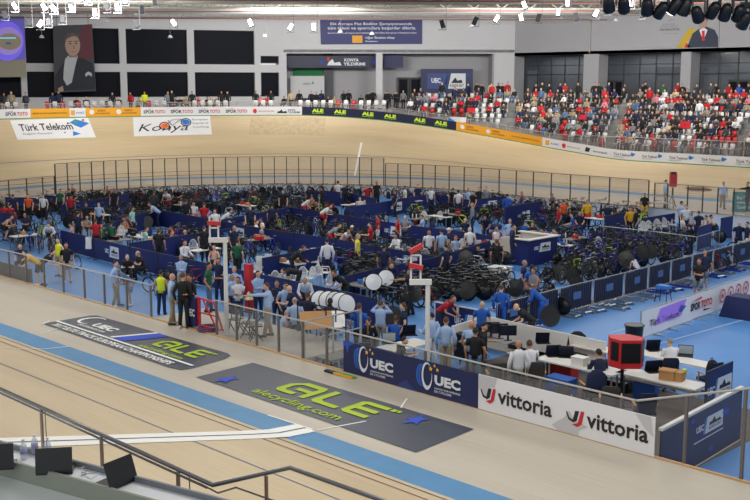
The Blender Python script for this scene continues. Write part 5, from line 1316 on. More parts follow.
# ---------------------------------------------------------------- tables, crates, bags, rollers
def make_table(L, D, m, name='table', hh=.74, lab='', shelf=False, z=0):
    o = empty(name, label=lab, cat='table')
    b = MB(); b.box((0, 0, hh-.02), (L, D, .04)); b.build('tabletop', m, o)
    for x in (-1, 1):
        for y in (-1, 1): b = MB(); b.box((x*(L/2-.05), y*(D/2-.05), (hh-.04)/2), (.04, .04, hh-.04)); b.build('leg', M_alu if m != M_tgrey else M_blackm, o)
    if shelf: b = MB(); b.box((0, D*.1, hh*.72), (L-.1, .3, .02)); b.build('shelf', m, o)
    return o
def table(px, py, L, D, ax, m, lab, hh=.74, z=None, **k):
    o = make_table(L, D, m, lab=lab, hh=hh, **k); o.location = PF(px, py, hh); o.rotation_euler = (0, 0, 0 if ax == 'X' else PI/2); o['group'] = 'tables on the infield'; return o
pt = [(205, 249), (232, 236), (258, 239), (362, 285), (290, 262), (140, 236), (118, 240), (183, 205), (440, 216), (452, 214), (470, 250), (420, 218), (540, 235), (575, 238), (560, 244), (595, 218), (640, 205), (655, 203), (100, 214), (246, 205), (300, 196), (352, 204), (412, 200), (85, 225), (25, 235)]
pt.sort()
for i, (px, py) in enumerate(pt):
    m = (M_tabl, M_tgrey)[i % 2]; table(px, py, 1.5, .6, 'XY'[i % 3 == 0], m, ('pale' if m is M_tabl else 'dark grey')+' folding table in the pens, %s from left' % nth(i))
    occ.append((PF(px, py, .74).x, PF(px, py, .74).y, .5))
    for j in range(3):
        P = PF(px, py, .74)+Vector((R.uniform(-.5, .5), R.uniform(-.2, .2), .74)); c = R.choice((('water_bottle', M_plast, 'clear white water bottle'), ('tool_box', M_blackm, 'black tool box'), ('paper_box', M_card, 'small cardboard box'), ('drink_carton', M_inkr, 'red drink carton'), ('blue_tub', M_sky, 'blue plastic tub')))
        b = MB()
        if c[0] == 'water_bottle': b.lathe([(.035, 0), (.037, .18), (.015, .22), (.015, .26)], 8)
        elif c[0] == 'blue_tub': b.lathe([(.1, 0), (.13, .16), (.12, .16), (.09, .02)], 10)
        else: b.bx(-.14, .14, -.1, .1, 0, .16); b.bx(-.13, .13, -.09, .09, .16, .18)
        q = b.build(c[0], c[1], None); q.location = P; tag(q, '%s on %s pen table from left, item %s' % (c[2], nth(i), nth(j)), c[0].split('_')[-1], 'small things on the pen tables')
def make_bag(m, kind):
    b = MB()
    if kind == 0:
        b = MB(); loft(b, [V(-.36, 0, .17), V(-.3, 0, .17), V(0, 0, .18), V(.3, 0, .17), V(.36, 0, .17)], [(.1, .1), (.17, .16), (.18, .17), (.17, .16), (.1, .1)], V(0, 1, 0), 10); me = b.mesh('bag', True)
    else:
        loft(b, [V(0, 0, 0), V(0, 0, .06), V(.02, 0, .3), V(.03, 0, .46), V(.02, 0, .52)], [(.14, .1), (.17, .12), (.17, .12), (.13, .09), (.06, .04)], V(0, 1, 0), 10); me = b.mesh('bag', True)
    o = empty('sports_bag' if kind == 0 else 'backpack'); link_mesh('body', me, o, m)
    b = MB(); b.tube([(-.12, .0, .33 if kind == 0 else .5), (0, .0, .45 if kind == 0 else .58), (.12, .0, .33 if kind == 0 else .5)], .012, 5); b.build('handle', M_blackm, o)
    return o
bagm = [('black', mat('bag_black', (26, 27, 32), .8)), ('navy', mat('bag_navy', (28, 40, 84), .8)), ('red', mat('bag_red', (150, 30, 36), .8)), ('blue', mat('bag_blue', (40, 90, 170), .8)), ('grey', mat('bag_grey', (90, 92, 98), .8))]
bp = {}
def bag(px, py, ci, kind, lab, P=None, z=0):
    k = (ci, kind)
    if k not in bp: bp[k] = make_bag(bagm[ci][1], kind); o = bp[k]
    else: o = dup(bp[k])
    o.location = P or PF(px, py); o.location.z += z; o.rotation_euler = (0, 0, RB.uniform(0, 6)); tag(o, lab, 'bag', 'bags on the floor of the pens'); return o
zp = [([(0, 205), (150, 196), (300, 195), (500, 200), (640, 208), (600, 232), (480, 246), (350, 285), (240, 262), (70, 232), (0, 240)], 150)]
bl = []
for poly, n in zp:
    t_ = 0
    while len(bl) < n and t_ < 3000:
        t_ += 1; px, py = RB.uniform(0, 640), RB.uniform(195, 285)
        if inpoly(px, py, poly):
            P = PF(px, py)
            if free(P, .2): occ.append((P.x, P.y, .25)); bl.append((px, P, RB.choice((0, 0, 1, 1, 2, 3, 4)), RB.choice((0, 1))))
bcn = {}
for px, P, ci, kd in sorted(bl, key=lambda t: t[0]):
    i = bcn.get((ci, kd), 0); bcn[(ci, kd)] = i+1
    bag(0, 0, ci, kd, '%s %s on the pen floor, %s such from the left' % (bagm[ci][0], ('holdall', 'rucksack')[kd], nth(i)), P=P)
def make_roller(m):
    o = empty('training_rollers')
    for s in (-1, 1): b = MB(); b.bx(-.65, .65, s*.22-.025, s*.22+.025, 0, .08); b.build('side_rail', m, o)
    for x in (-.55, -.3, .5): b = MB(); b.tube([(x, -.2, .07), (x, .2, .07)], .05, 10); b.build('drum', M_alu, o)
    return o
rl = [make_roller(M_alu), make_roller(mat('roller_blue', (40, 60, 150), .5))]; ru = [0, 0]
rolls = [(565, 316, 0), (577, 312, 0), (590, 310, 0), (601, 305, 0), (618, 303, 0), (630, 300, 0), (643, 296, 0), (655, 292, 1), (668, 289, 1), (680, 286, 1), (690, 282, 0), (712, 276, 1), (720, 273, 0), (730, 270, 1), (738, 268, 0), (745, 264, 1), (505, 312, 0), (613, 308, 0), (676, 284, 0)]
for i, (px, py, k) in enumerate(sorted(rolls)):
    o = rl[k] if not ru[k] else dup(rl[k]); ru[k] = 1; o.location = PF(px, py); o.rotation_euler = (0, 0, R.uniform(-.3, .3)); tag(o, '%s bicycle training rollers along the barriers, %s from left' % (('silver', 'blue')[k], nth(i)), 'training rollers', 'rollers in front of the crowd barriers')
# bikes on the rollers and stands along the barrier
for px, py, k, lab in ((686, 274, 3, 'white track bike on rollers left of the two men in dark shirts'), (722, 268, 3, 'white track bike on rollers right of the two men'), (740, 258, 3, 'white track bike on rollers near the right edge'), (550, 316, 2, 'black bike with disc wheels beside the rider in blue leaning over'), (712, 272, 5, 'red track bike on rollers between the white ones')):
    place_bike(k, PF(px, py)+Vector((0, 0, .1)), R.uniform(-.4, .4), lab)
# stationary stools and blue kit on the floor
o = empty('work_stool', PF(663, 302), label='blue work stand with thin legs on the floor beside the white banner', cat='stand')
b = MB(); b.box((0, 0, .62), (.5, .35, .12)); b.build('tray', M_sky, o)
for x in (-.2, .2):
    for y in (-.14, .14): b = MB(); b.bar((x*1.3, y*1.4, 0), (x, y, .58), .025); b.build('leg', M_blackm, o)
# ---------------------------------------------------------------- the navy booth with a white rim
C0 = PF(528, 267)
def stepto(px, dirn):                    # length along a world axis from C0 until column px
    a, c = 0, 9
    for _ in range(40):
        m_ = (a+c)/2; x = proj(C0+dirn*m_)[0]
        if (x > px) == (dirn.x < 0): a = m_
        else: c = m_
    return a
lx = stepto(492, V(-1, 0, 0)); ly = stepto(557, V(0, 1, 0)); lo = stepto(511.5, V(-1, 0, 0))
o = empty('booth', C0, label='navy walled booth with white rim and a logo, open on its left side', cat='booth')
b = MB(); b.bx(-lx, 0, 0, ly, 0, .3); b.build('base', M_pnl, o)
b = MB(); b.bx(-lx+.03, -.03, .03, ly-.03, .3, .32); b.build('deck', mat('booth_deck', (186, 160, 130), .7), o)
th = .07; hb_ = 1.25
b = MB(); b.bx(-lo, 0, 0, th, .3, hb_); b.build('front_wall', M_pnl, o)
b = MB(); b.bx(-th, 0, th, ly, .3, hb_); b.build('right_wall', M_pnl, o)
b = MB(); b.bx(-lx, -th, ly-th, ly, .3, hb_); b.build('rear_wall', M_tabl, o)
b = MB(); b.bx(-lx, -lx+th, .0, ly-th, .3, hb_*.9); b.build('left_wall', M_tabl, o)
b = MB(); b.bx(-lo-.1, .1, -.1, .2, hb_, hb_+.05); b.bx(-.2, .1, .2, ly+.1, hb_, hb_+.05); b.bx(-lx-.1, -.2, ly-.2, ly+.1, hb_, hb_+.05); b.build('white_rim', M_tabl, o)
LOGO_OFF = Vector((.006, 0, 0)); logo_panel(lambda x, y: Vector((.012, ly*.15+ly*.6*x, .62+.42*y)), o)
b = MB(); b.bx(-.42, .42, -.3, .3, 0, .7); b.bx(-.46, .46, -.34, .34, .7, .74); q = b.build('draped_table', M_tabl, None, loc=PF(500, 272, .5)); q.rotation_euler = (0, 0, .2); tag(q, 'white draped table standing in front of the open side of the navy booth', 'table')
# flag, teal board, red timing screens
def flag(P, rz, cols, vert, w, h, lab, z=0):
    o = empty('flag', P, rz, label=lab, cat='flag'); n = len(cols)
    for i, c in enumerate(cols):
        b = MB(); f = (lambda x, y: Vector((x*w, .03*math.sin(x*8), y*h)))
        if vert: vs, fs = grid(f, i/n, (i+1)/n, 0, 1, 3, 1)
        else: vs, fs = grid(f, 0, 1, i/n, (i+1)/n, 6, 1)
        b.add(vs, fs); b.build('stripe', c, o)
    return o
flag(PF(468, 251, .5)+Vector((0, 0, .5)), AZ-PI/2, (M_sky, M_white, M_inkr), True, .95, .55, 'blue white and red flag hung on the pen partition left of the booth')
o = empty('teal_board', PF(735, 226), AZ-PI/2-.1, label='teal upright advert board with white lettering at the right edge', cat='sign')
P = G(742, 224, FZ); o.location = P
b = MB(); b.bx(-.1-.55, 1.6, -.03, .03, .02, 2.0); b.build('panel', M_teal, o)
f = lambda x, y: Vector((-.5+2*x, -.045, .2+1.7*y))
for k, s in enumerate(('Bu Tesis', 'GENÇLİK VE SPOR', 'Tarafından')): letter(f, s, .05, .78-.17*k, .6 if k != 1 else .95, .9-.17*k, M_logo, o, .02)
letter(f, 'kalkınma', .05, .08, .5, .2, M_logo, o, .02)
o = empty('start_clock', G(672, 207, 0), AZ+PI, label='red start clock on a dark tripod beside the official in blue shirt', cat='timing clock')
b = MB(); b.bx(-.15, .15, -.21, .21, 1.3, 2.15); b.build('case', mat('case_red', (176, 44, 48), .5), o)
b = MB(); b.bx(-.18, .18, -.16, .16, 2.15, 2.25); b.build('hood', M_blackm, o)
b = MB(); b.tube([(0, 0, .6), (0, 0, 1.25)], .06, 8); b.build('column', M_blackm, o)
for k in range(3): a = 2*PI*k/3; b = MB(); b.bar((0, 0, .75), (.32*math.cos(a), .32*math.sin(a), 0), .04); b.build('leg', M_blackm, o)
o = empty('official_platform', G(657, 208, 0), label='small steel platform with rails behind the standing official', cat='platform')
for x in (-.9, .9):
    for y in (-.4, .4): b = MB(); b.bar((x, y, 0), (x, y, .8), .04); b.build('leg', M_steel, o)
b = MB(); b.bx(-.95, .95, -.45, .45, .35, .4); b.bar((-.9, -.4, .8), (.9, -.4, .8), .04); b.bar((-.9, .4, .8), (.9, .4, .8), .04); b.build('deck', M_steel, o)
b = MB(); loft(b, [V(-.9, 0, .06), V(-.5, 0, .1), V(.3, 0, .12), V(.9, 0, .05)], [(.2, .05), (.3, .09), (.3, .09), (.12, .04)], V(0, 1, 0), 8); u, w_ = track_px(699, 190); q = b.build('folded_cover', M_brown, None, True); q.location = S(u, w_, .03); q.rotation_euler = (0, .0, .1); tag(q, 'dark folded cover lying on the banking right of the red clock', 'cover')
# ---------------------------------------------------------------- camera masts
def mast(px, py, z, H_, lab):
    o = empty('camera_mast', G(px, py, z), math.atan2(right.y, right.x), label=lab, cat='mast')
    b = MB(); b.tube([(0, 0, 0), (0, 0, H_)], .066, 10); b.build('pole', M_plast, o)
    b = MB(); b.bx(-.5, .1, -.08, .08, H_, H_+.14); b.build('arm', M_plast, o)
    b = MB()
    for x in (-.46, -.2): b.bar((x, 0, H_+.14), (x, 0, H_+.8), .05)
    b.bar((-.46, 0, H_+.45), (-.2, 0, H_+.45), .05); b.bar((-.46, 0, H_+.8), (-.2, 0, H_+.8), .05); b.build('bracket', M_plast, o)
    for z_, t_ in (((H_+.5, .2), (H_+.98, -.5)) if z < 0 else ((H_+.6, .05),)):
        h = MB(); h.box((-.33, 0, z_), (.38, .2, .12), M=Matrix.Rotation(t_, 3, 'Y')); q = h.build('camera_housing', mat('housing_red', (190, 44, 48), .5), o)
        h = MB(); h.lathe([(.07, 0), (.06, .06)], 10, c=(-.55, 0, z_+(.02 if t_ > 0 else -.06)), M=Matrix.Rotation(-PI/2, 3, 'Y')); h.build('camera_lens', M_blackm, q)
    return o
mast(227, 335, 0, 2.95, 'left white camera mast with red housing on top, beside the gap in the near railing')
mast(427, 399, FZ, 3.2, 'right white camera mast with two red housings, rising behind the navy union boards')

for px, py, lab in ((748, 318, 'navy draped box standing on the open blue floor at the right edge'),):
    b = MB(); b.add([(-.9, -.5, 0), (.9, -.5, 0), (.9, .5, 0), (-.9, .5, 0), (-.7, -.4, .8), (.8, -.4, .8), (.8, .4, .8), (-.7, .4, .8)], [(3, 2, 1, 0), (4, 5, 6, 7), (0, 1, 5, 4), (1, 2, 6, 5), (2, 3, 7, 6), (3, 0, 4, 7)]); q = b.build('draped_box', M_navy, None, loc=PF(px, py)); tag(q, lab, 'box')
# ================================================================ near railing, boards, platform
FY = CY-R0+3.95+.05
def XN(px, z=0.0):
    a, c = -70.0, 12.0
    for _ in range(40):
        m_ = (a+c)/2
        if proj((m_, FY, z))[0] < px: a = m_
        else: c = m_
    return a
def railing(px0, px1, posts, lab, h=1.12, h1=None, pane=M_gl2):
    x0, x1 = XN(px0), XN(px1); h1 = h1 or h
    o = empty('railing', (x0, FY, 0), label=lab, cat='railing', group='near railing between the infield and the track')
    b = MB(); b.tube([(0, 0, h), (x1-x0, 0, h1)], .026, 8); b.build('top_rail', M_steel, o)
    for p in posts:
        X = XN(p)-x0; hh = h+(h1-h)*X/(x1-x0); q = MB(); q.bx(-.03, .03, -.03, .03, 0, hh-.02); q.build('post', M_post, o, loc=(X, 0, 0))
    b = MB(); b.add([(0, 0, .06), (x1-x0, 0, .06), (x1-x0, 0, h1-.06), (0, 0, h-.06)], [(0, 1, 2, 3)]); b.build('glass_panels', pane, o)
    return o
railing(-45, 152, (-40, -20, 10, 27, 45, 64, 85, 105, 127.5, 151.5), 'near railing with clear panels left of the gap')
railing(216, 346, (217, 237, 257, 279, 303, 327), 'near railing in front of the pale platform')
railing(347, 634, (348, 372, 398, 425, 445, 471, 503, 540, 580, 620), 'near railing behind the navy and white boards')
railing(635, 790, (684, 741), 'near railing at the right edge, rising towards the steps', h=1.12, h1=2.2, pane=glass('pane_faint', (170, 172, 176), .08))
b = MB(); b.bx(XN(-60), XN(29), FY+.1, FY+.16, 0, .55); o = b.build('kick_board', mat('kick_grey', (92, 90, 92), .7)); tag(o, 'low dark grey board behind the railing at the left edge', 'board')
BHN = .86
def near_board(px0, px1, m, lab):
    x0, x1 = XN(px0), XN(px1); o = empty('advertising_board', (x0, FY-.08, .02), label=lab, cat='advertising board'); L = x1-x0
    b = MB(); b.bx(0, L, -.012, .012, 0, BHN); b.build('panel', m, o)
    k = [0]
    def f(x, y): return Vector((x*L, -.018-.002*k[0], y*BHN))
    def fr(px): return (XN(px)-x0)/L
    return o, f, fr, L, k
o, f, fr, L, k = near_board(346, 480, M_navy, 'navy board with two union logos in white and yellow stars on the near railing')
M_arcb = mat('arc_blue', (40, 96, 190), .5); M_star2 = mat('star_yellow', (240, 186, 40), .5)
AS = L/BHN
patch(f, [(0, 1), (.1, 1), (.05, .88), (.035, .62), (.02, .85), (0, .82)], M_star, o, 'blue_star'); patch(f, [(.42, 0), (.5, .28), (.56, .05), (.6, 0)], mat('star_faint', (34, 54, 120), .5), o, 'faint_star')
for cx in (fr(366), fr(429.5)):
    for i, (dx, s_) in enumerate(((-.042, .9), (-.024, .95))):
        b = MB(); crescent(f, cx+dx, .55, .036, .38*s_, .45*PI, 1.5*PI, .04, .35, b); b.build('blue_arc', M_arcb, o); k[0] += 1
    b = MB(); crescent(f, cx, .56, .038, .42, .3*PI, 2.1*PI, .04, .34, b, n=22); b.build('white_arc', M_logo, o); k[0] += 1
    for sx_, sy_, r_ in ((.028, .83, .09), (.055, .94, .06), (.075, .84, .07)): patch(f, star_poly(cx+sx_, sy_-.02, r_/AS*.95, r_), M_star2, o, 'yellow_star')
    letter(f, 'UEC', cx+.055, .36, cx+.235, .66, M_logo, o, .05); letter(f, 'UNION EUROPÉENNE', cx+.055, .23, cx+.235, .30, M_logo, o, .01); letter(f, 'DE CYCLISME', cx+.055, .13, cx+.175, .20, M_logo, o, .01)
o, f, fr, L, k = near_board(480.5, 656, M_white, 'white board with two red and black tyre maker logos on the near railing')
AS = L/BHN
for pts in ([(0, 1), (.12, 1), (.1, .7), (.085, .75), (.05, .45), (.0, .6)], [(fr(554), .12), (fr(566), .4), (fr(571), .62), (fr(577), .38), (fr(590), .32), (fr(580), .14), (fr(581), .02), (fr(560), .02)], [(fr(636), 1), (fr(652), 1), (fr(655), .5), (fr(645), .7)]): patch(f, pts, mat('pale_star', (190, 190, 194), .5), o, 'pale_star')
for a, c, t0, t1 in ((483, 498, 500, 554), (568, 586, 588.5, 650)):
    A, C = fr(a), fr(c); w_ = C-A; k[0] = 1
    yy = lambda y: .24+(y-.08)*.6
    b = MB(); vs = [f(A+w_*x, yy(y)) for x, y in ((.0, .62), (.04, .7), (.2, .42), (.38, .36), (.5, .78), (.72, .8), (.6, .34), (.42, .24), (.14, .32))]; b.add(vs, [(0, 1, 2, 8), (2, 3, 7, 8), (3, 4, 5, 6, 7)]); b.build('black_v_mark', M_ink, o)
    k[0] = 2
    b = MB(); vs = [f(A+w_*x, yy(y)) for x, y in ((.34, .14), (.66, .26), (.82, .82), (1.0, .82), (.88, .24), (.66, .08))]; b.add(vs, [(0, 1, 4, 5), (1, 2, 3, 4)]); b.build('red_v_mark', M_inkr, o)
    letter(f, 'vittoria', fr(t0), .3, fr(t1), .71, M_ink, o, .022)
for px, c in ((346, M_lime), ):
    b = MB(); b.box((0, 0, .03), (1.0, .12, .05)); q = b.build('foam_wedge', mat('foam_green', (96, 150, 60), .8), None, loc=(XN(352), FY-.35, 0)); tag(q, 'green and yellow foam wedge lying at the foot of the first navy board', 'wedge')
    b = MB(); b.box((0, 0, .03), (.9, .05, .045)); q2 = b.build('yellow_edge', M_yel, q, loc=(0, -.09, 0))
b = MB(); b.box((0, 0, .03), (.35, .14, .06)); q = b.build('small_case', M_blackm, None, loc=(XN(341), FY-.4, 0)); tag(q, 'small black case left of the green foam wedge', 'case')
b = MB(); b.bx(XN(352), XN(654), FY+.1, PF(560, 334, 1.0).y-.1, FZ+.001, FZ+.012); o = b.build('floor_shade_sheet', mat('shade_brown_grey', (92, 84, 80), .8, noise=.1, scale=2)); o['kind'] = 'structure'  # added dark sheet: shade under the desks and chairs put into its colour
# pale platform at track level
px0, px1 = XN(152), XN(302); PD = 2.25
b = MB(); b.bx(px0, px1, FY+.02, FY+PD, -.13, 0); o = b.build('floor_platform', mat('platform_pale', (176, 170, 160), .7, noise=.06, scale=1.5)); o['kind'] = 'structure'
b = MB(); x = px0+.1
while x < px1+.01:
    for y in (FY+.1, FY+PD-.08): b.bx(x-.04, x+.04, y-.04, y+.04, FZ, -.13)
    x += (px1-px0-.2)/6
o = b.build('platform_legs', M_steel); o['kind'] = 'structure'
o = empty('railing', (XN(303), FY+.05, 0), PI/2, label='short steel railing across the right end of the pale platform', cat='railing')
b = MB(); b.tube([(0, 0, 1.1), (PD, 0, 1.1)], .025, 6); b.tube([(0, 0, .55), (PD, 0, .55)], .02, 6); b.build('rails', M_steel, o)
for t in (0, .5, 1): b = MB(); b.bx(t*PD-.025, t*PD+.025, -.025, .025, 0, 1.1); b.build('post', M_steel, o)
o = empty('railing', (XN(216), FY+PD-.1, 0), 0, label='low black steel railing along the rear of the pale platform', cat='railing')
LL = (px1-XN(216)); b = MB(); b.tube([(LL*.35, 0, 1.0), (LL, 0, 1.0)], .02, 6); b.tube([(LL*.35, 0, .5), (LL, 0, .5)], .015, 6)
for i in range(7): x = LL*(.35+.65*i/6); b.bx(x-.015, x+.015, -.015, .015, 0, 1.0)
b.build('rails', M_blackm, o)
# folding stools and bell on the platform
def stool(px, py, lab):
    o = empty('folding_stool', G(px, py, 0), R.uniform(0, 3), label=lab, cat='stool')
    b = MB(); b.box((0, 0, .46), (.4, .36, .03)); b.build('seat', M_carbon, o)
    for s in (-1, 1): b = MB(); b.bar((-.18, s*.17, .45), (.2, s*.17, 0), .025); b.bar((.18, s*.17, .9), (-.2, s*.17, 0), .025); b.build('leg_frame', M_blackm, o)
    b = MB(); b.bar((.17, -.17, .85), (.17, .17, .85), .03, .12); b.build('back_bar', M_carbon, o)
stool(248, 337, 'black folding stool on the pale platform beside the pointing official'); stool(256, 340, 'second black folding stool on the platform, nearer the railing'); stool(236, 333, 'black folding stool close to the white mast')
o = empty('lap_bell', G(249.5, 334, 0), label='small brass bell on a thin black stand on the platform', cat='bell')
b = MB(); b.lathe([(.15, 0), (.13, .03), (.08, .12), (.05, .2), (.02, .24)], 12, c=(0, 0, 1.12)); b.build('bell', mat('brass_pale', (200, 180, 130), .3, .6), o)
b = MB(); b.bar((0, 0, 0), (0, 0, 1.12), .03); b.bx(-.15, .15, -.15, .15, 0, .02); b.build('stand', M_blackm, o)
o = empty('red_column', PF(249.5, 312), label='upright red padded column between the standing officials', cat='column')
b = MB(); b.bx(-.17, .17, -.1, .1, 0, 1.85); b.build('padding', mat('pad_red', (190, 36, 44), .6), o); b = MB(); b.bx(-.2, .2, -.15, .15, 0, .04); b.build('base', M_blackm, o)
# starting gate
o = empty('starting_gate', G(196, 328, 0), math.radians(8), label='red and navy starting gate standing in the gap of the near railing', cat='starting gate')
b = MB(); b.bx(-.3, .12, -.12, .12, .08, 1.0); b.build('navy_box', M_navy, o)
for x in (-.33, .15): b = MB(); b.bx(x-.03, x+.03, -.04, .04, 0, 1.05); b.build('red_post', mat('gate_red', (200, 34, 44), .45), o)
b = MB(); b.bar((.15, 0, 1.03), (.85, 0, .95), .05); b.bar((.85, 0, .95), (1.2, 0, .12), .05); b.bar((.15, 0, .1), (1.25, 0, .1), .05); b.bar((.15, 0, .55), (1.05, 0, .5), .04); b.bar((.35, 0, 1.0), (.95, 0, .1), .04); b.build('red_frame', MATS['gate_red'], o)
letter(lambda x, y: V(-.27+.36*x, -.13, .4+.25*y), 'UEC', 0, 0, 1, 1, M_logo, o, .04)
b = MB()
for i in range(5): b.ring((0, 0, .03+.03*i), .33-.02*(i % 2), .016, 'Z', 20, 5)
q = b.build('cable_coil', mat('cable_purple', (104, 66, 110), .6), None, True, loc=G(208, 331, 0)); tag(q, 'coil of purple cable on the pale floor beside the starting gate', 'cable')
# ================================================================ officials' desks
def laptop(P, rz, lab, open_=1.85, s=1.0, scr=M_screen):
    o = empty('laptop', P, rz, label=lab, cat='laptop', group='laptops on the officials desks')
    b = MB(); b.box((0, 0, .012), (.26*s, .37*s, .022)); b.build('base', M_carbon, o)
    M = Matrix.Rotation(-(open_-PI/2), 3, 'Y'); c = V(.13*s, 0, .02)
    b = MB(); b.box(c+M @ V(.006, 0, .13*s), (.014, .37*s, .26*s), M=M); q = b.build('lid', M_carbon, o)
    b = MB(); b.box(c+M @ V(-.004, 0, .13*s), (.006, .34*s, .23*s), M=M); b.build('screen', scr, q)
    return o
def onT(px, py, hh=.74): return G(px, py, FZ+hh)+V(0, 0, 0)
table(318, 352, 2.0, .8, 'X', M_tgrey, 'dark grey table with papers behind the near railing below the leaning cardboard lid')
table(399, 346, 2.2, .8, 'Y', M_tabl, 'white table with laptops behind the navy union boards')
table(378, 352, 1.6, .7, 'X', M_tgrey, 'grey table at the left of the white laptop table')
table(503, 347, 2.9, .75, 'X', M_tgrey, 'long grey desk carrying the black monitors')
table(565, 361, 3.6, .75, 'X', M_tabl, 'long white desk with open laptops and red drawers under it')
table(661, 378, 2.4, .75, 'X', M_tabl, 'white desk with cardboard boxes near the right end', shelf=True)
table(669, 357, 2.8, .65, 'X', M_tabl, 'white desk in front of the grey-haired man in the white shirt')
table(604, 349, 2.0, .6, 'X', M_tabl, 'pale desk behind the man in the dark suit left of the red cabinet')
for i, (px, py, rz, lab) in enumerate(((389, 343, 0, 'grey laptop open behind the navy board, left of two'), (410, 335, .2, 'dark laptop open on the white table, right of two'), (367, 353, .3, 'laptop on the grey table above the first union logo'), (543, 343, 0, 'raised dark laptop nearest the white board wall'), (554, 356, .1, 'open laptop on the long white desk, left one'), (566, 357, -.2, 'open laptop on the long white desk, right one'), (654, 372, .2, 'black laptop beside the cardboard boxes'), (654.5, 350.5, .1, 'laptop on the left of the man in the white shirt'), (685.5, 356, -.3, 'silver laptop with bright screen on the right of the man in the white shirt'))):
    laptop(onT(px, py), AZ+rz, lab, s=1.15, scr=mat('screen_pale', (150, 160, 165), .3, emit=.2) if i in (0, 8) else M_screen)
def monitor(px, py, lab):
    o = empty('monitor', onT(px, py), AZ, label=lab, cat='monitor', group='monitors on the grey desk')
    b = MB(); b.box((0, 0, .32), (.04, .52, .32)); b.build('panel', M_carbon, o); b = MB(); b.box((-.022, 0, .32), (.006, .48, .28)); b.build('screen', mat('monitor_screen', (30, 36, 52), .2), o)
    b = MB(); b.box((.03, 0, .1), (.03, .06, .2)); b.box((.02, 0, .01), (.18, .24, .02)); b.build('stand', M_carbon, o)
monitor(491, 337, 'black monitor on the grey desk, left of three'); monitor(499.5, 338.5, 'black monitor on the grey desk, middle of three'); monitor(508, 340.5, 'black monitor on the grey desk, right of three')
# red timing cabinet on its stand
P = PF(621, 407); o = empty('timing_cabinet', P, AZ-PI/2-.4, label='big red wedge-shaped cabinet with black display faces standing over the desks', cat='display cabinet')
M_rc = mat('cabinet_red', (196, 36, 44), .45)
tri = [(-.42, .1), (-.32, -.2), (.0, -.42), (.5, -.2), (.52, .18), (.05, .4)]
zb, zt = 1.15, 1.92
b = MB(); n = len(tri); b.add([(x, y, zb) for x, y in tri]+[(x, y, zt) for x, y in tri], [tuple(range(n-1, -1, -1)), tuple(range(n, 2*n))]+[(i, (i+1) % n, n+(i+1) % n, n+i) for i in range(n)]); b.build('case', M_rc, o)
def face(i, m, nm, u0, u1, v0, v1):
    a = V(*tri[i], 0); c = V(*tri[(i+1) % n], 0); d = (c-a); nn = V(d.y, -d.x, 0).normalized()*.012
    b = MB(); b.add([a+d*u+nn+V(0, 0, zb+(zt-zb)*v) for u, v in ((u0, v0), (u1, v0), (u1, v1), (u0, v1))], [(0, 1, 2, 3)]); b.build(nm, m, o)
face(2, M_carbon, 'display', .05, .97, .2, .9); face(1, M_carbon, 'display', .15, .85, .25, .9); face(3, M_carbon, 'display', .05, .95, .2, .9)
b = MB(); b.bar((0, 0, 0), (0, 0, zb), .08); b.bar((-.3, 0, .02), (.3, 0, .02), .06, .04); b.bar((0, -.3, .02), (0, .3, .02), .06, .04); b.build('stand', M_blackm, o)
# office chairs
M_chg = mat('chair_grey', (62, 58, 58), .8); M_chn = mat('chair_navy', (26, 34, 62), .8)
def office_chair(px, py, rz, m, lab, jacket=None):
    o = empty('office_chair', PF(px, py, .95), rz, label=lab, cat='chair', group='office chairs at the officials desks')
    b = MB(); b.box((0, 0, .46), (.5, .48, .08)); b.build('seat', m, o)
    b = MB(); loft(b, [V(-.24, 0, .5), V(-.27, 0, .7), V(-.3, 0, .9), V(-.31, 0, 1.0)], [(.2, .03), (.24, .035), (.24, .03), (.2, .02)], V(0, 1, 0), 10); b.build('backrest', m, o)
    for s in (-1, 1): b = MB(); b.bar((-.2, s*.27, .66), (.18, s*.27, .68), .05, .03); b.bar((.12, s*.27, .4), (.12, s*.27, .66), .03); b.build('armrest', M_edge, o)
    b = MB(); b.tube([(0, 0, .1), (0, 0, .44)], .03, 8)
    for k in range(5): a = 2*PI*k/5; b.bar((0, 0, .1), (.28*math.cos(a), .28*math.sin(a), .05), .04); b.ball((.28*math.cos(a), .28*math.sin(a), .03), .03, 6, 4)
    b.build('base', M_blackm, o)
    if jacket:
        b = MB(); loft(b, [V(-.3, 0, .35), V(-.31, 0, .7), V(-.3, 0, .95), V(-.28, 0, 1.08)], [(.3, .07), (.3, .08), (.27, .07), (.12, .05)], V(0, 1, 0), 10); q = b.build('jacket', jacket, None, True); q.location = o.location; q.rotation_euler = o.rotation_euler; tag(q, lab.replace('office chair', 'jacket hung on the office chair').replace(' with a jacket', ''), 'jacket')
office_chair(535, 361, AZ, M_chg, 'grey office chair behind the seated man in white shirt'); office_chair(592, 372, AZ+.2, M_chn, 'navy office chair with a jacket left of the man in the dark suit', mat('jacket_navy', (30, 38, 72), .9)); office_chair(668, 357, AZ, M_chn, 'navy office chair under the grey-haired man at the right desk')
office_chair(579, 338, AZ+PI, M_chg, 'grey office chair behind the long white board wall', mat('jacket_black', (24, 26, 34), .9)); office_chair(710, 362, AZ+.4, M_chn, 'office chair with a black rucksack right of the white desk'); office_chair(497, 362, AZ+.1, M_chg, 'office chair beside the tall person in black', None)
office_chair(611, 385, AZ-.2, M_chg, 'office chair with pale wooden arms right of the dark suited man'); office_chair(560, 384, AZ, M_chg, 'low grey chair behind the white board between its two logos'); office_chair(645, 392, AZ, M_chn, 'navy chair near the corner of the near railing')
bag(0, 0, 0, 1, 'black rucksack standing on the chair at the right desk', P=PF(712, 362, .95)+V(0, 0, .5))
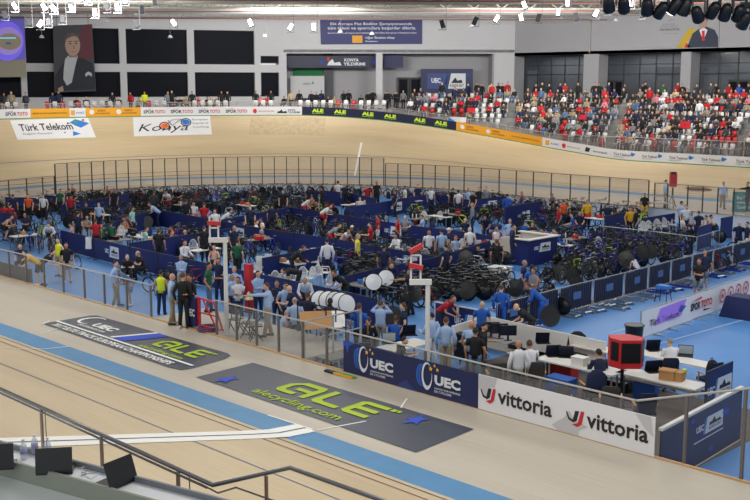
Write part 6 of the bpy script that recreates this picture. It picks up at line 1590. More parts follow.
def box(px, py, z, d, m, lab, name, cat, rz=0, lid=False):
    P = G(px, py, FZ+z+d[2]/2); P.z = FZ+z; b = MB(); b.bx(-d[0]/2, d[0]/2, -d[1]/2, d[1]/2, 0, d[2])
    b.bx(-d[0]/2-.01, d[0]/2+.01, -d[1]/2-.01, d[1]/2+.01, d[2]*.9, d[2]+.01)
    q = b.build(name, m, None, loc=P); q.rotation_euler = (0, 0, rz); tag(q, lab, cat); return q
box(668, 374.5, .74, (.4, .32, .26), M_card, 'open cardboard box on the right white desk, larger one', 'cardboard_box', 'box', .2); box(678, 376, .74, (.3, .28, .24), M_card, 'smaller cardboard box beside the larger one on the desk', 'cardboard_box', 'box', .1)
box(684.5, 372.5, .74, (.09, .09, .16), M_lime, 'small lime container on the right white desk', 'container', 'container')
box(561, 369, 0, (.5, .4, .5), mat('drawer_red', (190, 44, 44), .5), 'red plastic drawer unit under the long white desk', 'drawer_unit', 'drawers'); box(569, 371, 0, (.4, .4, .5), MATS['drawer_red'], 'second red drawer unit under the long white desk', 'drawer_unit', 'drawers')
box(561, 386, 0, (.75, .45, .5), bagm[3][1], 'large blue crate behind the white board', 'crate', 'crate'); box(646, 390, 0, (.6, .45, .45), bagm[3][1], 'blue crate under the right white desk', 'crate', 'crate', .3)
box(580, 361, .74, (.4, .3, .24), M_tabl, 'white equipment box on the long white desk', 'equipment_box', 'box'); box(461, 345, 0, (.5, .3, .75), M_blackm, 'black suitcase standing by the white railing of the desks', 'suitcase', 'suitcase')
box(515, 346, .74, (.3, .3, .12), M_blackm, 'black telephone set on the grey desk', 'telephone', 'telephone'); box(619, 386, 0, (.6, .4, .3), M_blackm, 'black cable box under the red cabinet', 'cable_box', 'box'); box(632, 384, 0, (.5, .5, .35), mat('cable_grey', (120, 122, 126), .7, noise=.2, scale=20), 'bundle of grey cables under the right white desk', 'cable_bundle', 'cable')
# rubbish bin with dark liner
o = empty('rubbish_bin', PF(633.5, 349), label='black-lined rubbish bin at the left end of the white banner', cat='bin'); b = MB(); b.lathe([(.24, 0), (.3, .75), (.33, .8), (.3, .82)], 16); b.build('liner', M_carbon, o); b = MB(); b.ring((0, 0, .8), .32, .02, 'Z', 20, 5); b.build('rim', M_blackm, o)
b = MB(); b.add([(-.7, -.45, 0), (.7, -.45, 0), (.7, .45, .35), (-.7, .45, .35), (-.7, -.45, .03), (.7, -.45, .03), (.7, .45, .38), (-.7, .45, .38)], [(3, 2, 1, 0), (4, 5, 6, 7), (0, 1, 5, 4), (2, 3, 7, 6), (1, 2, 6, 5), (0, 4, 7, 3)]); q = b.build('tilted_board', M_card, None, loc=G(323, 326, FZ+1.2)); q.rotation_euler = (0, 0, AZ-PI/2+.15); tag(q, 'tilted brown cardboard lid with a white paper behind the near railing', 'board')
b = MB(); b.bar((0, 0, -1.2), (0, 0, .1), .06); b.bx(-.3, .3, -.25, .25, -1.2, -1.15); b.build('support', M_alu, q); b = MB(); b.add([(.3, -.45, .04), (.68, -.45, .04), (.68, .4, .375), (.3, .4, .375)], [(0, 1, 2, 3)]); b.build('paper', M_towel, q)
o = dup(ch, PF(331.5, 345, .88), AZ+PI, label='white plastic chair standing behind the near railing left of the first navy board')
o = empty('water_tank', PF(341, 345, .6), label='blue translucent water tank right of the white chair behind the railing', cat='water tank'); b = MB(); b.lathe([(.2, 0), (.22, .1), (.22, .7), (.18, .85), (.06, .9)], 14); b.build('tank', mat('tank_blue', (110, 160, 210), .2), o, True); b = MB(); b.lathe([(.06, .9), (.06, .96)], 10); b.build('cap', M_sky, o)
for i, (px, py) in enumerate(((584, 402), (587.5, 403), (603, 407), (490, 380))):
    b = MB(); b.lathe([(.045, 0), (.048, .22), (.02, .28), (.02, .32)], 8); q = b.build('water_bottle', M_plast, None, True); q.location = G(px, py, FZ+1.0); q.location.z = FZ; q.location.y = FY+.45; q.location.x = XN(px); tag(q, 'small water bottle standing behind the white board, %s from the left' % ('second', 'third', 'fourth', 'first')[i], 'bottle', 'bottles behind the white board')
    b = MB(); b.bx(-.2, .2, -.15, .15, 0, .97-.0); q.location.z = FZ+.97; s = b.build('bottle_shelf', M_tgrey, None, loc=(q.location.x, q.location.y, FZ)); tag(s, 'narrow grey stand under the %s bottle behind the white board' % ('second', 'third', 'fourth', 'first')[i], 'stand')
# navy end panel and stairs at the right
A = V(XN(657), FY+.12, FZ)
def zAt(P_, py):
    a, c = -3, 6
    for _ in range(40):
        m_ = (a+c)/2
        if proj((P_.x, P_.y, m_))[1] > py: a = m_
        else: c = m_
    return a
hA = zAt(A, 428)-FZ
D = G(742, 386, FZ+hA); D.z = FZ; rz = math.atan2((D-A).y, (D-A).x); L = (D-A).length
o = empty('end_panel', A, rz, label='tall navy panel with a white top strip, logo and stars closing the officials area', cat='partition')
b = MB(); b.bx(0, L, -.02, .02, 0, hA-.06); b.build('panel', M_navy, o); b = MB(); b.bx(-.02, L+.02, -.05, .05, hA-.06, hA); b.build('white_strip', M_tabl, o); b = MB(); b.bx(-.02, L, -.03, .03, 0, .04); b.build('bottom_strip', M_tabl, o)
LOGO_OFF = Vector((0, -.004, 0)); logo_panel(lambda x, y: V(L*(.38+.36*x), -.026, hA*(.5+.28*y)), o)
f = lambda x, y: V(L*x, -.026, hA*y)
for cx, cy, r in ((.36, .83, .05), (.78, .7, .08), (.6, .18, .06)): patch(f, star_poly(cx, cy, r*.8, r*1.15), M_star, o, 'blue_star')
patch(f, [(.38, .42), (.75, .42), (.75, .44), (.38, .44)], M_logo, o, 'white_rule')
segs_ = partition([(706, 372), (733, 361)], 'X', 'with logo beyond the white desk', h=1.15, maxlen=9, logos=(0,))
b = MB()
for i in range(4): b.bx(0, 1.1, -.0+.3*i, 3.0, -.19*i-.19, -.19*i)
q = b.build('floor_steps', mat('step_grey', (130, 124, 122), .8), None, loc=(XN(744), FY+.3, 0)); q['kind'] = 'structure'
# ================================================================ foreground: our stand's rail, desk, bottles, laptops
M_chrome = mat('rail_chrome', (120, 120, 122), .22, .85); M_copper = mat('post_warm', (150, 128, 116), .3, .7)
RYd = 5.75; 
def GYp(px, py): return GY(px, py, RYd)
p0 = GYp(-14, 382.5); p1 = GYp(213, 485); zr = (p0.z+p1.z)/2
t3 = (p1-EYE).length; 
pA = EYE+ray(290, 467.7)*((G(290, 467.7, p1.z)-EYE).length); pB = G(395, 505, p1.z); pC = G(470, 535, p1.z)
p0 = G(-14, 382.5, p1.z)
o = empty('handrail', (p1.x, p1.y, p1.z-1.0), label='steel handrail with a kink running across the lower left foreground', cat='handrail')
Lr = o.location.copy()
b = MB(); b.tube([p-Lr for p in (p0, p1, pA, pB, pC)], .024, 8); b.build('top_rail', M_chrome, o, True)
dn = V(0, 0, -.055)
b = MB(); b.tube([p-Lr+dn for p in (p0, p1+V(-.1, 0, 0))], .014, 6); b.build('lower_rail', M_chrome, o, True)
for px, s, w_ in ((41, p0, .04), (102, p0, .04), (177, p0, .04), (265, None, .035), (45, 0, .012), (190, 0, .012)):
    if px == 265: t = .68; P = p1.lerp(pA, t)
    else:
        best = min(range(101), key=lambda k_: abs(proj(p0.lerp(p1, k_/100))[0]-px)); P = p0.lerp(p1, best/100)
    b = MB(); b.bx(-w_/2, w_/2, -w_*.3, w_*.3, -1.0, -.03); b.build('post', M_copper if w_ > .02 else M_chrome, o, loc=P-Lr)
# lower secondary rail seen beside the kink (dark red shadowed tube)
q0 = G(200, 483.5, p1.z-.12); q1 = G(218, 493, p1.z-.12); q2 = G(236, 487.5, p1.z-.12); q3 = G(280, 503, p1.z-.12)
b = MB(); b.tube([q-Lr for q in (q0, q1, q2, q3)], .01, 6); b.build('thin_rail', M_chrome, o)
dd = dirxy(-1355).normalized(); dd = -dd                       # along the desk, towards the right
nn_ = V(-dd.y, dd.x, 0); nn_ = nn_ if nn_.y > 0 else -nn_
ZT = 4.0
base_ = G(56, 476, ZT); o = empty('press_desk', (base_.x, base_.y, ZT-.76), math.atan2(dd.y, dd.x), label='pale press desk with grey edge boards in the lower left corner', cat='desk')
wd = .30
b = MB(); b.bx(-6, 5, 0, wd, .72, .755); b.build('worktop', mat('worktop_pale', (214, 216, 222), .45), o)
b = MB(); b.bx(-6, 5, -.03, 0, .62, .80); b.build('front_lip', mat('lip_olive', (140, 144, 130), .6), o)
b = MB(); b.add([(-6, -.03, .62), (5, -.03, .62), (5, -1.2, .18), (-6, -1.2, .18)], [(0, 1, 2, 3)]); b.bx(-6, 5, -.04, .0, 0, .62); b.build('sloping_front', mat('desk_front', (196, 202, 196), .5), o)
b = MB(); b.bx(-6, 5, wd, wd+.03, .5, .81); b.build('rear_board', mat('rear_board_grey', (120, 124, 130), .5), o)
Md = Matrix.Rotation(math.atan2(dd.y, dd.x), 3, 'Z')
def deskP(px, py, up=0): P = G(px, py, ZT+up); return P
for i, (px, py) in enumerate(((24, 459), (35, 454), (48, 457))):
    P = deskP(px, py); P.z = ZT; o = empty('water_bottle', P, label='clear water bottle on the press desk, %s of three' % ('left', 'middle', 'right')[i], cat='bottle', group='bottles on the press desk')
    b = MB(); b.lathe([(.03, 0), (.036, .01), (.036, .05), (.033, .08), (.036, .11), (.036, .14), (.014, .18), (.014, .195)], 14); b.build('bottle', glass('bottle_clear', (210, 220, 235), .35, .05), o, True)
    b = MB(); b.lathe([(.037, .06), (.037, .11)], 14); b.build('label', mat('label_lilac', (150, 150, 190), .5), o, True); b = MB(); b.lathe([(.016, .19), (.016, .21)], 10); b.build('cap', M_plast, o)
def big_laptop(px, py, rz, lab, op):
    P = deskP(px, py)+fwd_h*.1; laptop(P, rz+PI, lab, open_=op, s=.95)
big_laptop(53, 474, AZ+.15, 'black laptop with dark screen in front of the bottles on the press desk', 1.75)
big_laptop(112, 487, AZ+1.0, 'dark laptop seen from its side at the right on the press desk', 1.9)
big_laptop(-6, 470, AZ+.2, 'laptop cut by the left edge of the picture on the press desk', 1.7)
b = MB(); pts = [V(.12*math.sin(k*.9)+.02*k, .06*math.cos(k*1.3), .01+.05*abs(math.sin(k*.8))) for k in range(14)]; b.tube(pts, .004, 5); q = b.build('cable', M_alu, None, True, loc=deskP(80, 473)); tag(q, 'thin tangled cable beside the black laptop on the press desk', 'cable')
P = G(4, 492, ZT-.35); b = MB(); b.lathe([(.0, .0), (.05, .0), (.055, .02), (.03, .03)], 14, sx=1.4); q = b.build('computer_mouse', M_plast, None, True, loc=P); tag(q, 'pale rounded object at the lower left corner on the desk front', 'mouse')
b = MB(); b.bx(-9, 9, -3.5, 1.2, -.1, 0); q = b.build('floor_stand_near', M_conc, None, loc=(base_.x, base_.y-.4, ZT-.76)); q['kind'] = 'structure'; q.rotation_euler = (0, 0, math.atan2(dd.y, dd.x))
# ================================================================ hanging banners, screen, wall boards
def wframe(P, Q, corners, off=.12):
    """corners TL,TR,BR,BL as picture places on the plane P-Q; returns map f and origin"""
    C = [on_wall(P, Q, *c) for c in corners]; o = (C[0]+C[1]+C[2]+C[3])/4
    nb = Vector((-(Q-P).y, (Q-P).x, 0)).normalized(); nb = nb if nb.dot(fwd_h) < 0 else -nb
    st = [0]
    def f(x, y): return (C[3].lerp(C[2], x)).lerp(C[0].lerp(C[1], x), y)-o+nb*(off+.01*st[0])
    return f, o, st, nb
def wboard(name, P, Q, corners, m, lab, cat, off=.12, th=.08):
    f, c, st, nb = wframe(P, Q, corners, off); o = empty(name, c, label=lab, cat=cat)
    b = MB(); fr_ = [f(0, 0), f(1, 0), f(1, 1), f(0, 1)]; bk = [v-nb*th for v in fr_]
    b.add(fr_+bk, [(0, 1, 2, 3), (7, 6, 5, 4), (0, 4, 5, 1), (1, 5, 6, 2), (2, 6, 7, 3), (3, 7, 4, 0)]); b.build('panel', m, o); st[0] = 1
    return o, f, st
M_ban = mat('banner_slate_blue', (58, 62, 112), .6)
o, f, st = wboard('wall_banner', WB, WC, ((320, 20), (422, 20), (422, 44), (321, 44.5)), M_ban, 'slate blue banner with white Turkish wishes high on the corner wall', 'banner')
for k, (s, x0, x1) in enumerate((('Elit Avrupa Pist Bisiklet Şampiyonasında', .1, .9), ('tüm takım ve sporculara başarılar dileriz.', .07, .94), ('Good luck to all teams and athletes at the Elite European Championships.', .07, .95))): letter(f, s, x0, (.76, .57, .42)[k], x1, (.9, .73, .5)[k], M_logo, o, .01)
patch(f, [(.31, .06), (.41, .06), (.41, .36), (.31, .36)], M_yel, o, 'yellow_square'); letter(f, 'Uğur İbrahim Altay', .44, .2, .73, .34, M_logo, o, .02); letter(f, 'Başkan', .44, .08, .56, .15, M_logo, o)
o, f, st = wboard('wall_banner', WB2, WC2, ((288, 56.5), (377, 56.5), (377, 68), (288, 68)), M_navyd, 'dark navy banner with white lettering under the header of the corner wall', 'banner', off=2.2)
letter(f, 'KONYA', .63, .52, .79, .8, M_logo, o, .03); letter(f, 'YILDIRIMI', .62, .18, .86, .45, M_logo, o, .03); patch(f, [(.44, .2), (.6, .2), (.58, .5), (.52, .42), (.5, .75), (.46, .5)], M_logo, o, 'logo_mark'); patch(f, [(.44, .6), (.47, .6), (.47, .9), (.44, .9)], M_inkr, o, 'red_mark')
for cx in (.38, .96): patch(f, star_poly(cx, .5, .025, .3), M_star, o, 'blue_star')
o, f, st = wboard('green_screen', WB2, WC2, ((293, 69), (323, 69), (323, 78), (293, 78)), mat('screen_green', (30, 110, 62), .8), 'green backdrop above the white board in the corner opening', 'backdrop', off=.4)
o, f, st = wboard('press_wall', WB2, WC2, ((291, 76), (324.5, 76), (324.5, 98), (291, 98)), M_wallw, 'white press board with a small logo behind the seats', 'board', off=1.3); letter(f, 'vakıfbank', .36, .6, .6, .72, M_grey, o, .02); patch(f, [(.62, .66), (.7, .62), (.66, .78)], M_teal, o, 'logo_mark')
b = MB(); c = on_wall(WB2, WC2, 328.5, 80); b.box((c.x, c.y, 8.2), (1.0, 1.2, 6.4), math.atan2(dv.y, dv.x)); q = b.build('wall_pier', mat('pier_dark', (84, 86, 92), .8)); q['kind'] = 'structure'
o, f, st = wboard('wall_banner', WB2, WC2, ((383, 56), (402, 56), (402, 68), (383, 68)), M_navy, 'small navy banner right of the white pillar in the corner opening', 'banner', off=2.0)
o, f, st = wboard('sponsor_board', WB2, WC2, ((420, 69), (471.5, 69), (471.5, 97), (420, 97)), M_navy, 'large navy board with union and championship logos behind the small block of seats', 'board', off=1.2)
patch(f, [(.12, .3), (.5, .3), (.56, .84), (.12, .84)], mat('mid_navy', (44, 62, 128), .5), o, 'left_field'); patch(f, [(.52, .3), (.86, .3), (.86, .84), (.58, .84)], M_logo, o, 'right_field'); patch(f, [(.42, .3), (.47, .3), (.56, .84), (.51, .84)], M_sky, o, 'blue_stripe')
st[0] = 2; letter(f, 'UEC', .2, .5, .38, .68, M_logo, o, .05); patch(f, [(.58, .5), (.8, .5), (.78, .62), (.7, .58), (.66, .7), (.62, .6)], M_ink, o, 'logo_mark'); letter(f, 'KONYA 2017', .56, .36, .82, .46, M_ink, o, .02); patch(f, star_poly(.9, .78, .04, .1), M_star, o, 'blue_star')
P = on_wall(WB2, WC2, 409, 99); o = empty('door_3', Vector((P.x, P.y, 5.9))-nbk*.35, math.atan2(dv.y, dv.x), kind='structure')
for s in (-1, 1):
    b = MB(); b.bx(s*.65-.62, s*.65+.62, -.05, .05, 0, 2.6); d = b.build('door_leaf', M_frame, o); b = MB(); b.bx(s*.65-.45, s*.65+.45, -.07, -.05, .4, 2.4); b.build('door_glass', M_night, d)
# portrait banner: seated gentleman in evening dress, plain generic figure
CP = ((52, 27), (90.5, 25), (94.5, 91), (53.5, 92.5))
o, f, st = wboard('portrait_banner', WA0, WB, CP, mat('portrait_ground', (62, 62, 70), .7), 'tall hanging portrait banner of a person in dark evening suit and white waistcoat', 'banner', off=1.6, th=.03)
def ell(cx, cy, rx, ry, n=22): return arc(cx, cy, rx, ry, 0, 2*PI, n)[:-1]
patch(f, [(.55, .45), (.75, .99), (.99, .99), (.98, .5)], mat('drape_red', (92, 44, 56), .7), o, 'red_drape')
st[0] = 2; patch(f, [(.02, .02), (.02, .25), (.2, .42), (.42, .5), (.72, .5), (.95, .42), (.99, .2), (.98, .03)], mat('suit_slate', (40, 44, 54), .8), o, 'suit')
st[0] = 3; patch(f, [(.28, .5), (.36, .55), (.6, .54), (.52, .38), (.42, .14), (.3, .1), (.22, .2), (.24, .36)], mat('waistcoat_pale', (176, 180, 184), .8), o, 'white_waistcoat')
patch(f, [(.76, .27), (.84, .3), (.92, .27), (.92, .22), (.84, .25), (.76, .22)], MATS['waistcoat_pale'], o, 'pocket_square')
M_face = mat('portrait_skin', (168, 140, 126), .7); patch(f, [(.38, .52), (.58, .52), (.6, .64), (.38, .64)], mat('portrait_neck', (140, 112, 100), .7), o, 'neck')
st[0] = 4; patch(f, ell(.48, .7, .19, .155), M_face, o, 'face'); patch(f, [(.27, .68), (.27, .8), (.36, .875), (.5, .885), (.64, .85), (.67, .76), (.6, .82), (.45, .83), (.33, .78)], mat('portrait_hair', (92, 82, 76), .8), o, 'hair')
st[0] = 5
for x in (.42, .57): patch(f, ell(x, .725, .03, .01, 8), M_ink, o, 'eye'); patch(f, [(x-.05, .75), (x+.05, .755), (x+.05, .765), (x-.05, .762)], M_ink, o, 'eyebrow')
patch(f, [(.49, .72), (.54, .65), (.48, .65)], MATS['portrait_neck'], o, 'nose'); patch(f, [(.44, .61), (.55, .61), (.54, .6), (.45, .6)], M_mouth, o, 'mouth'); patch(f, [(.08, .06), (.2, .1), (.22, .02), (.1, .0)], M_face, o, 'hand')
for x in (.1, .9): b = MB(); p = f(x, 1); b.bar(p, p+V(0, 0, 15.2-o.location.z-p.z), .04); b.build('hanging_rope', M_rod, o)
# projection screen at upper left
o, f, st = wboard('projection_screen', WA0, WB, ((-40, 20), (23.5, 20), (25.5, 77), (-40, 78)), mat('screen_fabric', (128, 124, 108), .8, emit=.25, ecol=(128, 124, 108)), 'large projection screen with a violet glow at the upper left', 'screen', off=2.2, th=.05)
b = MB(); 
def blob(cx, cy, rx, ry, m, nm): patch(f, ell(cx, cy, rx, ry, 30), m, o, nm)
patch(f, [(.4, .28), (1, .3), (1, 1), (.4, 1)], mat('screen_indigo', (92, 84, 176), .7, emit=.35), o, 'indigo_field'); st[0] = 1.5; blob(.72, .62, .26, .34, mat('screen_violet', (112, 96, 226), .7, emit=.45, ecol=(112, 96, 226)), 'violet_picture'); st[0] = 2; blob(.74, .62, .22, .24, mat('screen_lilac', (150, 130, 200), .7, emit=.35), 'lilac_picture'); st[0] = 3; blob(.76, .61, .18, .14, mat('screen_sand', (134, 122, 100), .7, emit=.3), 'sand_picture')
st[0] = 4; patch(f, [(.6, .66), (.86, .66), (.86, .68), (.6, .68)], mat('screen_cyan', (120, 200, 230), .6, emit=.6), o, 'cyan_bar'); patch(f, [(.7, .56), (.78, .56), (.78, .6), (.7, .6)], M_inkb, o, 'blue_spot')
b = MB(); b.bar(f(0, 1)+V(0, 0, .1), f(1, 1)+V(0, 0, .1), .2); b.build('screen_bar', M_blackm, o)
for x in (.3, .95): b = MB(); p = f(x, 1); b.bar(p, p+V(0, 0, 15.2-o.location.z-p.z), .04); b.build('hanging_rope', M_rod, o)
# banner on the back wall, person in suit, generic
YW0 = V(-80, YB, 0); YW1 = V(20, YB, 0)
o, f, st = wboard('wall_banner', YW0, YW1, ((652, 14), (719.5, 12), (719.5, 47.5), (652, 48.5)), M_wall, 'pale banner with a person in dark suit and a yellow diagonal on the back wall', 'banner', off=.1)
letter(f, 'SPORUN VE', .17, .66, .36, .71, M_grey, o); letter(f, 'SPORCUNUN', .15, .6, .4, .65, M_grey, o); letter(f, 'DESTEKÇİSİYİZ', .13, .5, .43, .58, M_ink, o, .02); letter(f, 'BAŞARILAR DİLERİZ', .18, .4, .4, .44, M_grey, o); letter(f, 'KONYA', .26, .78, .36, .84, M_grey, o)
patch(f, [(.38, .01), (.56, .55), (.68, .55), (.5, .01)], mat('diag_yellow', (190, 158, 40), .6), o, 'yellow_diagonal'); st[0] = 2; patch(f, [(.5, .01), (.53, .15), (.6, .01)], M_inkr, o, 'red_corner')
patch(f, [(.54, .01), (.62, .4), (.7, .52), (.82, .6), (.94, .5), (.99, .3), (.99, .01)], mat('banner_suit', (50, 58, 76), .7), o, 'suit'); st[0] = 3; patch(f, [(.72, .5), (.78, .58), (.84, .5), (.78, .2)], M_logo, o, 'shirt'); st[0] = 4; patch(f, [(.76, .48), (.8, .48), (.8, .2), (.76, .2)], M_inkr, o, 'tie'); patch(f, ell(.77, .72, .07, .17), M_face, o, 'face'); st[0] = 5; patch(f, [(.7, .74), (.7, .86), (.77, .91), (.84, .86), (.84, .74), (.81, .83), (.73, .83)], M_ink, o, 'hair')
# ================================================================ seats and spectators
M_seatw = mat('seat_white', (206, 206, 206), .5); M_seatr = mat('seat_red', (176, 30, 38), .5)
sb = MB(); sb.box((0, 0, .43), (.42, .43, .05)); 
loft(sb, [V(.19, 0, .44), V(.24, 0, .6), V(.26, 0, .82)], [(.2, .03), (.22, .03), (.19, .02)], V(0, 1, 0), 8); sb.box((.1, 0, .22), (.08, .3, .42)); seat_me = sb.mesh('stadium_seat', True)
seat_me.materials.append(M_seatw)
def seat(P, n, white):
    o = bpy.data.objects.new('stadium_seat', seat_me); COL.objects.link(o); o.location = P; o.rotation_euler = (0, 0, math.atan2(n.y, n.x))
    if not white: o.material_slots[0].link = 'OBJECT'; o.material_slots[0].material = M_seatr
    return o
def low_person(ps, sleeve, plen, hair, cap=False):
    """small distant figure: one mesh with skin, top, trousers, hair and shoes"""
    b = MB(); p, sh, hip, el, up = skel(ps)
    b.ball(p['head'], .105, 8, 6, mi=0, sc=(.85, .8, 1.05)); b.tube([p['neck']-V(0, 0, .05), p['head']], .05, 6, mi=0)
    shirt_mb(ps, sleeve, b, 1, .02); pants_mb(ps, plen, b, 2); hair_mb(ps, hair, b, 3)
    for i in (0, 1):
        shoe_mb(ps, i, b, 4); b.tube([el[i], p['wrists'][i], p['wrists'][i]+(p['wrists'][i]-el[i]).normalized()*.1], [.04, .032, .025], 6, mi=0)
        b.tube([p['knees'][i], p['ankles'][i]], .045, 6, mi=0)
    return b.mesh('spectator', True)
lowc = {}
def spectator(P, rz, ps, top, bottom, hair, hcol, sleeve=2):
    k = (ps, sleeve, hair)
    if k not in lowc:
        lowc[k] = low_person(ps, sleeve, 2, hair)
        for m in (SK[0], cloth('black'), cloth('black'), HR['dark'], M_shoe): lowc[k].materials.append(m)
    o = bpy.data.objects.new('person', lowc[k]); COL.objects.link(o); o.scale = (RS.uniform(.98, 1.1),)*3; o.location = P; o.rotation_euler = (0, 0, rz)
    for i, m in ((0, R.choice(SK)), (1, cloth(top)), (2, cloth(bottom)), (3, HR[hcol])): o.material_slots[i].link = 'OBJECT'; o.material_slots[i].material = m
    return o
RS = random.Random(5); ALLSP = []
tops = ['black']*13+['navy']*5+['dark grey']*6+['red']*5+['white']*2+['grey']*3+['khaki', 'pink', 'beige', 'khaki', 'jeans']
def pick_top(): return RS.choice(tops)
# aisles given by picture column at the top and at the bottom of the stand
def aisle(r, px):
    t = r/(NR-1)
    for a, c, w_ in ((519, 501, 6), (630, 607, 8), (764, 737, 9)):
        x = a+(c-a)*t
        if abs(px-x) < w_*.5+1.5: return True
    return False
def block(r, px):
    t = r/(NR-1)
    return 0 if px < 519+(501-519)*t else (1 if px < 630+(607-630)*t else 2)
BN = ['left block', 'middle block', 'right block']; RN = ['top row', 'second row', 'third row', 'fourth row', 'fifth row', 'sixth row', 'seventh row', 'eighth row', 'front row']
places = []
for r, (z, d, u0) in enumerate(rows):
    u = max(u0+.4, uS0+.4)
    while u < uE-.4:
        P, n = lip(u); Q = V(P.x, P.y, 0)+n*(d+.05); Q.z = z; px, py = proj(Q+V(0, 0, .5))
        if px > 766: break
        if not aisle(r, px) and px > 393: places.append((r, px, Q, n, block(r, px)))
        u += .55 if n.y > .99 else .55*(R0+BW+TW*.72)/(R0+BW+TW*.72+d)
print('places', len(places))
def dens(r, blk, px):
    if blk == 0: return (.75, .7, .55, .4, .35, .3, .3, .2, .2)[r]
    if blk == 1: return (.93, .93, .9, .88, .85, .8, .7, .5, .35)[r]
    return ((.95, .95, .9, .8, .78, .72, .68, .5, .45)[r])*(.8 if px > 690 and r > 2 else 1)
S_ = []; seats = []
for r, px, Q, n, blk in places:
    occd = RS.random() < dens(r, blk, px); S_.append((r, px, Q, n, blk, occd))
nsp = 0; sc_ = {}; seatsc = {}; stuffb = MB(); nstuff = 0; stand_people = 0
S_.sort(key=lambda t: (t[0], t[1]))
allocc = [t for t in S_ if t[5]]
keep = set(id(t) for t in sorted(allocc, key=lambda t: -t[0])[:300]) if len(allocc) > 300 else set(id(t) for t in allocc)
print('spectators wanted', len(allocc))
stuff_me = []
for t in S_:
    r, px, Q, n, blk, occd = t
    rz = math.atan2(-n.y, -n.x)
    white = RS.random() < (.78 if r < 7 else .6)
    if occd:
        top = pick_top(); ps = RS.choice(('sit', 'sit', 'type')); hc = RS.choice(('dark', 'dark', 'dark', 'brown', 'grey', 'blond')); hs = RS.choice(('short', 'short', 'long'))
        k = (blk, r, top); i = sc_.get(k, 0); sc_[k] = i+1
        ps = 'stand' if RS.random() < .05 else ps; o = spectator(Q-V(0, 0, .06 if ps != 'stand' else 0)-n*(.02 if ps != 'stand' else .3), rz+RS.uniform(-.3, .3), ps, top, RS.choice(('black', 'navy', 'dark grey', 'jeans')), hs, hc)
        ALLSP.append(o); tag(o, 'spectator in %s seated in %s, %s, %s such from left' % (top, RN[r], BN[blk], nth(i)), 'person', 'spectators seated in the stand')
    else:
        k = (blk, r, white); i = seatsc.get(k, 0); seatsc[k] = i+1
        o = seat(Q, n, white); tag(o, 'empty %s seat, %s, %s, %s such from left' % ('white' if white else 'red', RN[r], BN[blk], nth(i)), 'seat', 'empty stadium seats')
mats_ = []
def add_obj_to(bm, me, M, matl):
    for m in matl:
        if m not in mats_: mats_.append(m)
    q = me.copy(); q.transform(M)
    for p in q.polygons: p.material_index = mats_.index(matl[p.material_index])
    bm.from_mesh(q); bpy.data.meshes.remove(q)
bm = bmesh.new(); mats_ = []
for t in S_:
    if t[5]:
        r, px, Q, n, blk, occd = t; M = Matrix.Translation(Q) @ Matrix.Rotation(math.atan2(n.y, n.x), 4, 'Z'); add_obj_to(bm, seat_me, M, [M_seatw])
me = bpy.data.meshes.new('seating'); bm.to_mesh(me); bm.free(); me.materials.append(M_seatw); o = bpy.data.objects.new('seating', me); COL.objects.link(o); tag(o, 'white stadium seats under the seated crowd of the stand', 'seats', kind='stuff')
# standing people behind the stand and on the concourse (px, head row, t distance, top)
def stand_at(px, py, zfloor, top, ps='stand', face_=None, lab='', hair='short'):
    P = G(px, py, zfloor+1.72) if False else None
    d = ray(px, py); t = (zfloor+1.72-H)/d.z if abs(d.z) > 1e-4 else 100
    return t
k_ = {}
for px, t, z, top, ps in ((476, 108, 6.1, 'black', 'stand'), (480.5, 108, 6.1, 'black', 'stand'), (467, 109, 6.05, 'navy', 'stand'), (490, 107, 6.1, 'beige', 'stand'), (497, 107, 6.1, 'black', 'folded'), (501, 106.5, 6.1, 'black', 'stand'), (506, 106, 6.1, 'red', 'stand'), (547, 101, 6.05, 'black', 'stand'), (558, 101, 6.05, 'navy', 'stand'), (563, 100, 6.05, 'red', 'folded'), (592, 99, 6.05, 'black', 'stand'), (597, 99, 6.05, 'black', 'talk'), (622, 98, 6.05, 'dark grey', 'stand'), (640, 97, 6.05, 'black', 'stand'), (642, 96.5, 6.05, 'black', 'folded'), (660, 96, 6.05, 'green', 'stand'), (674, 95, 6.05, 'red', 'stand'), (679, 95, 6.05, 'black', 'stand'), (693, 94, 6.05, 'dark grey', 'stand'), (712, 93, 6.05, 'black', 'stand'), (735, 91.5, 6.05, 'blue', 'stand'), (534, 102, 6.05, 'black', 'stand'), (606, 98, 6.05, 'navy', 'stand'), (725, 92, 6.05, 'red', 'stand'), (744, 91, 6.05, 'black', 'stand')):
    dd_ = dirxy(px)*t; o = spectator(V(dd_.x, dd_.y, z), AZ+PI+RS.uniform(-.6, .6), ps, top, 'black', 'short', 'dark'); ALLSP.append(o); i = k_.get(('b', top), 0); k_[('b', top)] = i+1; tag(o, 'standing person in %s behind the top row of the stand, %s such from left' % (top, nth(i)), 'person', 'people standing behind the stand')
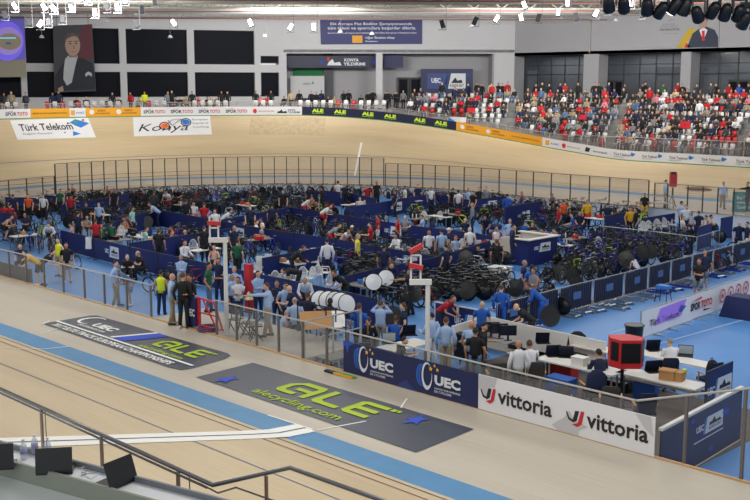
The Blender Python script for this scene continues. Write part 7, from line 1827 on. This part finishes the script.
for px, t, z, top, ps in ((344, 112, 5.3, 'black', 'stand'), (349, 112, 5.3, 'black', 'stand'), (361, 110, 5.3, 'black', 'sit'), (368, 112, 5.3, 'black', 'stand'), (373, 112, 5.3, 'black', 'stand'), (386, 111, 5.3, 'black', 'stand'), (389, 111, 5.3, 'navy', 'stand'), (395, 111, 5.3, 'black', 'stand'), (397, 111, 5.3, 'black', 'talk'), (403, 111, 5.3, 'grey', 'stand'), (300, 108, 5.3, 'black', 'stand'), (312, 108, 5.3, 'black', 'stand'), (317, 108, 5.3, 'black', 'stand'), (322, 108, 5.3, 'navy', 'stand'), (329, 106, 5.3, 'black', 'sit'), (335, 106, 5.3, 'khaki', 'sit'), (292, 107, 5.3, 'beige', 'stand'),
      (3, 92, 5.3, 'black', 'stand'), (8, 92, 5.3, 'dark grey', 'stand'), (15, 92, 5.3, 'khaki', 'stand'), (29, 92, 5.3, 'dark grey', 'stand'), (56, 93, 5.3, 'navy', 'stand'), (62, 93, 5.3, 'navy', 'stand'), (79, 94, 5.3, 'black', 'sit'), (89, 94, 5.3, 'black', 'sit'), (133, 99, 5.3, 'red', 'stand'), (141, 98, 5.3, 'khaki', 'sit'), (147, 98, 5.3, 'yellow', 'stand'), (170, 100, 5.3, 'grey', 'stand'), (174, 100, 5.3, 'black', 'stand'), (178, 100, 5.3, 'dark grey', 'sit'), (182, 100, 5.3, 'black', 'sit'), (188, 101, 5.3, 'khaki', 'sit'), (194, 101, 5.3, 'black', 'stand'), (200, 101, 5.3, 'red', 'sit'), (209, 102, 5.3, 'black', 'sit'), (212, 102, 5.3, 'khaki', 'sit'), (218, 102, 5.3, 'grey', 'sit'), (223, 102, 5.3, 'black', 'stand'), (229, 103, 5.3, 'black', 'stand'), (257, 105, 5.3, 'black', 'stand'), (262, 105, 5.3, 'pink', 'sit'), (267, 105, 5.3, 'red', 'sit'), (272, 106, 5.3, 'black', 'stand'), (285, 106, 5.3, 'black', 'sit'), (110, 95, 5.3, 'dark grey', 'sit'), (115, 96, 5.3, 'black', 'stand'), (121, 96, 5.3, 'black', 'sit')):
    dd_ = dirxy(px)*t; o = spectator(V(dd_.x, dd_.y, z), AZ+PI+RS.uniform(-.6, .6), ps, top, 'black', 'short', 'dark'); ALLSP.append(o); i = k_.get(('c', top, ps), 0); k_[('c', top, ps)] = i+1; tag(o, '%s person in %s on the far turn concourse, %s such from left' % ('sitting' if ps == 'sit' else 'standing', top, nth(i)), 'person', 'people on the far concourse')
# flag on the balustrade, red flags in the crowd
u = u_out(448); P, n = lip(u); o = flag(V(P.x, P.y, max(3.6, P.z+1.2)-1.05)+n*.2, math.atan2(n.y, n.x)-PI/2, (M_inkr, M_white), False, 1.6, .95, 'white and red flag with blue wedge hung on the balustrade of the left block')
b = MB(); b.add([(0, -.04, 0), (.75, -.04, .47), (0, -.04, .95)], [(0, 1, 2)]); b.build('blue_wedge', M_inkb, o)
for px, r_, s in ((466, 4, .7), (679, 6, .9), (583, 5, .7)):
    t_ = [q for q in S_ if q[0] == r_]; q = min(t_, key=lambda q: abs(q[1]-px)); o = flag(q[2]+V(0, 0, .9)-q[3]*.25, math.atan2(q[3].y, q[3].x)-PI/2, (M_inkr,), True, s, s*.62, 'red flag held up in the %s of the %s' % (RN[r_], BN[q[4]]))
# single row of seats round the far concourse
i = 0; u = uL+6
pxs_ = []
while u < uS0-.5:
    P, n = lip(u); Q = V(P.x, P.y, 0)+n*2.9; Q.z = 5.5; px = proj(Q)[0]
    if px > -5 and i < 190:
        white = RS.random() < .8; seat(Q, n, white); o = COL.objects[-1]; tag(o, 'empty %s seat in single row behind far turn, %s from left' % ('white' if white else 'red', nth(i) if i < 100 else 'seat %d' % i), 'seat', 'single row of seats round the far turn'); i += 1
    u += .56*(R0+8)/(R0+11) if not (40 < 0) else 1
    if RS.random() < .16: u += 1.5

# past three hundred figures: the furthest become one crowd
n_in = len(W_); ALLSP.sort(key=lambda o: (o.location-EYE).length)
rest = ALLSP[max(0, 298-n_in):]
bpy.context.view_layer.update()
bm = bmesh.new(); mats_.clear()
for o in rest: add_obj_to(bm, o.data, o.matrix_world, [s_.material for s_ in o.material_slots])
me = bpy.data.meshes.new('crowd'); bm.to_mesh(me); bm.free()
for m in mats_: me.materials.append(m)
for o in rest: bpy.data.objects.remove(o)
o = bpy.data.objects.new('crowd', me); COL.objects.link(o); tag(o, 'distant crowd in dark, red and pale clothes in the upper rows and on the concourse', 'crowd', kind='stuff')
for o in COL.objects:
    if 'label' in o.keys():
        n_ = len(o['label'].replace('-', ' ').split())
        if n_ > 16: print('LONG', n_, o['label'])
# ---------------------------------------------------------------- light
w = bpy.data.worlds.new('world'); scene.world = w; w.use_nodes = True
bg = w.node_tree.nodes['Background']; bg.inputs[0].default_value = (.9, .94, 1, 1); bg.inputs[1].default_value = .85
def area(loc, sx, sy, power, rot=(0, 0, 0), col=(1, .97, .92)):
    l = bpy.data.lights.new('hall_light', 'AREA'); l.shape = 'RECTANGLE'; l.size = sx; l.size_y = sy; l.energy = power; l.color = col
    o = bpy.data.objects.new('hall_light', l); COL.objects.link(o); o.location = loc; o.rotation_euler = rot; return o
for x, y in ((-12, 14), (-38, 14), (-12, 34), (-38, 34), (-12, 56), (-38, 56)):
    area((x, y, 13.8), 14, 8, 1500)
area((-62, 40, 13.9), 8, 30, 1700)
area((-35, 72, 13.9), 30, 5, 800)
for px, t in ((80, 80), (300, 92), (520, 88), (700, 78)):
    d = dirxy(px)*t; e = (fwd_h*math.cos(.5)+Vector((0, 0, .10))).normalized(); q = e.to_track_quat('-Z', 'Y').to_euler()
    area((d.x, d.y, 13.0), 9, 1.2, 1900, q)  # added wall wash without a fixture, brightens the far walls
for a_, c_ in bays[:3]:
    area(((a_+c_)/2, YB+3.4, hB), 6, 1.5, 160)
scene.view_settings.view_transform = 'Standard'; scene.view_settings.look = 'None'; scene.view_settings.gamma = 1; scene.view_settings.use_curve_mapping = False
scene.view_settings.exposure = 0
